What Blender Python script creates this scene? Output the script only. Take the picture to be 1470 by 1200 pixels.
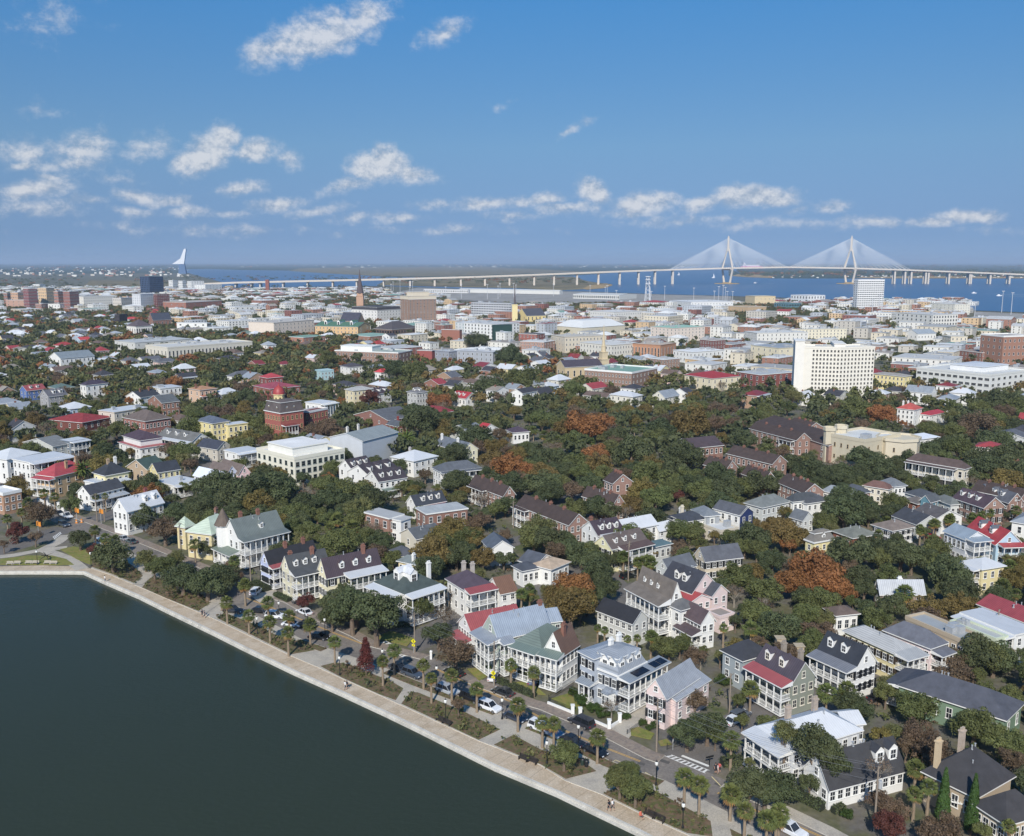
import bpy, bmesh, math, random
import numpy as np
from mathutils import Vector, Matrix
D = bpy.data
SC = bpy.context.scene
for o in list(D.objects): D.objects.remove(o)
COL = SC.collection
rad = math.radians
random.seed(7)

# ------------------------------------------------------------------ camera, sky, sun, exposure
CAM_F, CAM_H, CAM_HOR = 1330.0, 80.0, 376.0          # focal length in photo pixels, height in m, horizon row
PITCH = math.atan((600 - CAM_HOR) / CAM_F)
cam = D.cameras.new('camera'); cam.sensor_fit = 'HORIZONTAL'; cam.sensor_width = 36.0
cam.lens = 36.0 * CAM_F / 1470.0
cam.clip_start = 1.0; cam.clip_end = 300000.0
co = D.objects.new('camera', cam); COL.objects.link(co)
co.location = (0, 0, CAM_H); co.rotation_euler = (math.pi / 2 - PITCH, 0, 0)
SC.camera = co
SUN_EL, SUN_AZ = rad(37), rad(191)                   # sun stands behind the viewer
world = D.worlds.new("World"); SC.world = world; world.use_nodes = True
wt = world.node_tree; wt.nodes.clear()
def wn(t, **k):
    n = wt.nodes.new(t)
    for a, b in k.items(): setattr(n, a, b)
    return n
sky = wn('ShaderNodeTexSky', sky_type='NISHITA', sun_disc=False, sun_elevation=SUN_EL, sun_rotation=SUN_AZ,
         altitude=50, air_density=1.0, dust_density=0.15, ozone_density=3.0)
wout = wn('ShaderNodeOutputWorld')
sun = D.lights.new('sun', 'SUN'); sun.energy = 4.3; sun.angle = rad(0.5); sun.color = (1.0, 0.955, 0.88)
so = D.objects.new('sun', sun); COL.objects.link(so)
so.rotation_euler = (math.pi / 2 - SUN_EL, 0, math.pi - SUN_AZ)
so.location = (0, -200, 400)
SC.view_settings.view_transform = 'Standard'; SC.view_settings.look = 'None'
SC.view_settings.exposure = 0.12; SC.view_settings.gamma = 1.0
cy = SC.cycles
world.cycles.sampling_method = 'MANUAL'; world.cycles.sample_map_resolution = 256
SC.render.engine = 'CYCLES'
cy.use_denoising = True
cy.max_bounces = 5; cy.diffuse_bounces = 3; cy.glossy_bounces = 2; cy.transmission_bounces = 2
cy.volume_bounces = 0; cy.transparent_max_bounces = 6
cy.caustics_reflective = False; cy.caustics_refractive = False
cy.use_adaptive_sampling = True; cy.adaptive_threshold = 0.015

# clouds: part of the sky, by direction.  (u, v) below are only how their azimuth and elevation were read off
CLOUDS = [  # u, v, half width, half height, tilt(deg), strength
 (455,52,104,28,-16,.95),(392,68,50,20,-10,.85),(520,26,50,22,-20,.8),(632,46,48,17,-18,.62),(70,28,60,30,-8,.40),
 (60,160,60,10,0,.34),(300,212,44,27,-38,1.15),(322,194,26,20,-20,1.0),(268,228,26,14,-30,.9),(370,216,34,18,-8,.95),
 (408,226,24,14,0,.55),(210,212,46,22,-12,.58),(120,215,48,24,-12,.70),(40,218,60,22,0,.62),(95,238,80,18,0,.55),
 (50,275,56,15,-8,.88),(545,238,44,26,6,1.15),(548,225,28,20,0,.95),(590,250,46,16,8,.85),(505,268,60,12,-6,.62),
 (195,282,30,11,0,.85),(240,286,36,10,0,.72),(190,306,26,9,0,.66),(345,272,46,10,-10,.55),(400,292,56,11,-8,.74),
 (270,302,40,10,0,.62),(460,300,50,10,-6,.62),(560,312,60,9,0,.62),(160,262,44,9,0,.42),(700,294,80,12,-4,.70),
 (770,288,60,13,-8,.66),(846,276,34,20,20,1.0),(815,300,70,12,0,.66),(925,292,52,17,-4,1.05),(900,306,60,9,0,.66),
 (1010,294,34,13,-6,.95),(1085,284,58,18,0,1.05),(1110,290,40,12,4,.85),(1140,304,40,10,-20,.55),(1190,298,36,10,0,.68),
 (1255,316,56,10,0,.62),(1345,314,44,10,-4,.80),(1390,308,46,11,4,.88),(1120,322,130,9,0,.44),(980,318,130,9,0,.45),
 (818,184,38,8,-30,.50),(848,168,22,8,-20,.42),(710,148,24,7,0,.34),(795,140,18,5,0,.25),(300,330,200,10,0,.40),(640,330,160,9,0,.36),
 (75,258,30,9,0,.6),(130,292,30,8,0,.6),(330,306,40,8,0,.6),(505,312,40,8,0,.55),(620,296,40,8,0,.55),(735,312,50,8,0,.55),(30,240,30,10,0,.6),(60,300,90,12,0,.48),(1440,330,60,8,0,.36)]
tc = wn('ShaderNodeTexCoord')
sep = wn('ShaderNodeSeparateXYZ'); wt.links.new(tc.outputs['Generated'], sep.inputs[0])
def wm(op, a, b=None, c=None, clamp=False):
    n = wn('ShaderNodeMath', operation=op, use_clamp=clamp)
    for i, x in enumerate((a, b, c)):
        if x is None: continue
        if isinstance(x, (int, float)): n.inputs[i].default_value = x
        else: wt.links.new(x, n.inputs[i])
    return n.outputs[0]
az = wm('ARCTAN2', sep.outputs['X'], sep.outputs['Y'])
hyp = wm('SQRT', wm('ADD', wm('MULTIPLY', sep.outputs['X'], sep.outputs['X']), wm('MULTIPLY', sep.outputs['Y'], sep.outputs['Y'])))
el = wm('ARCTAN2', sep.outputs['Z'], hyp)
ae = wn('ShaderNodeCombineXYZ'); wt.links.new(az, ae.inputs[0]); wt.links.new(el, ae.inputs[1])
def wnoise(scale, detail, rough, off=(0, 0, 0), stretch=(1, 1.25, 1)):
    mp = wn('ShaderNodeMapping'); mp.inputs['Scale'].default_value = stretch; mp.inputs['Location'].default_value = off
    wt.links.new(ae.outputs[0], mp.inputs[0])
    n = wn('ShaderNodeTexNoise'); n.inputs['Scale'].default_value = scale; n.inputs['Detail'].default_value = detail
    n.inputs['Roughness'].default_value = rough
    wt.links.new(mp.outputs[0], n.inputs['Vector']); return n
warp = wnoise(16, 3, .5)
wv = wn('ShaderNodeVectorMath', operation='MULTIPLY_ADD')
wt.links.new(warp.outputs['Color'], wv.inputs[0]); wv.inputs[1].default_value = (.030, .022, 0)
base = wn('ShaderNodeVectorMath', operation='ADD'); wt.links.new(ae.outputs[0], base.inputs[0]); base.inputs[1].default_value = (-.015, -.011, 0)
wt.links.new(base.outputs[0], wv.inputs[2])
dens = None
cpz, spz = math.cos(PITCH), math.sin(PITCH)
for (u, v, hw, hh, tilt, st) in CLOUDS:
    dx, dy = (u - 735) / CAM_F, (600 - v) / CAM_F
    d = Vector((dx, dy * spz + cpz, dy * cpz - spz)).normalized()
    a0, e0 = math.atan2(d.x, d.y), math.asin(d.z)
    mp = wn('ShaderNodeMapping', vector_type='TEXTURE')
    mp.inputs['Location'].default_value = (a0, e0, 0); mp.inputs['Rotation'].default_value = (0, 0, rad(-tilt))
    mp.inputs['Scale'].default_value = (hw * 1.28 / CAM_F, hh * 1.36 / CAM_F, 1)
    wt.links.new(wv.outputs[0], mp.inputs[0])
    ln = wn('ShaderNodeVectorMath', operation='LENGTH'); wt.links.new(mp.outputs[0], ln.inputs[0])
    q = wm('MULTIPLY_ADD', ln.outputs['Value'], -st * 1.15, st * 1.15)
    dens = q if dens is None else wm('MAXIMUM', dens, q)
n1 = wnoise(38, 11, .66)
n2 = wnoise(38, 11, .66, off=(-.002, .007, 0))       # the same field a little towards the sun: bright tops, greyer undersides
nz = wm('SUBTRACT', n1.outputs['Fac'], .5)
raw = wm('ADD', dens, wm('MULTIPLY', nz, 1.35))
mr = wn('ShaderNodeMapRange', interpolation_type='SMOOTHSTEP'); wt.links.new(raw, mr.inputs[0])
mr.inputs[1].default_value = .10; mr.inputs[2].default_value = .88; mr.inputs[3].default_value = 0; mr.inputs[4].default_value = .70
lit = wm('MULTIPLY_ADD', wm('SUBTRACT', n1.outputs['Fac'], n2.outputs['Fac']), 5.0, wm('MULTIPLY_ADD', dens, .38, .36), clamp=True)
cc = wn('ShaderNodeMix', data_type='RGBA'); wt.links.new(lit, cc.inputs[0])
cc.inputs[6].default_value = (2.5, 2.9, 3.5, 1); cc.inputs[7].default_value = (5.3, 5.2, 5.15, 1)
sv = wn('ShaderNodeVectorMath', operation='MULTIPLY_ADD'); wt.links.new(tc.outputs['Generated'], sv.inputs[0]); sv.inputs[1].default_value = (1, 1, 1.0); sv.inputs[2].default_value = (0, 0, .17)
wt.links.new(sv.outputs[0], sky.inputs['Vector'])
grade = wn('ShaderNodeHueSaturation'); grade.inputs['Saturation'].default_value = 1.30; grade.inputs['Value'].default_value = 1.0
tone = wn('ShaderNodeMapRange'); wt.links.new(el, tone.inputs[0]); tone.inputs[1].default_value = .0; tone.inputs[2].default_value = .30
tmix = wn('ShaderNodeMix', data_type='RGBA'); wt.links.new(tone.outputs[0], tmix.inputs[0]); tmix.inputs[6].default_value = (.82, .77, .76, 1); tmix.inputs[7].default_value = (.86, .93, .98, 1)
tmul = wn('ShaderNodeMix', data_type='RGBA', blend_type='MULTIPLY'); tmul.inputs[0].default_value = 1; wt.links.new(sky.outputs[0], tmul.inputs[6]); wt.links.new(tmix.outputs[2], tmul.inputs[7])
wt.links.new(tmul.outputs[2], grade.inputs['Color'])
mx = wn('ShaderNodeMix', data_type='RGBA'); wt.links.new(mr.outputs[0], mx.inputs[0])
rp = wn('ShaderNodeValToRGB'); wt.links.new(wm('DIVIDE', el, .30), rp.inputs[0])
for i_, (p_, c_) in enumerate(((.09, (.95, .72, .67)), (.39, (1.62, 1.05, .81)), (.86, (1.9, 1.19, 1.01)))):
    e_ = rp.color_ramp.elements[i_] if i_ < 2 else rp.color_ramp.elements.new(p_)
    e_.position = p_; e_.color = (c_[0] / 2, c_[1] / 2, c_[2] / 2, 1)
sm1 = wn('ShaderNodeVectorMath', operation='MULTIPLY'); wt.links.new(grade.outputs[0], sm1.inputs[0]); wt.links.new(rp.outputs[0], sm1.inputs[1])
sm2 = wn('ShaderNodeVectorMath', operation='SCALE'); sm2.inputs['Scale'].default_value = 2.0; wt.links.new(sm1.outputs[0], sm2.inputs[0])
wt.links.new(sm2.outputs[0], mx.inputs[6]); wt.links.new(cc.outputs[2], mx.inputs[7])
bg = wn('ShaderNodeBackground'); bg.inputs['Strength'].default_value = 0.146
wt.links.new(mx.outputs[2], bg.inputs['Color']); wt.links.new(bg.outputs[0], wout.inputs['Surface'])

# ------------------------------------------------------------------ helpers: where things stand
def ray(u, v):
    dx, dy = (u - 735) / CAM_F, (600 - v) / CAM_F
    return dx, dy * spz + cpz, dy * cpz - spz
def G(u, v, z=0.0):                                   # photo reading -> point at height z
    d = ray(u, v); t = (z - CAM_H) / d[2]
    return Vector((d[0] * t, d[1] * t, z))
def PX(p):                                            # point -> photo reading, depth
    y, z = p[1], p[2] - CAM_H
    Y = y * spz + z * cpz; Z = y * cpz - z * spz
    return 735 + CAM_F * p[0] / Z, 600 - CAM_F * Y / Z, Z
CROPS = dict(a=(320,780,3.973), b=(600,830,3.973), c=(800,930,4.445), d=(1100,930,3.973), e=(820,780,3.973), f=(1100,720,3.973),
  g=(0,640,3.973), h=(320,600,3.973), i=(640,600,3.973), j=(860,600,4.742), k=(1140,570,4.4545), l=(0,500,3.973), m=(330,460,3.973),
  n=(670,440,3.973), o=(1030,420,3.341), p=(0,340,3.973), q=(340,350,3.973), r=(680,330,3.973), s=(1000,320,3.128), t=(920,1080,5.25),
  w=(1240,1040,6.39), z=(0,0,1.0), A1=(330,770,7.737), A2=(500,790,7.737), A3=(640,850,7.737), A4=(810,910,6.682), A5=(840,800,7.35),
  A6=(1030,890,5.654), A7=(1060,1000,5.88), A8=(1290,1060,8.167))
def K(c, x, y):
    a, b, s = CROPS[c]; return a + x / s, b + y / s

# ------------------------------------------------------------------ helpers: materials
def lin(c):
    return tuple(((x / 255) / 12.92 if x / 255 <= .04045 else ((x / 255 + .055) / 1.055) ** 2.4) for x in c)
_M = {}
def newmat(name):
    m = D.materials.new(name); m.use_nodes = True
    nt = m.node_tree; b = nt.nodes['Principled BSDF']
    return m, nt, b
def ramp_noise(nt, b, c, var=.12, scale=.6, detail=6, coord='Object', rough=.8, rnd=0.0, bump=0.0, bscale=None, stretch=None, hue=0.0):
    tcn = nt.nodes.new('ShaderNodeTexCoord')
    src = tcn.outputs[coord]
    if stretch:
        mp = nt.nodes.new('ShaderNodeMapping'); mp.inputs['Scale'].default_value = stretch; nt.links.new(src, mp.inputs[0]); src = mp.outputs[0]
    n = nt.nodes.new('ShaderNodeTexNoise'); n.inputs['Scale'].default_value = scale; n.inputs['Detail'].default_value = detail; n.inputs['Roughness'].default_value = .65
    nt.links.new(src, n.inputs['Vector'])
    hs = nt.nodes.new('ShaderNodeHueSaturation'); hs.inputs['Color'].default_value = (*c, 1)
    mr = nt.nodes.new('ShaderNodeMapRange'); mr.inputs[1].default_value = .25; mr.inputs[2].default_value = .75
    mr.inputs[3].default_value = 1 - var; mr.inputs[4].default_value = 1 + var
    nt.links.new(n.outputs['Fac'], mr.inputs[0])
    val = mr.outputs[0]
    if rnd or hue:
        oi = nt.nodes.new('ShaderNodeObjectInfo')
        r2 = nt.nodes.new('ShaderNodeMapRange'); r2.inputs[3].default_value = 1 - rnd; r2.inputs[4].default_value = 1 + rnd
        nt.links.new(oi.outputs['Random'], r2.inputs[0])
        ml = nt.nodes.new('ShaderNodeMath'); ml.operation = 'MULTIPLY'; nt.links.new(val, ml.inputs[0]); nt.links.new(r2.outputs[0], ml.inputs[1]); val = ml.outputs[0]
        if hue:
            wn2 = nt.nodes.new('ShaderNodeTexWhiteNoise'); wn2.noise_dimensions = '1D'; nt.links.new(oi.outputs['Random'], wn2.inputs['W'])
            r3 = nt.nodes.new('ShaderNodeMapRange'); r3.inputs[3].default_value = .5 - hue; r3.inputs[4].default_value = .5 + hue
            nt.links.new(wn2.outputs['Value'], r3.inputs[0]); nt.links.new(r3.outputs[0], hs.inputs['Hue'])
    nt.links.new(val, hs.inputs['Value']); nt.links.new(hs.outputs[0], b.inputs['Base Color'])
    b.inputs['Roughness'].default_value = rough
    if bump:
        bp = nt.nodes.new('ShaderNodeBump'); bp.inputs['Strength'].default_value = bump; bp.inputs['Distance'].default_value = .1
        n3 = nt.nodes.new('ShaderNodeTexNoise'); n3.inputs['Scale'].default_value = bscale or scale * 4; nt.links.new(src, n3.inputs['Vector'])
        nt.links.new(n3.outputs['Fac'], bp.inputs['Height']); nt.links.new(bp.outputs[0], b.inputs['Normal'])
    return hs
def wallm(c):                                         # painted or stuccoed wall, faintly weathered
    k = ('wall', c)
    if k not in _M:
        m, nt, b = newmat('painted_wall'); ramp_noise(nt, b, lin(c), .07, .35, 8, rough=.75, rnd=.03); _M[k] = m
    return _M[k]
def mute(c, f, up=1.0):
    g = sum(c) / 3; return tuple(min(235, (x + (g - x) * f) * up) for x in c)
def brickm(c):
    c = mute(c, .26, 1.06); k = ('brick', c)
    if k not in _M:
        m, nt, b = newmat('brick_wall'); hs = ramp_noise(nt, b, lin(c), .22, 1.6, 10, rough=.9, rnd=.06); _M[k] = m
    return _M[k]
def seamed(c, axis='x', rough=.48, var=.20):          # standing-seam metal; seams run down the slope
    if c[0] > 1.7 * c[1]: c = mute(c, .14, .97)
    k = ('seam', c, axis, rough)
    if k not in _M:
        m, nt, b = newmat('seam_metal_roof'); hs = ramp_noise(nt, b, lin(c), var if c[0] < 200 else .09, .55, 9, rough=rough, rnd=.05, stretch=(1, .35, 1) if axis == 'x' else (.35, 1, 1))
        tcn = nt.nodes.new('ShaderNodeTexCoord'); w = nt.nodes.new('ShaderNodeTexWave'); w.bands_direction = axis.upper()
        w.inputs['Scale'].default_value = .70; w.inputs['Distortion'].default_value = 0
        nt.links.new(tcn.outputs['Object'], w.inputs['Vector'])
        mr = nt.nodes.new('ShaderNodeMapRange'); mr.inputs[1].default_value = .0; mr.inputs[2].default_value = .35; mr.inputs[3].default_value = .90 if c[0] > 200 else .70; mr.inputs[4].default_value = 1
        nt.links.new(w.outputs['Fac'], mr.inputs[0])
        mixn = nt.nodes.new('ShaderNodeMix'); mixn.data_type = 'RGBA'; mixn.blend_type = 'MULTIPLY'; mixn.inputs[0].default_value = 1
        nt.links.new(hs.outputs[0], mixn.inputs[6]); nt.links.new(mr.outputs[0], mixn.inputs[7]); nt.links.new(mixn.outputs[2], b.inputs['Base Color'])
        _M[k] = m
    return _M[k]
def shingle(c, var=.30):
    k = ('shingle', c)
    if k not in _M:
        m, nt, b = newmat('shingle_roof'); hs = ramp_noise(nt, b, lin(c), var, .55, 10, rough=.85, rnd=.06, bump=.25, bscale=6); _M[k] = m
    return _M[k]
def flatroof(c):
    k = ('flat', c)
    if k not in _M:
        m, nt, b = newmat('flat_roof_membrane'); ramp_noise(nt, b, lin(c), .16, .12, 8, rough=.8, rnd=.04); _M[k] = m
    return _M[k]
def plain(name, c, rough=.6, metal=0, var=.08, scale=2.0, rnd=0.0):
    k = (name, c, rough)
    if k not in _M:
        m, nt, b = newmat(name); ramp_noise(nt, b, lin(c), var, scale, 5, rough=rough, rnd=rnd); b.inputs['Metallic'].default_value = metal; _M[k] = m
    return _M[k]
def glassm():
    if 'glass' not in _M:
        m, nt, b = newmat('window_glass'); ramp_noise(nt, b, (.022, .026, .032), .5, .5, 2, rough=.12, rnd=.5); b.inputs['Specular IOR Level'].default_value = .55; _M['glass'] = m
    return _M['glass']
WHITE = (232, 231, 226)
trim = lambda c=WHITE: plain('trim_paint', c, .55, var=.05)

# ------------------------------------------------------------------ helpers: meshes and objects
class MB:
    def __init__(s): s.v = []; s.f = []; s.m = []
    def poly(s, pts, mi=0):
        n = len(s.v); s.v += [tuple(p) for p in pts]; s.f.append(tuple(range(n, n + len(pts)))); s.m.append(mi)
    def box(s, x0, x1, y0, y1, z0, z1, mi=0, top=None, bottom=True):
        n = len(s.v)
        s.v += [(x0,y0,z0),(x1,y0,z0),(x1,y1,z0),(x0,y1,z0),(x0,y0,z1),(x1,y0,z1),(x1,y1,z1),(x0,y1,z1)]
        fs = [(0,1,5,4),(1,2,6,5),(2,3,7,6),(3,0,4,7),(4,5,6,7)] + ([(3,2,1,0)] if bottom else [])
        for i, f in enumerate(fs):
            s.f.append(tuple(n + a for a in f)); s.m.append(mi if not (i == 4 and top is not None) else top)
    def frustum(s, b, t, z0, z1, mi=0, mt=None, bottom=False):        # b, t = (x0,x1,y0,y1)
        n = len(s.v)
        s.v += [(b[0],b[2],z0),(b[1],b[2],z0),(b[1],b[3],z0),(b[0],b[3],z0),(t[0],t[2],z1),(t[1],t[2],z1),(t[1],t[3],z1),(t[0],t[3],z1)]
        for f in [(0,1,5,4),(1,2,6,5),(2,3,7,6),(3,0,4,7)]: s.f.append(tuple(n + a for a in f)); s.m.append(mi)
        s.f.append((n+4,n+5,n+6,n+7)); s.m.append(mi if mt is None else mt)
        if bottom: s.f.append((n+3,n+2,n+1,n)); s.m.append(mi)
    def prism(s, pts, z0, z1, mi=0, mt=None):                          # pts counter-clockwise
        n = len(s.v); k = len(pts)
        s.v += [(p[0], p[1], z0) for p in pts] + [(p[0], p[1], z1) for p in pts]
        for i in range(k): s.f.append((n+i, n+(i+1)%k, n+k+(i+1)%k, n+k+i)); s.m.append(mi)
        s.f.append(tuple(n+k+i for i in range(k))); s.m.append(mi if mt is None else mt)
        s.f.append(tuple(n+k-1-i for i in range(k))); s.m.append(mi)
    def tube(s, p0, p1, r0, r1, k=6, mi=0, cap=True):
        p0, p1 = Vector(p0), Vector(p1); d = (p1 - p0).normalized()
        a = d.orthogonal().normalized(); b = d.cross(a); n = len(s.v)
        for p, r in ((p0, r0), (p1, r1)):
            for i in range(k):
                t = 2 * math.pi * i / k; s.v.append(tuple(p + a * (r * math.cos(t)) + b * (r * math.sin(t))))
        for i in range(k): s.f.append((n+i, n+(i+1)%k, n+k+(i+1)%k, n+k+i)); s.m.append(mi)
        if cap: s.f.append(tuple(n+k+i for i in range(k))); s.m.append(mi); s.f.append(tuple(n+k-1-i for i in range(k))); s.m.append(mi)
    def lathe(s, prof, k=10, mi=0, cx=0, cy=0, mis=None):              # prof [(r,z)]
        n = len(s.v)
        for r, z in prof:
            for i in range(k):
                t = 2 * math.pi * i / k; s.v.append((cx + r * math.cos(t), cy + r * math.sin(t), z))
        for j in range(len(prof) - 1):
            for i in range(k):
                s.f.append((n+j*k+i, n+j*k+(i+1)%k, n+(j+1)*k+(i+1)%k, n+(j+1)*k+i)); s.m.append(mis[j] if mis else mi)
        s.f.append(tuple(n+(len(prof)-1)*k+i for i in range(k))); s.m.append(mis[-1] if mis else mi)
    def mesh(s, name, mats, smooth=False):
        me = D.meshes.new(name); me.from_pydata(s.v, [], s.f)
        for m in (mats if isinstance(mats, (list, tuple)) else [mats]): me.materials.append(m)
        me.polygons.foreach_set('material_index', s.m)
        if smooth: me.polygons.foreach_set('use_smooth', [True] * len(s.f))
        me.update(); return me
    def build(s, name, mats, parent=None, mat=None, smooth=False):
        return link(name, s.mesh(name, mats, smooth), parent, mat)
def link(name, me, parent=None, mat=None):
    o = D.objects.new(name, me); COL.objects.link(o)
    if parent is not None: o.parent = parent
    if mat is not None: o.matrix_local = mat
    return o
def thing(name, label, cat, loc=(0, 0, 0), rotz=0, group=None, scale=1):
    o = D.objects.new(name, None); COL.objects.link(o); o.empty_display_size = .5
    o.location = loc; o.rotation_euler = (0, 0, rotz); o.scale = (scale,) * 3
    return tag(o, label, cat, group)
def tag(o, label=None, cat=None, group=None, kind=None):
    if label: o['label'] = label
    if cat: o['category'] = cat
    if group: o['group'] = group
    if kind: o['kind'] = kind
    return o
def copy_tree(o, parent=None):
    c = o.copy(); COL.objects.link(c)
    if parent is not None: c.parent = parent
    for ch in o.children: copy_tree(ch, c)
    return c
T = Matrix.Translation
def RZ(a): return Matrix.Rotation(a, 4, 'Z')
_x = 0
PROTECT = []          # what stays visible behind nearer trees (u0,u1,v0,v1,depth)
FOOT = []             # footprints (cx, cy, yaw, W, D)
LANDS = []            # (short name, x, y) for labels

# ------------------------------------------------------------------ helpers: buildings
_W = {}
def win_meshes(w, h, fc=WHITE, style=0):
    k = (round(w, 2), round(h, 2), fc, style)
    if k not in _W:
        m = MB(); t = .10; a = w / 2
        for (x0, x1, z0, z1) in ((-a, -a + t, 0, h), (a - t, a, 0, h), (-a + t, a - t, h - t, h), (-a + t, a - t, h * .5 - .035, h * .5 + .035)):
            m.box(x0, x1, -.09, -.003, z0, z1)
        m.box(-a - .08, a + .08, -.16, -.003, -.1, 0); m.box(-a + t, a - t, -.09, -.003, 0, .07)
        if style == 0: m.box(-.022, .022, -.07, -.003, .07, h - t)
        g = MB(); g.box(-a + t * .8, a - t * .8, -.05, -.004, .05, h - t * .8)
        s = MB()
        s.box(-.27, .27, -.10, -.005, -.02, h + .02); s.box(-.2, .2, -.125, -.10, .12, h * .46); s.box(-.2, .2, -.125, -.10, h * .54, h - .12)
        _W[k] = (m.mesh('window', trim(fc)), g.mesh('pane', glassm()), s)
        both = MB(); both.v = m.v + g.v; n = len(m.v); both.f = m.f + [tuple(n + i for i in f) for f in g.f]; both.m = [0] * len(m.f) + [1] * len(g.f)
        _W[k] += (both,)
    return _W[k]
def both_mesh(w, h, fc=WHITE):
    k = ('both', round(w, 2), round(h, 2), fc)
    if k not in _W: _W[k] = win_meshes(w, h, fc, 1)[3].mesh('window', [trim(fc), glassm()])
    return _W[k]
def face_frame(face, W, Dp, s1=0.0):                  # local x along the wall, local -y outwards
    if face == 'R': return T((0, 0, 0))
    if face == 'L': return T((0, Dp, 0)) @ RZ(-math.pi / 2)
    if face == 'B': return T((W, 0, 0)) @ RZ(math.pi / 2)
    return T((W, Dp, 0)) @ RZ(math.pi)
def footprint(pts, z):
    L, C, R = [G(u, v, z) for (u, v) in pts[:3]]
    a, b = (R - C).xy, (L - C).xy
    ta, tb = math.atan2(a.y, a.x), math.atan2(b.y, b.x) - math.pi / 2
    la, lb = a.length, b.length
    pa, pb = Vector(pts[2]) - Vector(pts[1]), Vector(pts[0]) - Vector(pts[1])
    wa, wb = pa.length ** 2, pb.length ** 2
    d = (ta - tb + math.pi) % (2 * math.pi) - math.pi
    yaw = tb + d * wa / (wa + wb)
    ux, uy = Vector((math.cos(yaw), math.sin(yaw))), Vector((-math.sin(yaw), math.cos(yaw)))
    if (C.xy.length > 560 and len(pts) < 4) or (len(pts) > 4):            # far off, the heading is read from the two visible widths
        s_ = PX(C)[2] / CAM_F; wa_, wb_ = max(1, pts[2][0] - pts[1][0]) * s_, max(1, pts[1][0] - pts[0][0]) * s_
        th_ = rad(28) if wa_ > 1.7 * wb_ else rad(62) if wb_ > 1.7 * wa_ else rad(45)
        yaw = th_ - math.atan2(C.x, C.y)
        return C.xy, yaw, max(4.0, wa_ / math.cos(th_)), max(4.0, wb_ / math.sin(th_))
    return C.xy, yaw, max(3.0, a.dot(ux)), (pts[3] if len(pts) > 3 else max(3.0, b.dot(uy)))
def roofm(kind, c, axis):
    if kind == 'm': return seamed(c, axis)
    if kind == 's': return shingle(c)
    if kind == 'p': return flatroof(c)
    return shingle(c)
def gable_mb(W, Dp, z, r, axis, o=.45, k=.5, th=.2, og=.3):
    m = MB(); A, B = (W, Dp) if axis == 'x' else (Dp, W)
    P = (lambda a, b, c: (a, b, c)) if axis == 'x' else (lambda a, b, c: (b, a, c))
    def q(*p):
        m.poly(p if axis == 'x' else p[::-1], q.mi)
    yr, zr = k * B, z + r
    for (ye, yo) in ((0, -o), (B, B + o)):
        ze = z - r * o / abs(yr - ye)
        s = 1 if ye == 0 else -1
        def Q(mi, *p):
            q.mi = mi; pts = [P(*x) for x in p]
            q(*(pts if s == 1 else pts[::-1]))
        Q(0, (-og, yo, ze + th), (A + og, yo, ze + th), (A + og, yr, zr + th), (-og, yr, zr + th))
        Q(1, (-og, yo, ze), (A + og, yo, ze), (A + og, yo, ze + th), (-og, yo, ze + th))
        Q(1, (-og, yo, ze), (-og, yo, ze + th), (-og, yr, zr + th), (-og, yr, zr))
        Q(1, (A + og, yo, ze + th), (A + og, yo, ze), (A + og, yr, zr), (A + og, yr, zr + th))
        Q(1, (-og, yo, ze), (-og, yr, zr), (A + og, yr, zr), (A + og, yo, ze))
    return m
def hip_mb(W, Dp, z, r, o=.5, th=.2, flat=0.0):
    m = MB(); x0, x1, y0, y1 = -o, W + o, -o, Dp + o
    m.poly([(x0, y1, z), (x1, y1, z), (x1, y0, z), (x0, y0, z)], 1)
    zt = z + th
    c = [(x0, y0), (x1, y0), (x1, y1), (x0, y1)]
    for i in range(4):
        a, b = c[i], c[(i + 1) % 4]; m.poly([(*a, z), (*b, z), (*b, zt), (*a, zt)], 1)
    h = min(x1 - x0, y1 - y0) / 2 * (1 - flat)
    t = [(x0 + h, y0 + h), (x1 - h, y0 + h), (x1 - h, y1 - h), (x0 + h, y1 - h)]
    for i in range(4):
        a, b, d, e = c[i], c[(i + 1) % 4], t[(i + 1) % 4], t[i]
        pts = [(*a, zt), (*b, zt), (*d, zt + r)] + ([(*e, zt + r)] if (Vector(d) - Vector(e)).length > .01 else [])
        m.poly(pts, 0)
    if flat: m.poly([(*p, zt + r) for p in t], 0)
    return m
def chimney_obj(roof, mat, c, x, y, z0, z1, w=.9, kind='b'):
    m = MB(); a = w / 2
    m.box(-a, a, -a * .7, a * .7, z0, z1 - .35); m.box(-a - .1, a + .1, -a * .7 - .1, a * .7 + .1, z1 - .35, z1 - .12)
    for s in (-1, 1): m.box(s * a * .5 - .17, s * a * .5 + .17, -.17, .17, z1 - .12, z1 + .3)
    o = m.build('chimney', brickm(c) if kind == 'b' else wallm(c), roof); o.matrix_local = T((x, y, 0)); return o
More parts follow.
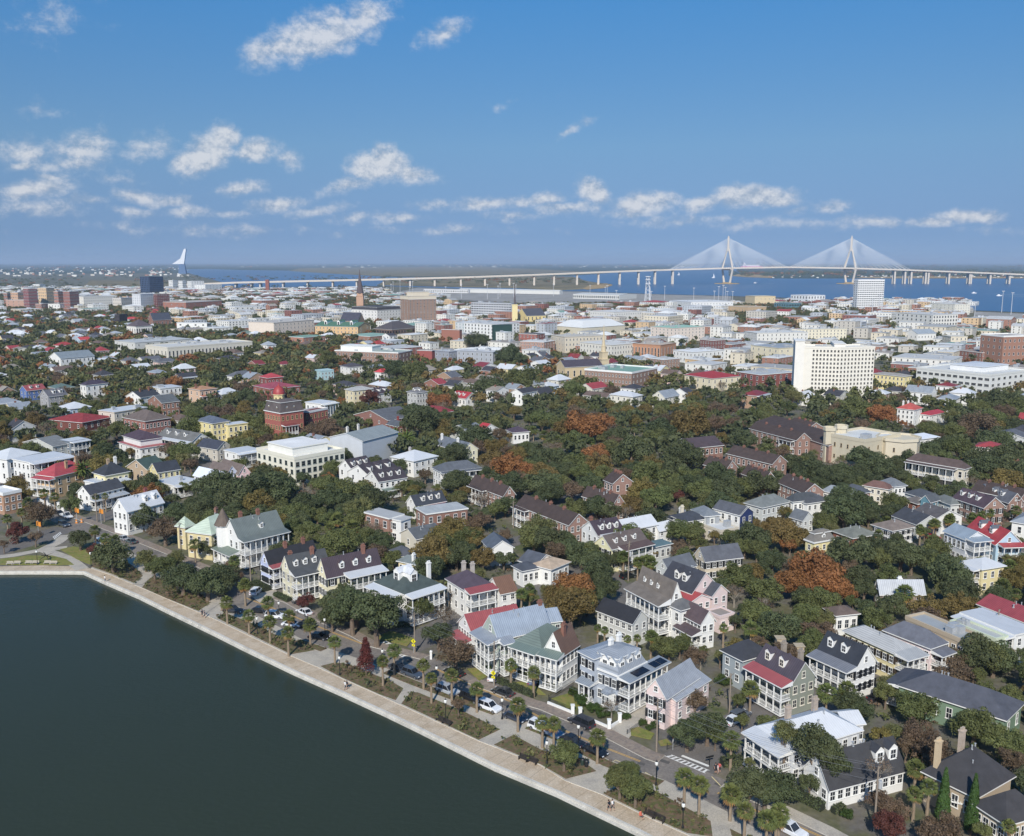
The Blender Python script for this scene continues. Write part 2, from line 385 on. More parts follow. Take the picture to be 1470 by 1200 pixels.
def vol(th, P, pts, z, wall, roof, wins=(0, 0), st=2, shut=None, porch=(), dorm=(), chim=(), brick=False, wfc=WHITE, par=0.0, units=0,
        wsize=None, base=-.4, near=None, foot=True, fp=None, prot=True):
    """one block of a building: wall, roof, windows, porches, dormers; pts = eave corners (far left, near, far right) as photo readings"""
    (c, yaw, W, Dp) = fp or footprint(pts, z)
    V = T((c.x, c.y, 0)) @ RZ(yaw)
    M = P.inverted() @ V if P is not None else Matrix.Identity(4)
    du = PX((c.x, c.y, z)); depth = du[2]
    near = depth < 300 if near is None else near
    if foot: FOOT.append((c.x, c.y, yaw, W, Dp))
    if prot:
        pts = pts or [PX(V @ Vector(q)) for q in ((0, Dp, z), (0, 0, z), (W, 0, z))]
        us = [p[0] for p in pts[:3]]; vs = [p[1] for p in pts[:3]]
        hpx = CAM_F * z / depth
        PROTECT.append((min(us), max(us), min(vs) - 6, pts[1][1] + .45 * hpx, depth))
    kind, rt, rc, rise = roof
    wm_ = brickm(wall) if brick else wallm(wall)
    m = MB()
    m.box(0, W, 0, Dp, base, z, 0, bottom=False)
    if rt == 'gx': 
        m.poly([(0, Dp, z), (0, Dp / 2, z + rise), (0, 0, z)]); m.poly([(W, 0, z), (W, Dp, z), (W, Dp / 2, z + rise)])
    if rt == 'gy':
        for y in (0, Dp): m.poly([(0, y, z), (W, y, z), (W / 2, y, z + rise)] if y == 0 else [(W, y, z), (0, y, z), (W / 2, y, z + rise)], 0)
    if rt == 'shed':
        m.poly([(0, Dp, z), (0, Dp, z + rise), (0, 0, z)]); m.poly([(W, 0, z), (W, Dp, z + rise), (W, Dp, z)]); m.poly([(0, Dp, z), (W, Dp, z), (W, Dp, z + rise), (0, Dp, z + rise)])
    wobj = m.build('wall', wm_, th, M)
    rm = roofm(kind, rc, 'y' if rt == 'gy' else 'x')
    ridge = z + rise
    if rt == 'gx': rb = gable_mb(W, Dp, z, rise, 'x')
    elif rt == 'gy': rb = gable_mb(W, Dp, z, rise, 'y')
    elif rt == 'hip': rb = hip_mb(W, Dp, z, rise)
    elif rt == 'hipf': rb = hip_mb(W, Dp, z, rise, flat=.45)
    elif rt == 'mans':
        rb = MB(); i = .9
        rb.box(-.4, W + .4, -.4, Dp + .4, z, z + .35, 1)
        rb.frustum((-.2, W + .2, -.2, Dp + .2), (i, W - i, i, Dp - i), z + .35, z + rise, 0)
        rb.box(i - .35, W - i + .35, i - .35, Dp - i + .35, z + rise, z + rise + .22, 1)
        rb.frustum((i - .3, W - i + .3, i - .3, Dp - i + .3), (W * .35, W * .65, Dp * .35, Dp * .65), z + rise + .22, z + rise + .9, 0)
        ridge = z + rise + .9
    elif rt == 'shed':
        rb = MB(); o = .35; s = rise / Dp
        a = [(-o, -o, z - s * o), (W + o, -o, z - s * o), (W + o, Dp + o, z + rise + s * o), (-o, Dp + o, z + rise + s * o)]
        b = [(x, y, h + .18) for x, y, h in a]
        rb.poly(b, 0); rb.poly(a[::-1], 1)
        for i in range(4): j = (i + 1) % 4; rb.poly([a[i], a[j], b[j], b[i]], 1)
    else:
        rb = MB(); o = .3 if not par else .12
        rb.box(-o, W + o, -o, Dp + o, z, z + .38, 1, top=0)
        if par:
            t = .35
            for (x0, x1, y0, y1) in ((-o, W + o, -o, -o + t), (-o, W + o, Dp + o - t, Dp + o), (-o, -o + t, -o + t, Dp + o - t), (W + o - t, W + o, -o + t, Dp + o - t)):
                rb.box(x0, x1, y0, y1, z + .384, z + .38 + par, 1)
        ridge = z + .4
    tc_ = wall if (rt == 'flat' and not brick) else WHITE
    robj = rb.build('roof', [rm, trim(tc_)], th, M)
    zsurf = lambda fx, fy: (z + rise * (1 - abs(2 * fy - 1)) if rt == 'gx' else z + rise * (1 - abs(2 * fx - 1)) if rt == 'gy' else z + (rise * .5 if rt in ('hip', 'hipf') else 0) + .2)
    for ch in chim:
        fx, fy, up, cc_ = ch[:4]; kk = ch[4] if len(ch) > 4 else 'b'
        chimney_obj(robj, M, cc_, fx * W, fy * Dp, zsurf(fx, fy) - 1.2, max(ridge, zsurf(fx, fy)) + up, kind=kk)
    if near and rt in ('gx', 'gy', 'hip') and W * Dp > 60:
        rv = random.Random(int(abs(c.y) * 7))
        for _ in range(3):
            fx, fy = rv.uniform(.3, .7), rv.uniform(.3, .7); zs = z + rise * (1 - abs(2 * fy - 1) if rt == 'gx' else 1 - abs(2 * fx - 1) if rt == 'gy' else max(0, min(1, 2 * min(fx * W, fy * Dp, (1 - fx) * W, (1 - fy) * Dp) / min(W, Dp))))
            u = MB(); s_ = rv.uniform(.06, .14); u.lathe([(s_ * 2, -.3), (s_ * 2, .22), (s_, .26), (s_, .7), (s_ * 1.5, .72), (s_ * 1.5, .85)], 8); u.build('roof_vent', plain('zinc_housing', (165, 168, 170), .5, var=.15), robj, T((fx * W, fy * Dp, zs)))
    for i in range(units):
        rr = random.Random(int(abs(c.x) * 13 + i)); s = rr.uniform(.8, 2.2) * (1 if W > 12 else .6); x, y = rr.uniform(.15, .85) * W, rr.uniform(.15, .85) * Dp
        u = MB(); u.box(-s, s, -s * .7, s * .7, 0, rr.uniform(.9, 2.0)); u.box(-s * .8, s * .8, -s * .5, s * .5, 2.0 if False else .0, .05)
        u.v = u.v[:8]; u.f = u.f[:6]; u.m = u.m[:6]
        u.lathe([(s * .4, 1.0), (s * .4, 1.3), (s * .2, 1.3)], 8)
        u.build('roof_unit', plain('zinc_housing', (165, 168, 170), .5, var=.15), th, M @ T((x, y, z + .385)))
    # windows
    total = 0; spill = None
    f0 = .9; sh_ = (z - f0 - .15) / st
    ww, wh = wsize or (min(1.15, .9 + .05 * sh_), min(2.0, sh_ * .58))
    for face, n in zip('RLBF', tuple(wins) + (0,) * (4 - len(wins))):
        if not n: continue
        ln_ = W if face in 'RF' else Dp
        s0, s1 = (0, ln_) if not isinstance(n, tuple) else (n[1] * ln_, n[2] * ln_)
        if isinstance(n, tuple): n = n[0]
        FF = face_frame(face, W, Dp)
        for k in range(st):
            for i in range(n):
                s = s0 + (i + .5) * (s1 - s0) / n
                if face == 'L': s = ln_ - s
                zz = f0 + k * sh_ + (sh_ - wh) * .45
                X = FF @ T((s, 0, zz)); total += 1
                mw, mg, ms, mboth = win_meshes(ww, wh, wfc, 0 if near else 1)
                if total > 100:
                    spill = spill or MB()
                    q = len(spill.v); spill.v += [tuple(X @ Vector(p)) for p in mboth.v]; spill.f += [tuple(q + a for a in f) for f in mboth.f]; spill.m += mboth.m
                    continue
                if near:
                    wo = link('window', mw, th, M @ X); link('pane', mg, wo)
                    if shut:
                        kk = ('sh', round(ww, 2), round(wh, 2), shut)
                        if kk not in _W: _W[kk] = ms.mesh('shutter', plain('shutter_paint', shut, .5))
                        for sg in (-1, 1):
                            link('shutter', _W[kk], wo, T((sg * (ww / 2 + .29), 0, 0)))
                else:
                    link('window', both_mesh(ww, wh, wfc), th, M @ X)
    if rt in ('gx', 'gy') and rise > 2.2 and depth < 520 and wins[0] + (wins[1] if not isinstance(wins[0], tuple) else 0) > 0 if not isinstance(wins[0], tuple) else False:
        X = face_frame('L' if rt == 'gx' else 'R', W, Dp) @ T(((Dp if rt == 'gx' else W) / 2, 0, z + rise * .12)); aw = win_meshes(.85, min(1.3, rise * .42), wfc, 0 if near else 1)
        if near: link('pane', aw[1], link('window', aw[0], th, M @ X))
        else: link('window', both_mesh(.85, min(1.3, rise * .42), wfc), th, M @ X)
    if spill: tag(spill.build('window', [trim(wfc), glassm()], th, M), kind='stuff')
    for d in dorm:                                     # (face, [positions 0..1], height up the slope 0..1, roof colour)
        face, ps, f, dc = d[:4]; sc = d[4] if len(d) > 4 else 1.0
        ln_, run = (W, Dp / 2) if face in 'RF' else (Dp, W / 2)
        if rt in ('hip', 'hipf'): run = min(W, Dp) / 2
        slope = rise / run if rt != 'mans' else 3.0
        FF = face_frame(face, W, Dp)
        for p in ps:
            s = p * ln_ if face != 'L' else ln_ * (1 - p)
            w2, h = .68 * sc, 1.55 * sc; lg = min(run * .9, (h + .35) / slope + .3)
            m = MB(); m.box(-w2, w2, 0, lg, -.3, h, 0)
            if (d[5] if len(d) > 5 else 0):
                m.box(-w2 - .15, w2 + .15, -.2, lg, h, h + .14, 1)
            else:
                m.poly([(-w2, 0, h), (w2, 0, h), (0, 0, h + .55 * sc)], 0)
                for sg in (-1, 1):
                    a = [(sg * (w2 + .16), -.18, h - .12), (sg * (w2 + .16), lg, h - .12), (0, lg, h + .62 * sc), (0, -.18, h + .62 * sc)]
                    m.poly(a if sg == 1 else a[::-1], 1)
            dm = m.build('dormer', [trim(), roofm('s' if kind == 's' else 'm', dc, 'y')], th, M @ FF @ T((s, f * run if rt != 'mans' else f, z + (slope * f * run if rt != 'mans' else .55))))
            mw, mg, ms, mboth = win_meshes(w2 * 1.35, h * .8, wfc, 0 if near else 1)
            wo = link('window', mw if near else both_mesh(w2 * 1.35, h * .8, wfc), dm, T((0, 0, .15)))
            if near: link('pane', mg, dm, T((0, 0, .15)))
    for p in porch:
        face, a0, a1, dep, nst, nc, pr = p[:7]; zt = p[7] if len(p) > 7 else None; zb = p[8] if len(p) > 8 else .7
        make_porch(th, M, face, W, Dp, a0, a1, dep, nst, nc, pr, zt or z - .25, zb, near)
    return V, W, Dp, M
_COLM = {}
def make_porch(th, M, face, W, Dp, a0, a1, dep, nst, nc, pr, zt, zb, near, tcol=WHITE):
    ln_ = W if face in 'RF' else Dp
    s0, s1 = a0 * ln_, a1 * ln_
    if face == 'L': s0, s1 = ln_ - s1, ln_ - s0
    FF = M @ face_frame(face, W, Dp) @ T((s0, 0, 0)); Lp = s1 - s0
    h = (zt - zb) / nst; tm = trim(tcol)
    fm = plain('porch_boards', (150, 152, 150), .7)
    for k in range(nst):
        z0 = zb + k * h
        f = MB(); f.box(0, Lp, -dep, -.004, z0 - .28, z0, 1, top=0); f.build('porch_floor', [fm, tm], th, FF)
        zc = zb + (k + 1) * h - .28
        key = round(zc - z0, 2)
        if key not in _COLM:
            c = MB(); c.box(-.14, .14, -.14, .14, 0, .22); c.box(-.095, .095, -.095, .095, .22, key - .16); c.box(-.15, .15, -.15, .15, key - .16, key)
            _COLM[key] = c.mesh('column', tm)
        spots = [(x, -dep + .2) for x in [.2 + i * (Lp - .4) / (nc - 1) for i in range(nc)]]
        for (x, y) in spots: link('column', _COLM[key], th, FF @ T((x, y, z0)))
        r = MB(); sp = .32 if near else .6; bw = .035 if near else .08
        y = -dep + .2
        runs = [((.32, y), (Lp - .32, y))] + [((x, y + .15), (x, -.05)) for x in (.2, Lp - .2)]
        for (p, q) in runs:
            hor = abs(q[0] - p[0]) > abs(q[1] - p[1]); n = max(2, int((abs(q[0] - p[0]) + abs(q[1] - p[1])) / sp))
            lo, hi = (min(p[0], q[0]), max(p[0], q[0])) if hor else (min(p[1], q[1]), max(p[1], q[1]))
            for zz, hh in ((.12, .08), (.88, .09)):
                r.box(*((lo, hi, p[1] - .04, p[1] + .04) if hor else (p[0] - .04, p[0] + .04, lo, hi)), z0 + zz, z0 + zz + hh)
            for i in range(n):
                t = lo + (i + .5) * (hi - lo) / n
                if hor: r.box(t - bw, t + bw, p[1] - .025, p[1] + .025, z0 + .2, z0 + .88)
                else: r.box(p[0] - .025, p[0] + .025, t - bw, t + bw, z0 + .2, z0 + .88)
        r.build('railing', tm, th, FF)
    if pr:
        kind, rc, rise = pr
        m = MB(); o = .35
        a = [(-o, -dep - o, zt), (Lp + o, -dep - o, zt), (Lp + o, -.004, zt), (-o, -.004, zt)]
        b = [(-o, -dep - o, zt + .22), (Lp + o, -dep - o, zt + .22), (Lp + o, -.004, zt + .22 + rise), (-o, -.004, zt + .22 + rise)]
        m.poly(b, 0); m.poly(a[::-1], 1)
        for i in range(4): j = (i + 1) % 4; m.poly([a[i], a[j], b[j], b[i]], 1)
        m.build('porch_roof', [roofm(kind, rc, 'x'), tm], th, FF)
def parse(s):
    w = s.split(); c = w[0]; n = [float(x) for x in w[1:]]
    return [K(c, n[i], n[i + 1]) for i in (0, 2, 4)] + n[6:7]
def house(short, label, spec, z, wall, roof, cat='house', name='house', group=None, extra=(), **kw):
    pts = parse(spec) if isinstance(spec, str) else None
    (c, yaw, W, Dp) = footprint(pts, z) if pts else spec
    kw.setdefault('fp', None if pts else spec)
    t = thing(name, label, cat, (c.x, c.y, 0), yaw, group)
    P = T((c.x, c.y, 0)) @ RZ(yaw)
    r = vol(t, P, pts, z, wall, roof, **kw)
    for e in extra:
        e = dict(e)
        if 'part' in e:                                # a block set on a share of the main footprint
            x0, x1, y0, y1 = e.pop('part'); o_ = P @ Vector((x0 * W, y0 * Dp, 0)); e['fp'] = (o_.xy, yaw, (x1 - x0) * W, (y1 - y0) * Dp); e['spec'] = None; e.setdefault('foot', False); e.setdefault('prot', False)
        sp_ = e.pop('spec'); vol(t, P, parse(sp_) if sp_ else None, e.pop('z'), e.pop('wall', wall), e.pop('roof'), **e)
    cx = P @ Vector((W / 2, Dp / 2, 0))
    LANDS.append((short, cx.x, cx.y))
    return t, P, W, Dp
# colours as seen on the things themselves (sRGB)
CREAM = (226, 220, 192); YEL = (222, 209, 162); PINK = (222, 203, 198); TAN = (196, 172, 134); LGR = (196, 198, 194); GRY = (150, 158, 166)
LAV = (196, 204, 232); GRN = (118, 150, 116); SLATE = (72, 76, 84); DARK = (52, 54, 60); BLK = (42, 43, 48); MAR = (82, 58, 66); REDR = (172, 84, 84)
RED2 = (184, 76, 74); WMET = (204, 206, 208); GMET = (158, 162, 168); BRN = (104, 86, 74); BRK = (138, 88, 70); BRKD = (120, 62, 52); COPG = (116, 130, 122); PALEG = (176, 190, 166)
W_ = (226, 225, 220); DRB = (70, 58, 54); LTG = (178, 180, 180); CRW = (226, 222, 206)

# ------------------------------------------------------------------ the setting: ground, lake, promenade, streets
def zz(*p): return [(p[i], p[i + 1]) for i in range(0, len(p), 2)]
def wpts(pts, z=0.0): return [G(u, v, 0).xy for (u, v) in pts]
def sheet(name, pts, z, m, kind='structure', world=False, thick=0.0, lip=None):
    P = [Vector(p) for p in pts] if world else wpts(pts)
    ar = sum(P[i].x * P[(i + 1) % len(P)].y - P[(i + 1) % len(P)].x * P[i].y for i in range(len(P)))
    if ar < 0: P = P[::-1]
    b = MB()
    if thick: b.prism([(p.x, p.y) for p in P], z - thick, z, 1 if lip else 0, 0)
    else: b.poly([(p.x, p.y, z) for p in P])
    return tag(b.build(name, [m, lip] if lip else m), kind=kind)
def offset(line, d):                                  # polyline shifted to its own left-hand side by d
    out = []
    for i, p in enumerate(line):
        a = line[max(0, i - 1)]; b = line[min(len(line) - 1, i + 1)]; t = (b - a).normalized()
        out.append(p + Vector((-t.y, t.x)) * d)
    return out
def mixmat(name, cols, scale, rough=.9, detail=8, bump=.2, sharp=.12, spec=.3):
    m, nt, b = newmat(name); tcn = nt.nodes.new('ShaderNodeTexCoord'); prev = None
    for i, c in enumerate(cols):
        if i == 0:
            col = nt.nodes.new('ShaderNodeRGB'); col.outputs[0].default_value = (*lin(c), 1); prev = col.outputs[0]; continue
        mp = nt.nodes.new('ShaderNodeMapping'); mp.inputs['Location'].default_value = (i * 31.7, i * 17.3, 0); nt.links.new(tcn.outputs['Object'], mp.inputs[0])
        n = nt.nodes.new('ShaderNodeTexNoise'); n.inputs['Scale'].default_value = scale * (1 + .6 * i); n.inputs['Detail'].default_value = detail; n.inputs['Roughness'].default_value = .6
        nt.links.new(mp.outputs[0], n.inputs['Vector'])
        r = nt.nodes.new('ShaderNodeMapRange'); r.inputs[1].default_value = .5 - sharp * .3; r.inputs[2].default_value = .5 + sharp; nt.links.new(n.outputs['Fac'], r.inputs[0])
        x = nt.nodes.new('ShaderNodeMix'); x.data_type = 'RGBA'; nt.links.new(r.outputs[0], x.inputs[0]); nt.links.new(prev, x.inputs[6]); x.inputs[7].default_value = (*lin(c), 1); prev = x.outputs[2]
    n = nt.nodes.new('ShaderNodeTexNoise'); n.inputs['Scale'].default_value = scale * 22; n.inputs['Detail'].default_value = 6; nt.links.new(tcn.outputs['Object'], n.inputs['Vector'])
    r = nt.nodes.new('ShaderNodeMapRange'); r.inputs[1].default_value = .3; r.inputs[2].default_value = .7; r.inputs[3].default_value = .82; r.inputs[4].default_value = 1.18; nt.links.new(n.outputs['Fac'], r.inputs[0])
    hs = nt.nodes.new('ShaderNodeHueSaturation'); nt.links.new(prev, hs.inputs['Color']); nt.links.new(r.outputs[0], hs.inputs['Value']); nt.links.new(hs.outputs[0], b.inputs['Base Color'])
    b.inputs['Roughness'].default_value = rough; b.inputs['Specular IOR Level'].default_value = spec
    if bump:
        bp = nt.nodes.new('ShaderNodeBump'); bp.inputs['Strength'].default_value = bump; bp.inputs['Distance'].default_value = .2; nt.links.new(n.outputs['Fac'], bp.inputs['Height']); nt.links.new(bp.outputs[0], b.inputs['Normal'])
    return m
M_ground = mixmat('town_ground', [(98, 96, 72), (84, 92, 56), (120, 112, 98), (104, 100, 94)], .045)
M_conc = mixmat('concrete_path', [(178, 170, 156), (164, 157, 146)], .25, bump=.05)
M_prom = mixmat('promenade_concrete', [(186, 168, 144), (174, 156, 132), (194, 178, 156)], .16, bump=.05)
M_wallc = mixmat('lake_wall_concrete', [(198, 194, 184), (182, 178, 168)], .3, bump=.02)
M_asph = mixmat('asphalt', [(124, 117, 110), (108, 103, 98), (132, 124, 115)], .10, bump=.06)
M_asphd = mixmat('asphalt_old', [(106, 102, 98), (114, 109, 104)], .2, bump=.06)
M_mulch = mixmat('mulch_bed', [(112, 92, 74), (98, 90, 64), (124, 104, 82), (92, 96, 58)], .5, bump=.5)
M_lawn = mixmat('lawn_grass', [(124, 126, 64), (108, 116, 58), (136, 124, 76)], .35, bump=.4)
M_brickpave = mixmat('brick_sidewalk', [(140, 126, 114), (150, 138, 124), (126, 116, 108)], .6, bump=.1)
def watermat(name, c, rough, bump, bscale, stretch=(1, 1, 1), spec=.5, c2=None):
    m, nt, b = newmat(name); b.inputs['Roughness'].default_value = rough; b.inputs['Specular IOR Level'].default_value = spec; b.inputs['IOR'].default_value = 1.33
    tcn = nt.nodes.new('ShaderNodeTexCoord'); mp = nt.nodes.new('ShaderNodeMapping'); mp.inputs['Scale'].default_value = stretch; nt.links.new(tcn.outputs['Object'], mp.inputs[0])
    n = nt.nodes.new('ShaderNodeTexNoise'); n.inputs['Scale'].default_value = bscale; n.inputs['Detail'].default_value = 6; nt.links.new(mp.outputs[0], n.inputs['Vector'])
    bp = nt.nodes.new('ShaderNodeBump'); bp.inputs['Strength'].default_value = bump; bp.inputs['Distance'].default_value = .3
    nt.links.new(n.outputs['Fac'], bp.inputs['Height']); nt.links.new(bp.outputs[0], b.inputs['Normal'])
    n2 = nt.nodes.new('ShaderNodeTexNoise'); n2.inputs['Scale'].default_value = .02; n2.inputs['Detail'].default_value = 4; nt.links.new(tcn.outputs['Object'], n2.inputs['Vector'])
    x = nt.nodes.new('ShaderNodeMix'); x.data_type = 'RGBA'; nt.links.new(n2.outputs['Fac'], x.inputs[0]); x.inputs[6].default_value = (*lin(c), 1); x.inputs[7].default_value = (*lin(c2 or c), 1)
    nt.links.new(x.outputs[2], b.inputs['Base Color']); return m
M_lake = watermat('lake_water', (48, 56, 47), .18, .12, .9, (1, 1.6, 1), spec=.13, c2=(53, 61, 50))
M_river = watermat('river_water', (44, 82, 122), .30, .3, .05, (1, 1, 1), c2=(52, 90, 128))

EDGE = zz(-900,820.5, 0,820.5, 60,820.3, 112,820.5, 121,821, 154,836, 201,856, 238,874.5, 308,908, 350,929, 402,954, 423,964, 490,993.5, 552,1022, 600,1045, 638,1064, 711,1100, 800,1137, 856,1164, 917,1193, 990,1231, 1080,1285)
edge = wpts(EDGE); edge = [Vector((-2500, edge[1].y))] + edge[1:] + [Vector((60, 60)), Vector((140, -60))]
far_pts = [Vector((2600, -60)), Vector((2600, 2600)), Vector((-2500, 2600))]
gb = MB(); gb.poly([(p.x, p.y, 0) for p in (edge + far_pts)[::-1]])
for x0, x1, y0, y1 in ((-120000, 120000, 2600, 200000), (-120000, -2500, 233, 2600), (2600, 120000, -60, 2600)):
    gb.poly([(x0, y0, 0), (x1, y0, 0), (x1, y1, 0), (x0, y1, 0)])
g_ = gb.build('ground', M_ground); tag(g_, kind='structure')
for p in g_.data.polygons:
    if p.normal.z < 0: p.flip()
lk = MB(); lk.poly([(-2500, -400, -.75), (300, -400, -.75), (300, 236, -.75), (-2500, 236, -.75)]); tag(lk.build('lake', M_lake), kind='structure')
# the stepped wall of the lake and the walk behind it
lw = MB(); o1 = offset(edge, -.25); inn = offset(edge, .40)
for i in range(len(edge) - 1):
    a, b, c, d = edge[i], edge[i + 1], inn[i], inn[i + 1]; e, f = o1[i], o1[i + 1]
    lw.poly([(e.x, e.y, -.35), (f.x, f.y, -.35), (b.x, b.y, -.35), (a.x, a.y, -.35)]); lw.poly([(e.x, e.y, -1.6), (f.x, f.y, -1.6), (f.x, f.y, -.35), (e.x, e.y, -.35)])
    lw.poly([(a.x, a.y, -.35), (b.x, b.y, -.35), (b.x, b.y, .10), (a.x, a.y, .10)]); lw.poly([(a.x, a.y, .10), (b.x, b.y, .10), (d.x, d.y, .10), (c.x, c.y, .10)])
    lw.poly([(c.x, c.y, .10), (d.x, d.y, .10), (d.x, d.y, -.2), (c.x, c.y, -.2)])
lwo = lw.build('lake_wall', M_wallc); tag(lwo, 'pale concrete edge wall running round the lake', 'wall')
PROM_IN = zz(-900,812.5, 0,813, 60,811.5, 105,813, 112,815, 131,816, 160,826, 196,841, 238,859, 287,880, 310,890, 418,942, 458,959, 490,974, 546,999, 600,1024, 687,1064, 708,1072, 776,1099, 811,1121, 864,1141, 935,1176, 987,1199, 1040,1226, 1120,1275)
pin = wpts(PROM_IN); pin = [Vector((-2500, pin[1].y))] + pin[1:]
sheet('promenade', inn[:-2] + pin[::-1], .016, M_prom, world=True)
jb = MB()                                               # joints between the slabs of the walk
for a, b in zip(edge[1:-3], edge[2:-2]):
    L = (b - a).length; d = (b - a) / L; n = Vector((-d.y, d.x)); k = 0
    while k * 3.2 < L:
        p = a + d * (k * 3.2); wd = min((q - p).length for q in [pin[i].lerp(pin[i + 1], f / 12) for i in range(len(pin) - 1) for f in range(12)]) - .1; k += 1
        if .8 < wd < 14: jb.poly([(*(p + n * .45), .022), (*(p + n * .45 + d * .05), .022), (*(p + n * wd + d * .05), .022), (*(p + n * wd), .022)])
tag(jb.build('pavement_joints', plain('joint_filler', (128, 116, 102), .9)), kind='structure')
CURB_L = zz(60,742, 84,752, 110,762, 150,775, 200,800, 250,826, 300,850, 345,873, 383,891, 433,918, 471,931, 520,948, 560,962, 600,978, 660,1000, 718,1021, 764,1040, 809,1057, 877,1093, 955,1121, 1042,1165, 1110,1205, 1180,1250)
CURB_R = zz(85,728, 108,738, 125,744, 160,757, 215,778, 270,800, 330,825, 378,850, 421,860.5, 466,886, 516,908, 541,922, 617,941, 683,973, 771,1006, 786,1010, 874,1046, 901,1060, 942,1081, 955,1085, 1016,1108, 1045,1122, 1135,1160, 1196,1189, 1290,1240)
cl, cr = wpts(CURB_L), wpts(CURB_R)
cl = [cl[0] + (cl[0] - cl[1]).normalized() * 260] + cl; cr = [cr[0] + (cr[0] - cr[1]).normalized() * 260] + cr
sheet('road', cl + cr[::-1], .016, M_asph, world=True)
# raised concrete between walk and road
seg = cl[4:]; sheet('pavement', pin[5:] + seg[::-1], .12, M_conc, world=True, thick=.14, lip=M_wallc)
sheet('sidewalk', cr[2:14] + offset(cr, -2.6)[2:14][::-1], .13, M_brickpave, world=True, thick=.15, lip=M_wallc)
sheet('sidewalk', cr[14:21] + offset(cr, -2.8)[14:21][::-1], .13, M_brickpave, world=True, thick=.15, lip=M_wallc)
sheet('sidewalk', cr[22:] + offset(cr, -2.4)[22:][::-1], .13, M_conc, world=True, thick=.15, lip=M_wallc)
BEDS = [zz(131,814, 160,824, 196,839, 207,829, 190,812, 150,792, 134,798), zz(204,844, 240,860, 286,878, 304,868, 285,850, 240,832, 216,830),
  zz(312,888, 418,940, 452,934, 428,921, 395,912, 370,899, 345,889, 322,880), zz(460,957, 490,973, 546,998, 568,1006, 579,989, 560,978, 539,970, 500,954, 481,952),
  zz(576,1011, 600,1022, 687,1063, 718,1048, 663,1021, 600,995, 590,994), zz(709,1070, 776,1098, 812,1119, 856,1108, 834,1092, 776,1077, 737,1056),
  zz(866,1140, 935,1174, 987,1197, 1023,1202, 1020,1180, 991,1164, 940,1136, 902,1124), zz(1050,1200, 1048,1191, 1090,1212, 1100,1240)]
for b in BEDS: sheet('planting_bed', b, .17, M_mulch, thick=.06)
lclr = offset(cl, -2.1)
lclr2 = offset(cl, -.25)
for a, b in ((10, 12), (13, 17), (17, 21), (22, 26)):
    sheet('planting_bed', lclr2[a:b] + lclr[a:b][::-1], .165, M_mulch, world=True, thick=.05)
LAWNS = [zz(0,811, 0,803, 40,798, 75,798, 95,803, 106,811, 60,811.5), zz(86,789, 105,785, 132,790, 132,812, 110,803),
  zz(*[c for p in ((467,520),(520,508),(620,550),(595,588),(470,560)) for c in K('c', *p)]), zz(*[c for p in ((0,330),(90,300),(130,385),(60,385)) for c in K('c', *p)]),
  zz(*[c for p in ((280,520),(380,510),(400,560),(350,590)) for c in K('b', *p)]), zz(*[c for p in ((500,600),(640,590),(730,670),(640,660)) for c in K('b', *p)]),
  zz(*[c for p in ((760,690),(860,660),(930,720),(900,760)) for c in K('b', *p)]), zz(*[c for p in ((640,600),(700,585),(730,620),(660,630)) for c in K('c', *p)]),
  zz(*[c for p in ((870,540),(1050,590),(1090,545),(960,500)) for c in K('a', *p)])]
for i_, b in enumerate(LAWNS): sheet('lawn', b, .15 + .004 * i_, M_lawn, thick=.1)
sheet('driveway', [K('c', *p) for p in ((345,520),(560,360),(640,300),(640,380),(560,460),(455,580))], .14, M_conc, thick=.1)
sheet('driveway', [K('a', *p) for p in ((160,300),(300,260),(320,300),(210,340))], .14, M_conc, thick=.1)
# side streets
def strip(name, px, w, m, z=.02, ext=0):
    l = wpts(px)
    if ext: l = l + [l[-1] + (l[-1] - l[-2]).normalized() * ext]
    a, b = offset(l, w / 2), offset(l, -w / 2)
    return sheet(name, a + b[::-1], z, m, world=True)
STREETS = [(zz(582,928, 612,914, 690,872, 770,842, 880,806), 8.5, 60), (zz(985,1098, 1040,1058, 1100,1022, 1180,1004, 1265,985, 1330,960), 9, 80), (zz(100,752, 150,742, 200,722, 262,690), 9, 300),
  (zz(96,757, 60,772, 0,790, -80,812), 9, 60), (zz(1150,664, 1230,690, 1330,735, 1480,800), 7, 0), (zz(700,792, 760,770, 800,740, 830,700), 6, 0), (zz(840,790, 872,828, 905,868), 7, 0)]
for i_, (px, w, ext) in enumerate(STREETS): strip('road', px, w, M_asphd, z=.020 + .0008 * i_ if False else .006 + .0014 * i_, ext=ext)
strip('path', zz(-60,806, 20,797, 62,789, 96,786), 3.2, M_conc, .024); strip('path', zz(62,789, 100,803, 118,817), 3.4, M_conc, .028); strip('path', zz(62,789, 82,779, 96,768), 3.4, M_conc, .032)
strip('path', zz(197,840, 212,828, 222,818), 2.6, M_conc, .2); strip('path', zz(290,880, 310,866, 322,858), 2.4, M_conc, .2)
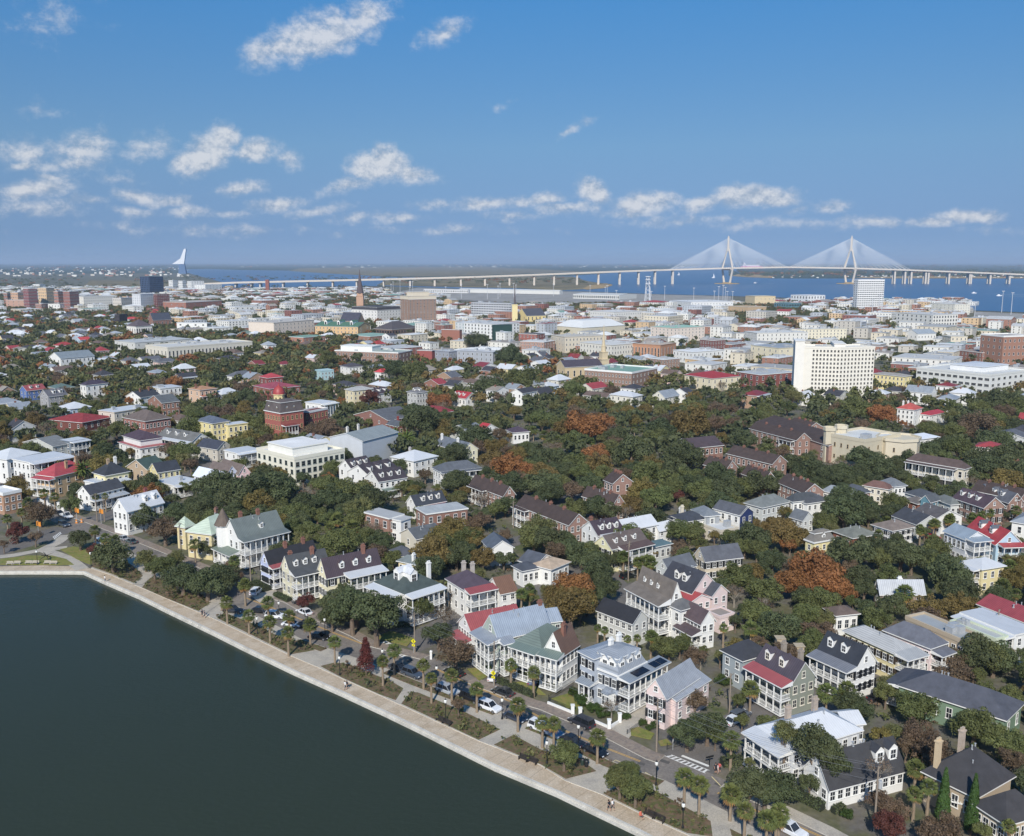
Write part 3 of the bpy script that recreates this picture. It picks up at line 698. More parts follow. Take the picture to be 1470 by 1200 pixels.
# painted markings
M_yel = plain('road_paint_yellow', (214, 168, 84), .7, var=.2); M_wht = plain('road_paint_white', (224, 222, 216), .7, var=.12); M_pale = plain('road_paint_pale_yellow', (222, 204, 150), .7, var=.15)
def line(px, w, m, z=.026):
    l = wpts(px); a, b = offset(l, w / 2), offset(l, -w / 2); return sheet('road_marking', a + b[::-1], z, m, world=True)
ctr = [(a + b) / 2 for a, b in zip([G(u, v).xy for u, v in zz(345,858, 440,893, 545,935)], [G(u, v).xy for u, v in zz(349,861, 444,896, 545,935)])]
for d in (-.14, .14):
    l = offset(wpts(zz(352,858, 410,880, 470,905, 530,928)), d); sheet('road_marking', offset(l, .06) + offset(l, -.06)[::-1], .026, M_yel, world=True)
    l = offset(wpts(zz(625,960, 680,985, 735,1008, 811,1049, 870,1074, 919,1093)), d); sheet('road_marking', offset(l, .06) + offset(l, -.06)[::-1], .026, M_yel, world=True)
    l = offset(wpts(zz(1030,1138, 1080,1162, 1135,1182, 1190,1206)), d); sheet('road_marking', offset(l, .06) + offset(l, -.06)[::-1], .026, M_yel, world=True)
def ladder(A, B, C, Dd, n, z=.027):                    # two long edges A-B and D-C with rungs between
    a, b, c, d = [G(*p).xy for p in (A, B, C, Dd)]
    for i in range(n):
        t0, t1 = (i + .25) / n, (i + .72) / n
        sheet('road_marking', [a.lerp(b, t0), a.lerp(b, t1), d.lerp(c, t1), d.lerp(c, t0)], z, M_wht, world=True)
    sheet('road_marking', [a, b, b.lerp(c, .1), a.lerp(d, .1)], z + .004, M_wht, world=True); sheet('road_marking', [d, c, c.lerp(b, .1), d.lerp(a, .1)], z + .004, M_wht, world=True)
ladder(K('a', 878, 568), K('a', 1028, 652), K('a', 1078, 634), K('a', 930, 556), 9)
ladder(K('c', 684, 690), K('c', 944, 802), K('c', 972, 782), K('c', 730, 682), 9)
line([K('c', 795, 688), K('c', 968, 756)], .55, M_wht); line([K('a', 975, 550), K('a', 1040, 575)], .5, M_wht)
ladder(K('g', 300, 520), K('g', 345, 490), K('g', 352, 500), K('g', 310, 535), 6)
for q in (((340,740),(372,716),(445,748)), ((500,655),(525,640),(590,670)), ((560,795),(640,838),(685,850),(655,875),(560,830)), ((560,800),(680,852))):
    line([K('c', *p) for p in q], .16, M_pale)
line([K('c', 985, 822), K('c', 1042, 880)], .16, M_pale)

rp_ = random.Random(9); M_patch = mixmat('asphalt_patch', [(88, 85, 82), (98, 94, 90)], .4, bump=.05)
for i in range(16):                                     # mended patches and covers in the road
    j = rp_.randrange(8, 23); t = rp_.random(); c = cl[j].lerp(cl[j + 1], t); e = min(cr, key=lambda q: (q - c).length); c = c.lerp(e, rp_.uniform(.25, .8)); d = (cl[j + 1] - cl[j]).normalized(); n = Vector((-d.y, d.x)); a, b = rp_.uniform(.5, 3.2), rp_.uniform(.3, .9)
    sheet('road_patch', [c - d * a - n * b, c + d * a - n * b, c + d * a * .9 + n * b, c - d * a + n * b * .9], .0205 + .0003 * i, M_patch, world=True)

# ------------------------------------------------------------------ the houses round the lake, front row first
DSH = (44, 46, 48)
house('lavender gabled house', 'pale lavender gabled house with black roof and two brick chimneys', 'A1 325 285 440 325 970 192', 6.2, LAV, ('s','gx',BLK,3.0), wins=(5,4), st=2, shut=DSH,
      porch=[('R',0,.42,1.6,2,4,('m',REDR,.5),5.6)], chim=[(.42,.5,1.3,BRK),(.8,.5,1.3,BRK)])
house('cream double-porch house', 'cream gabled house with grey shingle roof, two dormers and two-storey screened side porch', 'A1 525 345 675 400 1105 315', 7.0, CREAM, ('s','gx',(74,76,78),3.3), wins=(5,2), st=2, shut=(196,192,176),
      porch=[('R',0,.8,3.0,2,6,('s',(74,76,78),.9),6.6)], dorm=[('R',[.18,.42,.66],.30,(74,76,78),.9)], chim=[(.16,.7,.6,BRK),(.66,.4,1.2,BRK)])
house('cream maroon-roofed house', 'cream gabled house with dark maroon metal roof and three white dormers', 'z 448.3 821 469 827.5 547.5 811.5', 6.8, (232,224,190), ('m','gx',(80,68,72),3.6), wins=(5,3), st=2, shut=DSH,
      porch=[('R',.32,1,3.2,2,7,('m',WMET,.5),6.2)], dorm=[('R',[.3,.55,.8],.28,(80,68,72),.95)], chim=[(.75,.45,1.6,BRK)])
house('white hip-roofed corner house', 'white two-storey corner house with dark green hip roof, wide white dormers and wraparound porches', 'A2 285 365 630 490 1010 380', 7.2, W_, ('s','hip',(70,80,78),3.4), wins=(6,4), st=2,
      porch=[('R',0,1,2.6,2,7,('m',WMET,.5),6.8),('L',.1,1,2.8,2,6,('m',WMET,.5),6.7)], dorm=[('R',[.42],.38,WMET,1.5),('L',[.5],.38,WMET,1.5)], chim=[(.9,.2,1.6,W_,'w')])
house('white red-porch house', 'white two-storey house with dark maroon hip roof and red metal porch roof', 'z 640.3 832 668 847.5 706 840', 6.8, W_, ('s','hip',(76,66,76),2.6), wins=(3,3), st=2,
      porch=[('R',0,1,2.4,2,4,('m',REDR,.6),6.5)], chim=[(.5,.8,1.6,(170,160,150)),(.7,.6,1.6,(170,160,150))])
house('white copper-roofed house', 'narrow white house with copper brown gable roof and bay window', 'b 385 40 470 85 565 68', 5.6, W_, ('m','gx',(122,92,74),2.6), wins=(2,2), st=2)
house('white red-roofed cottage', 'long white cottage under a bright red metal gable roof behind russet tree', 'A3 92 340 290 440 855 325', 5.4, W_, ('m','gx',REDR,2.6), wins=(4,5), st=2,
      porch=[('L',0,1,2.0,1,4,('m',REDR,.5),3.0)])
house('silver-roofed gabled house', 'sage green house with silver standing seam gable roof and bayed white double porch', 'A3 395 405 580 510 1155 372', 7.6, (170,180,168), ('m','gx',(150,160,172),3.6), wins=(6,3), st=2,
      porch=[('L',-.1,1.05,2.6,2,5,('m',(150,156,164),.7),6.9),('R',0,.2,2.2,2,3,('m',(150,156,164),.6),6.9)], chim=[(.96,.5,.8,BRK)],
      extra=[dict(spec='A3 1085 210 1130 330 1240 300', z=6.2, roof=('m','gx',(160,170,182),1.6), wins=(2,0), prot=False)])
house('white green-roofed porch house', 'white gabled house with weathered green and brown copper roofs and a bayed double porch', 'A3 1060 645 1290 668 1545 575', 7.6, W_, ('m','gx',(112,88,74),3.4), wins=(4,2), st=2,
      porch=[('L',-.05,1.02,2.2,2,4,('m',COPG,.6),6.8)], chim=[(.45,.35,1.2,BRK)],
      extra=[dict(spec='A3 815 540 1060 640 1330 470', z=6.9, roof=('m','hip',(112,124,116),2.6), wins=(0,4), porch=[('L',0,1,2.2,2,5,('m',COPG,.6),6.5)])])
h10, P10, W10, D10 = house('grey-blue mansard house', 'large grey-blue mansard house with white dormers, double side porch and dark solar panels', 'A4 240 310 515 410 785 285', 6.7, (172,179,188), ('m','mans',(152,157,163),2.7), wins=(6,4), st=2, shut=(40,42,48),
      porch=[('R',0,1.5,2.6,2,8,('m',(140,148,156),.4),6.3),('L',.72,1.15,2.4,1,3,('m',(140,148,156),.7),4.0)], dorm=[('R',[.2,.5,.8],.32,(150,158,168),1.2),('L',[.25,.5,.75],.32,(150,158,168),1.2)],
      chim=[(.5,.75,1.0,W_,'w'),(.85,.8,1.0,W_,'w')], extra=[dict(spec='A4 133 180 285 238 560 150', z=9.0, roof=('m','hip',(150,158,168),.7), wins=(0,2), st=3, shut=(40,42,48), prot=False)])
house('pink silver-roofed house', 'pale pink gabled house with silver ribbed metal roof and dark shutters', 'A4 785 540 970 600 1290 395', 6.2, PINK, ('m','gx',(156,160,166),2.5), wins=(0,2), st=2, shut=(40,40,42),
      extra=[dict(spec='A4 970 600 1070 636 1390 440', z=5.0, roof=('m','shed',(156,160,166),1.1), wins=(4,1), st=2, shut=None)])
house('long brown-roofed porch house', 'large white house with weathered brown shingle roof, small dormers and long double piazza', 'A5 540 298 895 478 1030 455', 8.0, W_, ('s','gy',(112,104,96),4.2), wins=(2,8), st=2,
      porch=[('L',0,1,3.0,2,8,('s',(112,104,96),1.2),7.6,1.4)], dorm=[('L',[.42,.62,.82],.36,(112,104,96),.7)],
      extra=[dict(spec='A5 905 480 1010 560 1140 495', z=7.2, roof=('s','hip',(98,98,98),1.4), wins=(2,2), st=2)])
house('pale grey black-roofed house', 'pale grey two-storey house with charcoal roof in front of the long piazza', 'A5 130 548 505 690 655 630', 5.6, (196,196,190), ('s','gy',BLK,2.0), wins=(2,6), st=2)
house('white maroon-roofed wing house', 'small white house with maroon shingle roof and lean-to porch, outdoor units on its end wall', 'A5 1020 598 1225 690 1385 670', 6.0, W_, ('s','gy',(88,74,76),2.2), wins=(2,5), st=2,
      porch=[('L',0,1,2.4,1,4,('s',(84,72,74),.8),3.4)])
house('pink red-porch house', 'pink house with steep charcoal roof, two dormers and long red metal porch roof', 'A5 835 235 1130 372 1300 262', 6.8, PINK, ('s','gy',(58,60,68),3.8), wins=(2,3), st=2,
      dorm=[('L',[.38,.62],.34,(58,60,68),1.1)], extra=[dict(spec='A5 930 350 1115 470 1300 418', z=5.6, roof=('m','gy',RED2,1.2), wins=(3,3), st=2)])
house('pink back house', 'small pink gabled house with charcoal roof and dark rear balcony', 'A5 1235 335 1340 402 1470 345', 6.0, PINK, ('s','gy',SLATE,2.0), wins=(2,2), st=2)
house('pink terrace block', 'low flat pink stucco annex beside a palmetto', 'A5 1300 580 1420 650 1550 600', 3.4, PINK, ('p','flat',(150,140,132),0), wins=(2,1), st=1, par=.3)
house('grey twin-gabled house', 'grey house with slate blue gable roofs behind a clump of palmettos', 'e 490 130 560 160 705 120', 4.8, LGR, ('s','gx',(96,100,106),2.4), wins=(4,2), st=2)
house('tan slate-roofed townhouse', 'tan stucco townhouse with long slate roof and small awnings', 'e 722 62 765 98 972 72', 6.0, (206,194,172), ('s','gx',(88,90,96),2.6), wins=(6,2), st=2, shut=DSH)
house('grey-green red-porch house', 'grey-green gabled house with plum metal roof, red porch roof and red blinds', 'A6 290 362 600 515 808 466', 6.2, (140,144,132), ('m','gy',(82,74,80),3.3), wins=(3,5), st=2, wfc=(222,216,200),
      porch=[('L',0,1,2.4,2,6,('m',REDR,.7),5.9)], dorm=[('L',[.4,.78],.42,(82,74,80),1.05)], chim=[(.85,.3,.9,(150,136,120)),(.85,.75,.9,(150,136,120))],
      extra=[dict(spec='A6 66 245 205 332 390 262', z=6.0, roof=('s','hip',(58,60,66),2.4), wall=(158,166,168), wins=(0,2), prot=True)])
house('white charcoal-roofed house', 'white gabled house with charcoal roof, two big dormers and black shutters', 'A6 805 258 1120 390 1305 342', 6.3, W_, ('s','gy',(48,52,60),3.4), wins=(4,5), st=2, shut=(36,38,42),
      porch=[('L',0,1,2.5,2,6,('m',(120,122,128),.6),5.9)], dorm=[('L',[.42,.78],.40,(48,52,60),1.05)], extra=[])
house('long yellow house', 'long yellow house with pale grey metal hip roof and double end porch', 'f 445 742 735 868 860 845', 5.8, YEL, ('m','hip',(176,176,174),1.6), wins=(2,8), st=2, shut=(70,60,50), porch=[('R',0,1,3.0,2,4,('m',(176,176,174),.5),5.5)])
house('pink grey-roofed house', 'pale pink house with blue-grey hip roof and white front porch', 'f 660 745 935 838 1080 830', 6.0, (222,205,203), ('s','hip',(104,106,114),2.4), wins=(2,7), st=2, porch=[('R',.1,.9,2.4,2,4,('s',(104,106,114),.5),5.0)])
house('tan parapet house', 'long tan flat-roofed house with bracketed cornice and grey roof deck', 'f 795 672 1130 815 1240 790', 6.4, (186,170,146), ('p','flat',(150,154,156),0), wins=(3,9), st=2, par=.5, units=3)
house('mint flat-roofed house', 'pale mint flat-roofed house with green shutters', 'f 1050 695 1310 800 1370 780', 6.0, (206,214,188), ('p','flat',(178,180,176),0), wins=(2,8), st=2, shut=(60,120,86), par=.4, units=2)
house('white flat piazza house', 'long white house with flat white roof and side piazza', 'f 1115 640 1415 765 1530 735', 6.4, W_, ('m','flat',WMET,0), wins=(2,8), st=2, porch=[('L',0,1,2.4,2,9,('m',WMET,.3),6.0)])
house('green red-roofed house', 'sage green house with long red metal roof and a skylight', 'f 1215 582 1490 692 1600 650', 6.0, (164,178,132), ('m','gy',(172,74,78),1.6), wins=(2,8), st=2)
house('yellow white-roofed house', 'yellow house with white metal roof beside palmettos', 'f 1120 345 1230 388 1350 366', 6.6, YEL, ('m','hip',WMET,1.6), wins=(3,3), st=2, porch=[('L',.1,.9,2,2,3,('m',WMET,.4),6.2)])
house('tall pale grey house', 'tall pale grey house with blue-grey metal roof and triple rear porches', 'f 975 172 1140 216 1300 218', 8.0, (206,208,210), ('m','gy',(148,160,170),1.8), wins=(0,5), st=2, porch=[('R',0,.8,3.0,3,4,('m',(148,160,170),.3),8.0)])
house('blue red-roofed house', 'light blue house with bright red roof and two grey dormers', 'f 1185 155 1312 242 1430 225', 6.4, (170,196,212), ('m','gy',(190,66,66),3.4), wins=(3,4), st=2, dorm=[('L',[.35,.7],.42,(96,100,106),1.1)], porch=[('R',.1,1,2.4,2,4,('m',(190,66,66),.5),6.0)])
house('small white-roofed cottage', 'tan shingled cottage with white ribbed metal roof among dark oaks', 'f 590 490 650 518 905 520', 4.2, (150,134,122), ('m','gx',(180,183,186),2.4), wins=(4,1), st=1, chim=[(.5,.6,.6,W_,'w')])
house('white brown-roofed cottage', 'small white cottage with brown hip roof below the orange tree', 'f 335 612 400 652 522 640', 4.6, W_, ('s','hip',(100,86,78),1.2), wins=(3,2), st=1)
house('pale yellow mansard house', 'pale yellow house with grey-brown mansard roof and arched dormer', 'f 255 215 272 238 385 216', 6.0, (222,210,160), ('s','mans',(116,112,106),2.2), wins=(3,1), st=2, dorm=[('R',[.5],.3,(116,112,106),.9)])
house('brick grey-hipped house', 'low brick house with grey-green hip roof beside an old oak', 'f 415 165 495 210 605 180', 4.0, BRK, ('s','hip',(118,120,112),2.0), wins=(4,2), st=1)
house('white brown-hipped house', 'white two-storey house with brown hip roof and black shutters beside the tall pale grey house', 'f 600 135 720 168 852 148', 4.6, W_, ('s','hip',(124,112,104),1.8), wins=(4,3), st=2, shut=DSH)
house('dark hip-roofed house', 'low house under a broad charcoal hip roof with white gable edge', 'f 770 75 860 130 955 100', 4.4, LGR, ('s','gy',(66,68,74),2.2), wins=(3,3), st=1)
house('grey-roofed gable house', 'white house with dark grey gable and brown side slope', 'f 880 52 965 100 1092 75', 4.8, W_, ('s','gy',(88,84,84),2.2), wins=(3,2), st=1)
house('green porch house', 'green clapboard house with broad charcoal hip roof and white porch posts', 'd 757 218 1360 412 1500 330', 4.6, (114,136,114), ('s','hip',(78,80,88),2.6), wins=(2,7), st=1, porch=[('F',0,1,2.4,1,4,('s',(78,80,88),.5),4.2)])
house('white metal-roofed complex', 'rambling white house with broad white metal roofs and an angled double porch', 'A7 100 285 450 462 1060 308', 6.0, (204,206,208), ('m','hip',(206,208,210),2.4), wins=(7,4), st=2,
      porch=[('L',0,1,2.6,2,5,('m',(206,208,210),.5),5.7)], chim=[(.35,.8,1.0,(168,150,132)),(.78,.85,1.0,(168,150,132))],
      extra=[dict(spec='A7 770 130 905 235 1065 228', z=4.4, roof=('m','gx',(206,208,210),1.0), wins=(3,0), st=1, prot=False)])
house('white black-shingled house', 'white clapboard house with long black shingle roof, two rear dormers and brick steps', 'A7 545 605 765 765 1400 605', 3.7, W_, ('s','gx',(60,60,62),3.7), wins=(10,3), st=1, wfc=(228,228,224),
      dorm=[('R',[.72,.9],.34,(60,62,68),1.25)])
house('tan charcoal-roofed villa', 'tan stucco villa with broad charcoal hip roofs, copper ridges and a white pergola', 'A8 255 430 900 690 1480 520', 4.6, (176,160,138), ('s','hip',(60,59,61),4.2), wins=(0,4), st=1, chim=[(.1,.85,1.4,(206,184,150),'w'),(.75,.85,1.2,(170,150,130))],
      extra=[dict(spec='A8 930 770 1260 1010 1640 860', z=4.0, roof=('s','hip',(60,59,61),2.8), wins=(5,4), st=1)])
# ------------------------------------------------------------------ beyond the intersection
house('white triple-porch mansion', 'tall white mansion with flat white roof and three tiers of porches', 'g 108 72 170 98 397 55', 10.0, W_, ('m','flat',(206,208,210),0), wins=(6,4), st=3, porch=[('R',0,1,2.8,3,7,('m',(206,208,210),.4),9.7)])
house('white tin-roofed house', 'white house with stepped white metal roofs and a cupola behind the triple-porch mansion', 'g -60 55 40 80 215 40', 9.0, W_, ('m','hip',(205,207,208),2.6), wins=(4,3), st=2)
house('tan red-roofed villa', 'tan villa with bright red tile roof and round corner porch', 'g 232 160 312 178 500 130', 7.4, (206,176,138), ('m','hip',(192,76,80),3.4), wins=(4,3), st=2, chim=[(.45,.2,.8,(176,140,100)),(.8,.3,1.4,(176,140,100))], porch=[('L',0,1,2.4,2,5,('m',(192,76,80),.4),6.6)])
house('yellow black-roofed house', 'yellow house with steep black hip roof and tall tan chimney', 'g 525 155 600 172 735 148', 8.2, (222,212,166), ('s','hip',(52,56,62),3.6), wins=(4,2), st=2, chim=[(.4,.5,1.2,(168,140,108)),(.8,.7,1.2,W_,'w')])
house('white colonnaded porch house', 'white house with broad pale grey porch roof below the black-roofed yellow house', 'g 505 198 560 218 715 182', 6.2, W_, ('m','flat',(196,200,206),0), wins=(5,2), st=2, porch=[('R',0,1,2.2,2,6,('m',(200,204,208),.3),5.8)])
house('dark-roofed porch house', 'white house with dark slate roof and long grey porch above roadside palms', 'g 470 258 512 278 700 232', 5.6, W_, ('s','gx',(64,66,72),2.4), wins=(6,2), st=2, porch=[('R',0,1,2.4,1,7,('m',(170,176,182),.5),3.4)])
house('yellow gabled house', 'pale yellow gabled house with black roof beside the dark green roof', 'g 875 128 898 150 1025 130', 6.2, (224,212,158), ('s','gx',(52,56,64),2.6), wins=(4,2), st=2)
house('tan green-roofed house', 'tan gabled house with dark green roof', 'g 800 100 838 135 930 108', 6.2, (176,156,132), ('s','gx',(66,84,78),3.0), wins=(3,2), st=2)
house('white tin-roofed cottage', 'white cottage with pale blue-white metal gable roof', 'g 1100 165 1240 195 1312 182', 5.8, W_, ('m','gy',(214,220,228),2.4), wins=(2,4), st=2)
house('lavender brown-roofed cottage', 'lavender cottage with brown gable roof', 'g 1205 132 1292 165 1345 150', 5.2, (206,212,230), ('s','gy',(110,98,92),2.8), wins=(2,3), st=2)
house('rose brown-roofed cottage', 'rose pink cottage with brown gable roof', 'g 1272 118 1362 160 1412 145', 5.2, (226,196,196), ('s','gy',(110,98,92),2.8), wins=(2,3), st=2)
house('low white flat-roofed house', 'low white house with flat white roof between trees', 'g 940 192 990 228 1120 195', 4.6, W_, ('m','flat',(205,207,208),0), wins=(5,2), st=1, units=1, porch=[('R',0,1,2.2,1,5,('m',WMET,.2),4.2)])
house('white gabled villa', 'white villa with white metal gable roof and red brick chimney', 'g 672 348 722 372 928 318', 7.6, W_, ('m','gx',(204,206,208),3.2), wins=(6,3), st=2, chim=[(.75,.6,1.2,(150,74,66))], dorm=[('R',[.6,.85],.3,WMET,1.0)])
house('yellow pale-green-roofed house', 'yellow house with pale green metal roofs and corner pavilion', 'g 1098 478 1205 508 1335 440', 7.2, (212,198,154), ('m','hip',(190,202,182),3.4), wins=(4,3), st=2, chim=[(.7,.6,1.6,(140,96,78))],
      extra=[dict(spec='g 1022 455 1055 468 1092 452', z=6.4, roof=('m','hip',(190,202,182),2.6), wins=(1,1), prot=False)])
hq, Pq, Wq, Dq = house('white turreted house', 'large white house with grey-green metal roof, brown-capped turret and two-storey porches', 'h 10 655 92 692 348 632', 8.0, W_, ('m','gx',(112,119,115),4.4), wins=(7,3), st=2,
      porch=[('R',0,1,2.6,2,9,('m',(112,119,115),.5),7.6),('L',0,1.1,3.0,1,5,('m',(112,124,112),.7),4.0)], chim=[(.25,.6,1.4,BRK),(.6,.5,1.4,BRK)], dorm=[('R',[.55],.3,(112,119,115),.9)])
tm = MB(); tm.lathe([(1.9,0),(1.9,10.2),(2.3,10.25),(2.3,10.45)], 8); tro = tm.build('turret', trim(W_), hq, T((0, Dq, 0)))
tm = MB(); tm.lathe([(2.4,10.45),(1.6,12.0),(.5,14.2),(.06,14.9)], 12); tm.build('turret_roof', shingle((104,92,82)), tro)
for k in range(3):
    a = math.pi + .5 + k * .8; link('window', win_meshes(.9,1.7)[0], tro, RZ(a + math.pi/2 - math.pi) @ T((0,-1.86,7.4)))
house('tan brick flat-roofed house', 'tan brick apartment house with flat white roof and red cornice at the street corner', 'g -60 258 18 285 118 262', 6.4, (168,124,92), ('p','flat',(214,214,212),0), wins=(3,3), st=2, brick=True, par=.6)
house('white flat-topped house', 'white house with flat pale roof and white porch', 'g 1310 22 1352 45 1480 22', 6.2, W_, ('m','flat',(206,210,214),0), wins=(4,2), st=2, porch=[('R',0,1,2.2,2,5,('m',(206,210,214),.2),5.9)])
# ------------------------------------------------------------------ middle of the view
house('cream condominium', 'long cream four-storey apartment house with roof terrace planting and white penthouse', 'h 203 185 408 242 690 190', 9.6, (226,222,204), ('p','flat',(214,212,206),0), cat='building', name='apartment_house', wins=(9,7), st=3, par=.9, wsize=(1.5,1.7), wfc=(110,124,118),
      extra=[dict(part=(.12,.82,.2,.85), z=12.8, wall=(228,226,216), roof=('p','flat',(232,230,226),0), wins=(8,5), st=1, wsize=(1.6,2.0), base=9.4)])
house('wrapped grey mansion', 'tall mansion wrapped in pale grey scaffold sheeting under grey metal roof', 'h 656 98 795 132 928 72', 11.6, (190,194,198), ('m','gx',(148,154,152),2.2), wins=(0,0), st=3, chim=[(.3,.8,1.2,(196,190,180)),(.6,.8,1.2,(196,190,180))])
for sp, lb, ns, zc in (('h 680 272 735 292 845 266','dark-roofed row house highest on the slope of three, with white dormers','upper dormered row house',7.4), ('h 762 292 832 328 986 286','middle one of three dark-roofed row houses with white dormers','middle dormered row house',7.0),
               ('h 832 332 888 362 1046 336','lowest of three dark-roofed row houses, its porch roof green','green-porch row house',6.4)):
    house(ns, lb, sp, zc, W_, ('s','gx',(62,56,62),2.8), wins=(5,2), st=2, dorm=[('R',[.2,.5,.8],.3,(62,56,62),1.0)], group='dormered row houses', porch=[('R',.1,1,2.0,1,4,('m',COPG,.4),3.0)] if 'green' in lb else [])
house('white pyramid-roofed house', 'white house with white metal pyramid roof beside date palms', 'h 985 218 1088 248 1205 215', 6.2, W_, ('m','hip',(206,208,210),2.6), wins=(4,3), st=2, chim=[(.5,.7,.7,(180,172,164))])
house('slate-roofed porch house', 'white house with wide blue slate hip roof and double front porch', 'h 1172 288 1242 308 1470 285', 6.6, W_, ('s','hip',(92,96,102),2.4), wins=(7,3), st=2, porch=[('R',0,1,2.4,2,7,('s',(92,96,102),.3),6.3)])
house('brick white-bay house', 'boxy brick house with flat grey roof and white stucco bay', 'h 795 545 948 577 1045 558', 7.6, (148,106,88), ('p','flat',(176,176,174),0), wins=(2,3), st=2, brick=True, wsize=(1.5,2.0),
      extra=[dict(spec='h 948 572 1015 590 1046 566', z=7.2, wall=W_, roof=('p','flat',(176,176,174),0), wins=(1,1), st=2, wsize=(1.5,2.0), prot=False)])
house('brick pale-roofed house', 'long brick and white house with flat pale metal roof beside the boxy brick house', 'h 1092 518 1162 552 1395 520', 7.4, (140,98,82), ('m','flat',(186,186,182),0), wins=(5,2), st=2, brick=True, wsize=(1.2,1.9))
house('tan garage house', 'low tan stucco cottage with grey gable roof below the brick houses', 'h 1068 642 1102 690 1245 655', 4.0, (206,200,184), ('s','gx',(88,92,96),2.0), wins=(3,1), st=1)
house('grey-roofed shed house', 'small cottage with plain charcoal hip roof behind the yellow cottage', 'h 975 755 1012 792 1095 776', 3.6, LGR, ('s','hip',(84,86,92),1.6), wins=(2,1), st=1)
house('small yellow cottage', 'small yellow cottage with grey hip roof and white chimney', 'A2 548 125 742 160 852 125', 5.2, (218,200,154), ('s','hip',(112,120,120),1.4), wins=(3,3), st=2, chim=[(.15,.15,1.2,W_,'w')])
house('dark dormered cottage', 'low house with black roof, three white dormers and red porch roof', 'h 1018 485 1100 500 1278 472', 4.6, W_, ('s','gx',(58,62,70),2.6), wins=(5,2), st=1, dorm=[('R',[.3,.55,.8],.3,(58,62,70),1.0)], porch=[('R',.4,1,2.0,1,4,('m',RED2,.4),3.0)])
BRO = (72, 60, 56)
def brickrow(sp, z, lb, wins=(2,9), **kw):
    house(' '.join(lb.split()[:4]), lb, sp, z, (150,112,96), ('s','gy',BRO,2.6), name='brick_row', cat='row house', wins=wins, st=2, brick=True, group='brick rows of the housing court', chim=[(.5,.25,.7,BRK),(.5,.5,.7,BRK),(.5,.78,.7,BRK)], **kw)
brickrow('i 140 372 330 442 395 432', 6.2, 'porched brick row with white balcony beside the slate-roofed porch house', porch=[('L',.5,.95,1.8,2,5,('s',BRO,.2),5.6)])
brickrow('i 410 492 705 608 795 585', 6.6, 'longest brick row with green door hoods beside white dormered house', wins=(3,11), porch=[('L',.75,1,1.8,2,4,('s',BRO,.2),6.0)])
brickrow('i 890 352 955 372 1065 362', 7.8, 'tall brick gable end rising among golden trees', wins=(2,3))
brickrow('i 782 440 955 492 1010 478', 6.2, 'low brick row half hidden by oaks near the brick gable', wins=(2,7))
brickrow('j 876 238 1180 312 1242 288', 8.0, 'two-storey brick row facing the court, pale dormer vents on its roof', wins=(2,9))
brickrow('j 718 312 865 348 930 332', 7.8, 'short brick row with lit gable end behind oaks', wins=(2,5))
brickrow('j 985 372 1120 425 1190 412', 6.4, 'brick row roof showing between two round oaks', wins=(2,6))
brickrow('j 1268 432 1395 508 1470 475', 6.4, 'brick row nearest the grey-roofed townhouses', wins=(2,6))
brickrow('j 1030 68 1345 150 1425 138', 7.6, 'brick row with white upper balcony under the jail', wins=(2,9), porch=[('L',.05,.3,1.8,2,4,('s',BRO,.2),6.6)])
brickrow('j 1312 40 1412 78 1500 60', 7.6, 'brick row seen past a russet tree near the jail', wins=(2,6))
brickrow('z 1098 605 1190 640 1230 632', 7.0, 'brick row behind the sandstone jail', wins=(2,6))
brickrow('k 1138 592 1440 655 1510 628', 7.2, 'brick row with long dark roof behind the dormered brick house', wins=(2,8))
house('brick court block', 'brick block with flat wall of white windows facing the water', 'j 560 162 628 205 838 182', 8.2, (146,106,90), ('s','gx',(76,64,68),2.6), name='brick_row', cat='row house', wins=(7,3), st=2, brick=True, group='brick rows of the housing court')
house('white dormered long house', 'long white house with maroon dormered front and white metal rear roof', 'i 800 622 868 668 1010 640', 7.0, W_, ('s','gx',(66,56,64),2.8), wins=(4,3), st=2, dorm=[('R',[.25,.52,.8],.3,(66,56,64),.95)], chim=[(.1,.6,1.0,BRK)],
      extra=[dict(spec='i 985 600 1012 640 1200 602', z=6.6, roof=('m','gx',(206,208,210),2.0), wins=(5,0)), dict(spec='i 1190 625 1215 640 1284 622', z=5.0, roof=('m','gx',(210,212,214),1.6), wins=(2,1))], porch=[('R',.1,1,2.4,2,5,('m',(190,192,194),.4),6.5)])
house('cream dormered house', 'cream gabled house with brown roof, three arched dormers and maroon porch roof', 'i 870 705 945 745 1140 695', 6.6, (224,218,178), ('s','gx',(98,88,84),2.6), wins=(4,3), st=2, shut=DSH, dorm=[('R',[.2,.45,.72],.3,(98,88,84),.85)], porch=[('R',.2,1,2.6,2,5,('s',(86,70,68),.7),6.0)])
house('teal-roofed shed house', 'small white house with teal metal roof under a yellow tree', 'i 1130 718 1190 738 1286 718', 4.6, LGR, ('m','hip',(92,112,116),1.0), wins=(3,2), st=1)
house('white black-hipped house', 'low white house with black hip roof behind the oaks', 'i 1282 562 1352 605 1480 580', 4.0, W_, ('s','hip',(56,60,68),2.0), wins=(4,2), st=1, chim=[(.4,.7,1.2,W_,'w')])
house('white blue-roofed cottage', 'white gabled cottage with slate blue roof beside a golden tree', 'i 195 700 258 748 385 738', 4.8, W_, ('s','gy',(84,92,102),2.0), wins=(3,2), st=1)
house('tan-roofed cottage', 'white cottage with faded tan hip roof', 'i 502 835 600 865 690 820', 4.6, W_, ('s','hip',(176,156,134),1.4), wins=(3,2), st=1)
house('blue-grey cottage', 'cottage with plain slate roof beside the tan-roofed cottage', 'i 450 800 515 838 585 790', 4.4, W_, ('s','gy',(80,84,92),1.8), wins=(2,2), st=1)
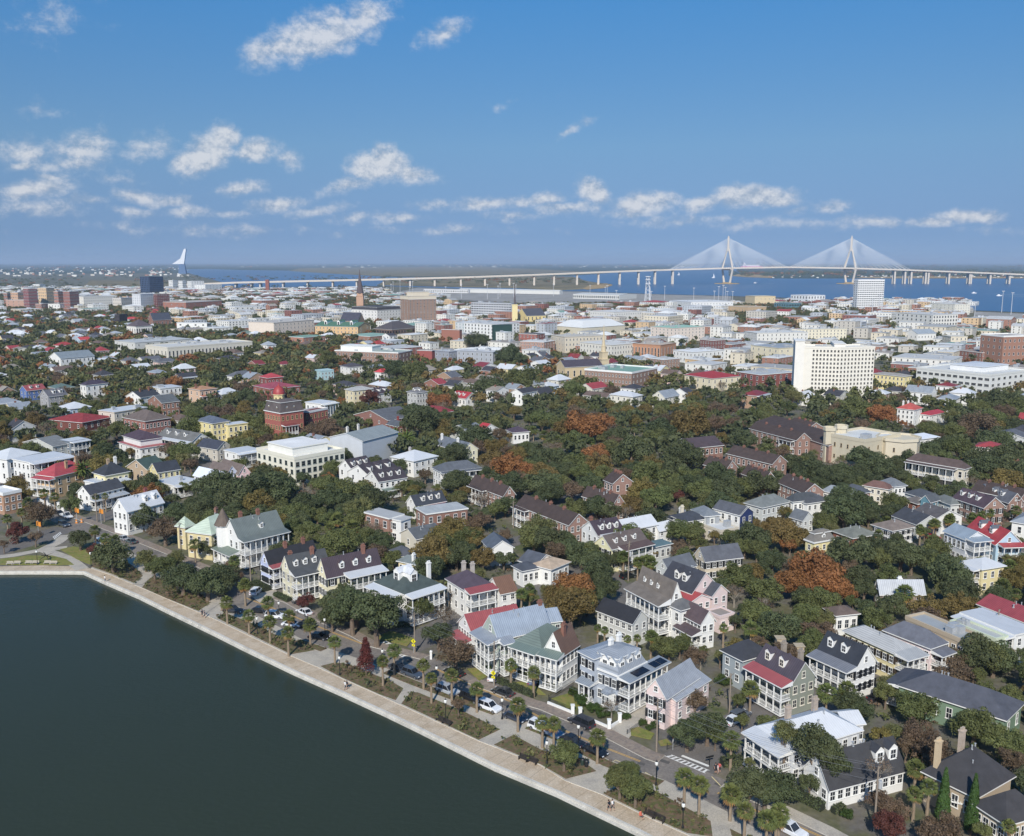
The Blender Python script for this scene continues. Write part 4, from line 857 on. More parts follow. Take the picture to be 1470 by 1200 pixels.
house('charcoal-roofed cottage', 'low cottage with charcoal roof and white eaves above the orange tree', 'i 372 848 440 874 536 858', 4.2, W_, ('s','hip',(70,74,82),1.4), wins=(3,1), st=1)
house('black-roofed townhouse', 'townhouse with long black shingle roof and cream chimney', 'j 485 675 590 708 742 690', 5.2, W_, ('s','hip',(62,66,74),2.0), wins=(4,2), st=2, chim=[(.3,.8,1.4,(216,206,186),'w')])
house('grey-hipped townhouse', 'townhouse with pale grey hip roof between black and navy townhouses', 'j 662 625 720 672 815 660', 6.2, LGR, ('s','hip',(120,126,132),1.8), wins=(3,1), st=2)
house('navy townhouse', 'townhouse with navy blue end wall and white party walls', 'j 780 612 958 658 1048 636', 7.0, W_, ('s','gy',(84,86,92),1.9), wins=(0,4), st=2, extra=[dict(part=(.02,.98,-.03,.04), z=6.95, wall=(44,58,100), roof=('s','gy',(84,86,92),1.8), wins=(2,0), st=2)])
house('wide grey-hipped house', 'wide grey hip-roofed house with pale walls', 'j 1000 580 1110 612 1290 572', 6.0, LGR, ('s','hip',(116,120,118),2.4), wins=(6,2), st=2)
house('white brick-base house', 'white house with charcoal roof and brick ground floor', 'j 1285 560 1322 572 1480 556', 6.4, W_, ('s','hip',(70,74,78),2.2), wins=(5,1), st=2)
house('small grey gabled house', 'small grey gabled house with white trim in the shade', 'j 1302 668 1388 694 1458 680', 5.0, LGR, ('s','gy',(104,108,112),2.0), wins=(2,3), st=2)
house('flat pale-roofed house', 'low flat house with pale weathered roof deck', 'j 690 722 830 778 930 750', 3.6, (206,198,182), ('p','flat',(196,196,194),0), wins=(3,3), st=1, par=.3, units=3)
# ------------------------------------------------------------------ the side with the old jail
kj, Pj, Wj, Dj = house('sandstone jail', 'old sandstone jail with crenellated walls, pale flat roof and two octagonal towers', 'k 212 245 452 292 655 248', 10.6, (200,190,166), ('p','flat',(206,206,202),0), cat='building', name='castle_jail', wins=(4,6), st=2, wsize=(.8,1.6), wfc=(170,150,116), par=1.0, units=2, brick=False)
for (x, y) in ((.06, .96), (.40, .98)):
    m = MB(); m.lathe([(2.3,0),(2.3,12.6),(2.7,12.8),(2.7,14.2),(2.2,14.2),(2.2,13.4)], 8); m.build('tower', wallm((200,190,166)), kj, T((x * Wj, y * Dj, 0)))
m = MB(); m.lathe([(8.2,0),(8.2,10.2),(8.7,10.3),(8.7,11.5),(8.1,11.5),(8.1,10.8)], 8); ob = m.build('octagon_wing', wallm((202,192,170)), kj, T((Wj * .85, -1.5, 0)))
for k in range(8):
    a = math.pi / 4 * k + math.pi / 8 + math.pi
    for zz_ in (2.2, 6.2): link('window', both_mesh(.8, 1.7, (170,150,116)), ob, RZ(a + math.pi / 2) @ T((0, -7.58, zz_)))
house('columned hall', 'cream stucco hall with brown hip roof and tall giant columns in front of double galleries', 'k 727 402 1088 462 1130 452', 8.6, (206,198,180), ('s','hip',(88,74,70),2.4), cat='building', wins=(2,8), st=2, porch=[('L',.12,.98,2.8,2,8,('s',(88,74,70),.2),8.2)], wsize=(1.2,2.2))
house('white red-hipped house', 'white cubic house with terracotta red hip roof and two chimneys', 'k 660 72 768 84 815 70', 8.0, W_, ('s','hip',(176,84,76),2.6), wins=(2,4), st=3, chim=[(.3,.8,1.0,W_,'w'),(.5,.6,1.0,W_,'w')])
house('low red-roofed wing', 'low white building with stepped red metal roofs beside the cubic red-hipped house', 'k 815 108 870 118 938 96', 5.0, W_, ('m','hip',(190,60,66),1.6), wins=(3,2), st=2)
house('white gallery house', 'white house with pale metal roof and two-storey gallery by the jail', 'k 712 248 800 272 896 250', 6.8, W_, ('m','hip',(210,214,220),1.4), wins=(4,4), st=2, porch=[('L',0,1,2.2,2,6,('m',(210,214,220),.3),6.4)])
house('dormered brick house', 'brick house with plum roof, three white dormers and cream gable end', 'k 1032 640 1216 706 1302 682', 6.4, (156,118,100), ('s','gy',(76,62,70),2.8), wins=(3,5), st=2, brick=True, shut=DSH, dorm=[('L',[.35,.6,.85],.36,(76,62,70),.95)])
house('second dormered brick house', 'brick house with grey roof and pale dormers just behind the plum-roofed one', 'k 1172 602 1375 672 1428 655', 6.4, (142,106,90), ('s','gy',(90,92,98),2.6), wins=(2,6), st=2, brick=True, dorm=[('L',[.3,.55,.85],.36,(90,92,98),.95)])
house('brown-hipped white house', 'white house with red-brown hip roof among grey-roofed townhouses', 'k 445 568 600 592 655 580', 5.6, (222,214,196), ('s','hip',(112,84,76),1.8), wins=(2,4), st=2)
house('pale-gabled grey house', 'white gabled house with grey roof beside the red-brown hip roof', 'k 555 545 640 575 698 562', 6.0, W_, ('s','hip',(112,116,120),2.0), wins=(3,3), st=2)
house('silver-roofed townhouse', 'white townhouse with silver grey hip roof under an old oak', 'k 180 602 390 640 432 628', 5.6, W_, ('s','hip',(130,136,142),2.0), wins=(2,5), st=2)
house('charcoal townhouse', 'brick-fronted townhouse with charcoal hip roof', 'k 312 585 425 618 475 606', 5.4, BRK, ('s','hip',(82,86,92),1.8), wins=(2,3), st=2)
house('white shuttered townhouse', 'white townhouse with black roof and brick ground floor beside an oak', 'k 0 640 82 682 205 655', 6.0, W_, ('s','hip',(78,80,84),2.2), wins=(4,2), st=2)
house('dark-roofed bungalow', 'wide bungalow with dark roof below the columned hall', 'k 715 612 842 652 922 636', 5.0, LGR, ('s','hip',(76,80,86),1.8), wins=(4,3), st=1)
house('teal gabled house', 'teal clapboard gabled house squeezed among grey roofs', 'k 842 660 868 668 918 650', 5.8, (96,136,148), ('s','gx',(84,88,92),1.6), wins=(2,1), st=2)
house('brick hip cottage', 'brick cottage with brown-grey hip roof', 'k 722 655 790 685 846 670', 4.2, BRK, ('s','hip',(110,104,100),1.4), wins=(2,2), st=1)
house('grey cross-gabled house', 'house with grey-green roof next to the dormered brick house', 'k 912 652 1002 690 1040 676', 4.8, LGR, ('s','hip',(110,114,112),1.8), wins=(2,3), st=1)
# ------------------------------------------------------------------ towards the upper side
house('domed brick mansion', 'red brick mansion with mansard roof, red-domed cupola and brick flat-roofed wing', 'm 172 518 288 532 430 516', 13.6, (168,84,70), ('s','mans',(92,84,82),4.6), cat='building', name='mansion', wins=(5,6), st=3, brick=True, wfc=(206,186,140), near=True, wsize=(1.1,1.9),
      dorm=[('R',[.3,.6],.34,(84,86,84),1.2),('L',[.25,.75],.34,(84,86,84),1.2)], chim=[(.12,.9,1.6,BRKD),(.88,.9,1.6,BRKD)], porch=[('R',.05,.6,3.0,2,5,('s',(120,60,56),.4),8.0)],
      extra=[dict(spec='m 420 518 455 528 552 506', z=11.0, roof=('p','flat',(120,66,60),0), brick=True, wins=(5,2), st=3, wfc=(206,186,140), par=.6)])
_dm = [o for o in D.objects if o.get('label', '').startswith('red brick mansion')][0]
m = MB(); m.lathe([(2.5,16.5),(2.5,20.6),(2.9,20.7),(2.9,21.1)], 8); cup = m.build('cupola', wallm((216,200,150)), _dm, T((5.5, 9, 0)))
m = MB(); m.lathe([(2.8,21.1),(2.7,22.2),(2.1,23.6),(1.0,24.6),(.3,25.0),(.25,26.0)], 12); m.build('dome', plain('dome_red', (158,64,62), .5), cup, smooth=True)
for k in range(8): link('window', both_mesh(.8, 2.0, (206,186,140)), cup, RZ(k * math.pi / 4 + math.pi / 8 + math.pi / 2) @ T((0, -2.31, 17.8)))

# ------------------------------------------------------------------ landmarks of the town centre
def block(short, label, spec, z, wall, roofc, wins=(0,0), st=3, roof=None, name='building', cat='building', **kw):
    return house(short, label, spec, z, wall, roof or ('p','flat',roofc,0), cat=cat, name=name, wins=wins, st=st, **kw)
# towards the upper end: houses along the streets (crop l)
house('big brick hip-roofed hall', 'large red brick hall with broad brown hip roof', 'l 685 398 828 418 980 398', 9.0, (150,92,80), ('s','hip',(106,94,88),3.6), cat='building', wins=(7,6), st=2, brick=True)
house('white corniced flat house', 'flat white building with layered cornices behind the red-roofed school', 'l 590 352 652 368 835 338', 7.0, (204,196,182), ('m','flat',WMET,0), wins=(6,2), st=2, units=2)
house('low red-roofed school', 'low wide building with dark red hip roof', 'l 372 390 470 425 606 388', 4.4, BRKD, ('s','hip',(142,54,56),2.6), wins=(5,4), st=1, brick=True)
house('yellow slate-roofed villa', 'yellow three-storey villa with slate blue hip roof and white-roofed bay', 'l 1145 408 1212 430 1300 415', 9.0, (224,210,156), ('s','hip',(90,98,112),2.2), wins=(4,3), st=3, extra=[dict(spec='l 1268 432 1302 442 1412 428', z=7.6, roof=('m','flat',WMET,0), wins=(4,1), st=2, prot=False)])
house('white red-skirted house', 'white house with maroon hip roof above a red metal porch roof', 'l 705 532 800 572 952 548', 5.6, W_, ('m','hip',REDR,1.0), wins=(5,4), st=2, extra=[dict(part=(.1,.9,.1,.9), z=8.4, roof=('s','hip',(74,60,70),2.6), wins=(3,2), st=1, base=5.4)], chim=[(.7,.7,1.6,BRK)])
house('grey-dormered porch house', 'white house with grey dormered roof and long white porch', 'l 915 498 1092 535 1180 512', 6.0, W_, ('s','gy',(106,106,104),3.0), wins=(2,6), st=2, dorm=[('L',[.3,.55,.8],.4,(106,106,104),1.0)], porch=[('L',0,1,2.2,2,7,('m',WMET,.4),5.6)])
house('dark double-porch house', 'house with pale flat roof and dark-screened double porch', 'l 368 522 402 535 495 518', 6.6, (120,130,140), ('m','flat',WMET,0), wins=(0,2), st=2, porch=[('R',0,1,2.2,2,5,('m',WMET,.3),6.3)])
house('grey gabled house', 'grey-white gabled house with arched attic window', 'l 165 530 300 560 372 535', 5.6, (190,192,186), ('s','gx',(120,122,122),2.4), wins=(3,3), st=2)
house('white plum-roofed house', 'white house with plum hip roof and red chimney top', 'l 460 200 490 212 606 202', 8.0, W_, ('s','hip',(66,58,72),2.2), wins=(4,2), st=2)
house('white-roofed blue-red house', 'blue-walled house with red dormered roof', 'l 118 228 152 242 250 216', 6.0, (96,120,172), ('m','gx',REDR,2.6), wins=(4,2), st=2, dorm=[('R',[.3,.65],.3,REDR,1.0)])
house('grey steep-gabled house', 'grey house with steep cross gables and grey porch', 'l 232 258 275 275 375 255', 6.0, (160,160,162), ('s','gx',(98,98,104),3.2), wins=(4,2), st=2, dorm=[('R',[.4,.75],.3,(98,98,104),1.3)])
house('big white grey-roofed hall', 'large white hall with plain grey gable roof', 'l 285 35 345 58 525 40', 9.0, W_, ('m','gx',(134,142,146),4.0), cat='building', wins=(8,3), st=2)
house('brick slate-gabled house', 'brick house with dark grey gable roof and white end porch', 'l 868 292 922 312 1020 300', 8.0, (150,104,84), ('s','gx',(92,96,98),3.0), wins=(4,2), st=2, brick=True)
house('tan terracotta-roofed house', 'tan villa with terracotta roof, two chimneys and round porch', 'l 1095 228 1140 240 1232 228', 8.2, (206,176,150), ('s','hip',(170,128,98),1.6), wins=(4,2), st=2, porch=[('R',0,1,2.4,1,5,('s',(170,110,90),.5),4.6)], chim=[(.1,.5,1.4,BRK),(.8,.5,1.4,BRK)])
house('white stepped flat house', 'white house of stepped flat roofs behind the brick chimneys', 'l 858 218 915 232 1030 215', 7.0, W_, ('m','flat',WMET,0), wins=(5,2), st=2, units=1)
house('black white-gabled house', 'white gabled house with black roof and tall brick chimneys', 'l 768 265 800 280 905 262', 6.0, W_, ('s','gx',(58,60,66),2.8), wins=(4,2), st=2, chim=[(.3,.4,1.4,BRK),(.75,.4,1.4,BRK)])
house('grey dark-gabled house', 'tan gabled house with black roof below the yellow slate-roofed villa', 'l 1145 552 1240 575 1295 555', 5.6, (190,184,172), ('s','gy',(60,64,76),2.6), wins=(2,3), st=2)
house('white porch cottage', 'small white house with pale grey roof and open porch above the condominium', 'l 1308 580 1352 598 1470 575', 6.0, W_, ('m','flat',(206,210,212),0), wins=(4,2), st=2, porch=[('R',0,1,2.0,2,5,('m',LTG,.2),5.7)])
# crop m
house('brick red-roofed block', 'brick house with red roof and white dormers above the domed mansion', 'm 172 318 215 330 300 318', 9.5, (128,64,56), ('s','hip',(170,66,72),2.4), wins=(4,2), st=2, brick=True)
house('low red-roofed terrace', 'low brick terrace with long pink-red metal roof', 'm 136 372 230 392 398 380', 5.0, (150,84,74), ('m','hip',(178,78,88),2.6), wins=(7,4), st=1, brick=True)
house('white portico mansion', 'white mansion with tall columned portico and flat pale roof', 'm 446 465 520 478 582 462', 9.0, W_, ('m','flat',(214,216,218),0), wins=(3,3), st=2, porch=[('R',0,1,2.6,1,6,('m',W_,.3),8.6)])
house('cream hipped mansion', 'cream mansion with pale grey hip roof', 'm 668 392 705 402 812 390', 9.0, (216,204,170), ('m','hip',(180,178,172),1.6), wins=(5,2), st=3)
house('grey cupola mansion', 'pale grey three-storey mansion with dark hip roof and dormers', 'm 1003 408 1065 415 1132 408', 9.6, (186,186,182), ('s','hip',(110,110,112),1.8), wins=(4,3), st=3, dorm=[('R',[.5],.3,(120,120,120),1.0),('L',[.5],.3,(120,120,120),1.0)])
house('plum dormered house', 'house with plum dormered roof behind a scarlet tree', 'm 725 415 790 428 912 405', 6.0, W_, ('s','gx',(66,56,62),2.4), wins=(5,2), st=2, dorm=[('R',[.3,.6,.85],.3,(66,56,62),1.0)])
house('teal flat-roofed house', 'flat-roofed building with pale teal parapet', 'm 486 282 520 292 592 282', 6.0, (164,192,196), ('p','flat',(176,196,198),0), wins=(4,2), st=2, par=.4)
house('white dark-roofed house', 'white house with wide dark roof near the green lawn trees', 'm 630 258 680 268 770 262', 6.0, W_, ('s','hip',(76,72,78),2.4), wins=(5,2), st=2)
house('white red-hipped cottage', 'small white cottage with red hip roof among dark trees', 'm 826 288 862 298 912 288', 5.4, W_, ('s','hip',(190,66,72),2.2), wins=(3,2), st=1)
house('white red-dormered house', 'white house with red roof and white dormers by a rust tree', 'm 1275 432 1345 445 1392 432', 5.0, W_, ('m','gy',(190,60,64),2.8), wins=(2,4), st=1, dorm=[('L',[.3,.6,.85],.34,(190,60,64),1.0)])
house('steep brick gable house', 'brick gabled house with slate roof behind bare trees', 'm 760 530 900 570 1010 535', 6.0, (138,92,80), ('s','gx',(92,94,98),3.4), wins=(5,2), st=2, brick=True)
house('brick red-chimney cottage', 'small brick cottage with slate roof and tall red chimney', 'm 910 588 960 606 1020 596', 4.6, (140,70,62), ('s','gy',(84,88,94),1.8), wins=(2,2), st=1, brick=True, chim=[(.8,.8,1.4,(150,60,56))])
house('cream chimneyed house', 'cream gabled house with slate roof and tall white chimneys', 'm 1190 700 1320 745 1380 722', 5.6, CREAM, ('s','gy',(104,110,118),2.8), wins=(2,4), st=2, chim=[(.3,.9,1.4,W_,'w'),(.3,.3,1.4,W_,'w')])
house('white plum-hipped cottage', 'white cottage with plum hip roof above the date palms', 'i 350 68 385 85 475 78', 5.0, W_, ('s','hip',(76,64,76),2.0), wins=(4,2), st=1)
house('red-gabled porch house', 'white gabled house with bright red side roof', 'i 175 68 205 78 300 62', 5.4, W_, ('m','gy',(200,58,60),2.8), wins=(3,2), st=1)
house('pale slate-roofed long house', 'long slate roof house beside the red-gabled one', 'i 62 55 125 82 200 62', 5.0, LGR, ('s','gx',(116,122,126),2.4), wins=(4,2), st=1)
# crop n
block('green-roofed brick office', 'wide brown brick office with flat verdigris roof', 'n 665 358 942 384 1092 362', 11.5, (140,108,90), (128,162,146), wins=(7,14), st=3, brick=True, par=.8, units=4, wsize=(1.0,1.5))
ch, Pc, Wc, Dc = house('tan church', 'tan stone church with dark roof beside the green-roofed office', 'n 512 332 560 346 778 322', 9.5, (202,182,146), ('s','gx',(72,66,76),4.0), cat='church', name='church', wins=(6,2), st=1, wsize=(1.4,4.0))
m = MB(); m.box(-2.9,2.9,-2.9,2.9,0,13); m.box(-3.2,3.2,-3.2,3.2,13,13.6); m.box(-2.2,2.2,-2.2,2.2,13.6,18); m.box(-2.5,2.5,-2.5,2.5,18,18.5); m.lathe([(1.8,18.5),(1.7,22),(1.9,22.2),(1.2,22.6),(.14,37)], 8)
m.build('steeple', wallm((200,184,152)), ch, T((Wc + 3, 4, 0)))
block('domed white auditorium', 'broad auditorium with low white domed roof', 'n 500 98 660 122 912 82', 9.0, (206,198,176), 0, roof=('m','hipf',(216,216,212),7.0), wins=(0,0))
house('yellow gothic church', 'pale yellow church with steep slate roof', 'r 246 478 302 490 412 468', 8.0, (220,200,142), ('s','gx',(74,76,84),9.0), cat='church', name='church', wins=(5,2), st=1, wsize=(1.6,4.5))
def tower(label, u, v, w, prof, c, top=None, name='church_tower', cat='tower', k=4, rot=.8):
    p = G(u, v); t = thing(name, label, cat, p, rot); m = MB(); m.lathe(prof, k); m.build('shaft', wallm(c), t)
    if top: m2 = MB(); m2.lathe(top[0], 8); m2.build('spire', wallm(top[1]), t)
    LANDS.append((label.split(' beside')[0].split(' with')[0], p.x, p.y)); return t
tower('pale yellow church tower with thin dark spire', 739, 462, 8, [(5.2,0),(5.2,22),(5.6,22.3),(5.6,23.5),(1.5,23.6)], (220,204,152), ([(1.6,23.6),(1.2,30),(.9,34),(.25,52)],(92,84,84)))
tower('brown cathedral tower with tall dark stone spire', 518, 461, 10, [(6.6,0),(6.6,34),(7.2,34.4),(5.5,35),(5.5,38)], (186,150,124), ([(5.0,38),(4.0,44),(2.2,54),(.5,66),(.2,70)],(92,80,80)))
tower('slim brick water tower by the river', 384.5, 420, 8, [(6.2,0),(6.2,32),(6.6,32.4),(6.6,34)], (140,84,70), name='brick_tower')
house('dark-roofed cathedral', 'brown stone cathedral with long dark roof', 'q 590 428 690 440 728 420', 14.0, (186,154,124), ('s','gy',(66,66,78),9.0), cat='church', name='church', wins=(0,6), st=1, wsize=(1.6,5))
block('grey ribbed office', 'long grey office slab with bands of windows', 'r -20 412 215 420 246 414', 21.0, (186,188,190), (170,172,174), wins=(3,16), st=6, wsize=(3.4,1.7), wfc=(190,190,192), units=3)
block('white hotel with green glass corner', 'white modern hotel with dark green glass corner', 'r -60 528 115 540 265 530', 15.0, (222,222,218), (196,196,194), wins=(8,9), st=4, wsize=(1.8,2.2), units=5,
      extra=[dict(spec='r 105 538 118 544 220 538', z=15.6, wall=(46,72,66), roof=('p','flat',(120,124,122),0), wins=(0,0), prot=False)])
block('tall brick hotel', 'tall brown brick hotel tower with cream crown', 'q 932 312 980 318 1138 314', 33.0, (148,114,92), (190,176,156), wins=(8,3), st=9, brick=True, wsize=(1.7,2.1), units=2,
      extra=[dict(part=(-.01,1.01,-.01,1.01), z=37.0, wall=(214,202,180), roof=('p','flat',(190,186,176),0), wins=(8,3), st=1, base=33.0), dict(part=(.2,.8,.2,.9), z=42.0, wall=(214,202,180), roof=('p','flat',(200,196,186),0), base=37)])
block('peach green-gabled dormitory', 'long peach dormitory with green roof and gables', 'q 445 462 690 474 762 458', 12.0, (212,178,132), 0, roof=('s','gy',(76,112,92),4.0), wins=(2,12), st=3, dorm=[('L',[.2,.5,.8],.35,(76,112,92),2.4)])
block('dark-domed arena', 'low arena with wide dark pyramid roof', 'q 782 472 885 490 1032 468', 6.0, (120,100,88), 0, roof=('s','hip',(80,74,76),8.0), wins=(9,7), st=1, wsize=(3.2,2.6), wfc=(120,100,88))
block('cream windowless slab', 'tall cream slab building with blank side wall', 'q 68 448 210 452 446 432', 17.0, (224,210,194), (186,180,172), wins=(11,0), st=4, units=4)
block('white dark-topped hotel', 'white hotel with dark mansard top', 'q 652 372 800 380 936 366', 17.0, (220,218,212), 0, roof=('s','mans',(64,62,66),4.0), wins=(8,8), st=4)
block('brown stone courthouse', 'long brown stone hall with pale green roof edge', 'm 590 158 960 188 1042 170', 9.0, (146,112,96), (160,170,160), wins=(4,18), st=2, brick=True, units=5, par=.4,
      extra=[dict(part=(.2,.8,.45,.95), z=13, wall=(222,222,218), roof=('p','flat',(222,222,218),0), base=9)])
block('red cube building', 'plain red brick cube beside the brown courthouse', 'm 1068 170 1152 174 1178 170', 10.0, (156,72,64), (150,140,134), brick=True)
block('grey warehouse', 'grey warehouse with blue tarpaulin on its roof', 'm 1168 168 1250 180 1312 162', 10.0, (150,154,162), (176,178,180), wins=(3,4), st=2, units=2)
block('grey panelled building', 'pale grey panelled building behind a rust tree', 'n -60 245 150 262 195 245', 12.0, (160,164,170), (190,190,190), wins=(2,8), st=3, units=3)
block('green-edged brick school', 'brick school with flat green-edged roof', 'q 290 528 380 536 505 518', 6.0, (166,110,86), (128,160,142), wins=(6,4), st=1, brick=True)
block('long green-roofed market', 'long low brick hall with pale green roof', 'q 618 508 760 530 905 515', 6.0, (150,104,84), (140,170,156), wins=(8,6), st=1, brick=True)
block('red-brick cube hall', 'square red brick building beside white green-glass flats', 'q 1166 485 1270 492 1284 482', 12.0, (158,96,76), (160,140,128), brick=True)
block('white green-glazed flats', 'white apartment block with green window strips', 'q 1245 448 1300 452 1480 444', 14.0, (224,226,224), (210,212,212), wins=(12,3), st=4, wfc=(120,180,160), units=3)
# crop p
block('long white civic building', 'long white civic building with rows of tall dark windows', 'p 835 618 955 636 1446 600', 12.0, (216,210,194), (200,198,192), wins=(24,6), st=1, wsize=(1.4,7.0), units=8, par=.6)
block('grey-roofed civic wing', 'wide pale building with grey roofs behind the long white civic building', 'p 660 582 770 605 1085 572', 9.0, (206,206,200), (184,186,184), wins=(8,4), st=2, units=7)
block('white pyramid-roofed hall', 'white columned hall with dark pyramid roof', 'p 725 502 775 512 862 500', 11.0, (222,218,210), 0, roof=('s','hip',(88,78,82),7.0), wins=(7,4), st=1, wsize=(1.5,6))
block('black unfinished block', 'dark brown unfinished block', 'p 655 440 680 444 722 438', 15.0, (62,56,58), (70,66,66), wins=(5,3), st=3, wfc=(80,76,76))
house('dark slate-roofed church', 'brick church with steep dark slate roof', 'p 848 468 872 474 972 462', 9.0, (140,96,80), ('s','gx',(70,74,86),8.0), cat='church', name='church', wins=(5,2), st=1, wsize=(1.5,4), brick=True)
block('white medical block', 'long white stepped hospital block', 'p 432 335 475 342 640 330', 20.0, (222,218,208), (200,198,192), wins=(14,3), st=4, units=4)
block('white-and-grey clinic', 'white and grey modern clinic tower', 'p 755 322 800 328 876 320', 26.0, (214,216,218), (190,190,192), wins=(7,4), st=6, wfc=(190,196,200))
block('dark red clinic', 'dark red brick clinic block', 'p 875 322 895 327 962 322', 26.0, (112,56,54), (150,140,136), wins=(7,2), st=6, brick=True)
block('navy glass tower', 'navy blue glass tower by the marsh', 'p 800 224 850 228 926 224', 44.0, (56,74,102), (76,90,108), wins=(10,6), st=9, wsize=(2.6,3.2), wfc=(62,82,112))
for i, (sp, z, c, lb) in enumerate([('p 22 320 40 322 64 318',24,(150,96,78),'tan brick hospital wing at the end of the row'),('p 64 314 100 318 134 312',28,(186,142,106),'peach brick hospital tower'),('p 133 292 160 297 206 292',36,(140,76,78),'maroon brick hospital tower'),
      ('p 220 288 262 293 305 288',36,(204,168,122),'sand coloured hospital tower block'),('p 308 308 330 312 366 306',32,(158,100,84),'red-brown hospital tower'),('p 362 308 395 313 444 308',32,(146,86,76),'dark brick hospital tower'),('p 45 352 150 362 235 350',16,(186,140,116),'long low brick hospital range'),
      ('p 935 352 1060 375 1262 362',14,(160,100,80),'long brick college hall'),('p 555 352 600 356 650 352',14,(176,128,108),'brick and white infill block'),('p 645 345 690 350 758 345',18,(196,188,176),'grey columned apartment block'),('p 205 380 235 384 280 378',12,(160,110,92),'small brick office block'),('p 280 378 340 384 420 376',12,(206,204,196),'plain pale flat warehouse')]):
    block(lb, lb, sp, z, c, (178,168,158), wins=(6,4), st=max(2, z // 5), brick=True, wsize=(1.8,2.0), units=2)
for i, (sp, z, lb) in enumerate([('p 962 245 985 248 1012 245',26,'white stepped flats, first slab'),('p 1018 248 1040 251 1062 248',26,'white stepped flats, second slab'),('p 1068 250 1090 253 1160 246',26,'white stepped flats, widest slab'),('p 1112 268 1170 274 1262 266',18,'white flats with dark balconies by the low bridge'),('p 190 268 225 271 255 266',12,'small white research building in the trees'),('p 1292 395 1340 400 1480 394',10,'long white school range'),('p 1015 482 1180 492 1200 488',9,'white hall with glazed front')]):
    block(lb, lb, sp, z, (222,222,218), (206,206,204), wins=(5,4), st=max(2, z // 5), wsize=(2.4,1.8), units=1)
# crop o and s: the hotel and what lies behind it
block('white slab hotel', 'tall cream-white hotel with grid of small windows and blank end tower', 'o 380 264 385 266 590 270 15', 30.0, (224,219,206), (214,212,206), wins=((8,.34,1),0), st=12, wsize=(1.25,1.4), wfc=(222,216,202), units=3, par=.8,
      extra=[dict(part=(-.06,.16,-.04,1.02), z=34, wall=(226,222,212), roof=('p','flat',(220,220,216),0), base=-.4), dict(part=(.86,1.12,.1,1.5), z=32.6, wall=(226,222,212), roof=('p','flat',(214,212,206),0)),
             dict(spec='o 586 268 590 270 756 266 15', z=30.0, roof=('p','flat',(214,212,206),0), wins=(10,0), st=12, wsize=(1.25,1.4), wfc=(222,216,202), par=.8)])
block('yellow hipped building', 'pale yellow building with grey hip roof beside the white slab hotel', 'o 752 392 895 404 928 390', 9.5, (228,212,156), 0, roof=('s','hip',(150,146,140),1.2), wins=(2,8), st=3)
block('white parking garage', 'long white parking garage with dark openings and cars on top', 'o 970 352 1310 402 1480 372', 12.0, (214,214,208), (206,206,202), wins=(7,12), st=3, wsize=(3.0,1.6), wfc=(214,214,208), par=.9,
      extra=[dict(part=(.3,.95,.25,.7), z=15.5, wall=(226,226,224), roof=('m','hip',(206,208,210),.8), base=12.4)])
block('cream red-roofed hall', 'cream hall with broad dark red hip roof', 'n 1240 385 1400 412 1560 388', 8.0, (222,212,184), 0, roof=('s','hip',(150,52,58),3.0), wins=(5,5), st=2)
block('brick-banded modern block', 'modern block with red brick bays and grey roof plant', 'o 95 372 205 396 372 370', 9.0, (136,68,60), (176,180,182), wins=(6,4), st=2, brick=True, units=6, wsize=(1.6,2.6))
block('big brick hotel', 'large brown brick hotel with flat parapet', 'o 1272 206 1372 214 1490 202', 22.0, (158,108,84), (170,164,158), wins=(6,4), st=4, brick=True, par=.8, wsize=(1.6,2.2))
block('grey-panelled cream block', 'cream and blue-grey block with flat roof plant behind the hotel', 'o 160 258 295 268 462 240', 13.0, (220,210,182), (150,158,166), wins=(6,5), st=3, units=6)
block('white riverside tower', 'white riverside apartment tower with ribbed front', 's 708 256 726 258 838 256', 50.0, (226,226,224), (210,210,208), wins=(12,2), st=14, wsize=(3.4,1.6), wfc=(232,232,230), par=1.0, units=2)
block('white balcony flats', 'white riverside flats with dark stacked balconies', 's 905 400 1062 414 1165 402', 18.0, (216,214,206), (196,194,190), wins=(9,8), st=4, wsize=(2.2,2.4), units=5)
block('cream riverside flats', 'cream riverside flats behind the balcony flats', 's 1062 360 1160 366 1222 358', 16.0, (220,216,202), (206,204,198), wins=(6,6), st=4, units=3)
block('white framed museum', 'white museum with deep dark framed openings', 's 425 322 500 326 575 320', 16.0, (220,222,222), (206,208,208), wins=(6,6), st=2, wsize=(2.8,4.4))
block('tan theatre', 'tan stepped theatre block by the port', 's 220 322 262 330 352 326', 18.0, (210,192,156), (206,194,166), wins=(5,2), st=2)
block('tan drum hall', 'tan curved brick hall in front of the theatre', 's 140 362 230 378 312 362', 12.0, (192,158,114), (186,160,122), wins=(8,6), st=1, wsize=(1.0,5), brick=True)
block('teal glass hall', 'teal glass hall beside the tan theatre', 's 350 358 412 362 468 356', 12.0, (96,130,138), (120,146,150), wins=(8,6), st=2, wsize=(2.6,3), wfc=(110,140,146))
block('long cream hotel', 'long cream hotel with flat roof and regular windows', 'o 336 172 352 178 612 170', 13.0, (222,214,190), (206,202,190), wins=(16,1), st=4, units=5)
block('white commercial row', 'white commercial block with setback top floor', 'o 130 185 190 195 430 180', 12.0, (218,216,208), (206,206,202), wins=(12,4), st=3, units=5)
block('white gabled market hall', 'white hall with blue-grey gable roof', 'o 905 185 960 198 1042 186', 7.0, W_, 0, roof=('m','gx',(160,168,174),4.0), wins=(6,3), st=1)
block('cream stepped house', 'cream stepped building beside the market hall', 'o 1082 205 1120 212 1192 200', 12.0, (216,206,184), (206,200,186), wins=(4,3), st=3)
block('low brick range', 'low red brick range with flat roof behind the garage', 'o 1160 280 1270 290 1350 282', 8.0, (150,96,78), (160,140,126), wins=(7,7), st=2, brick=True)
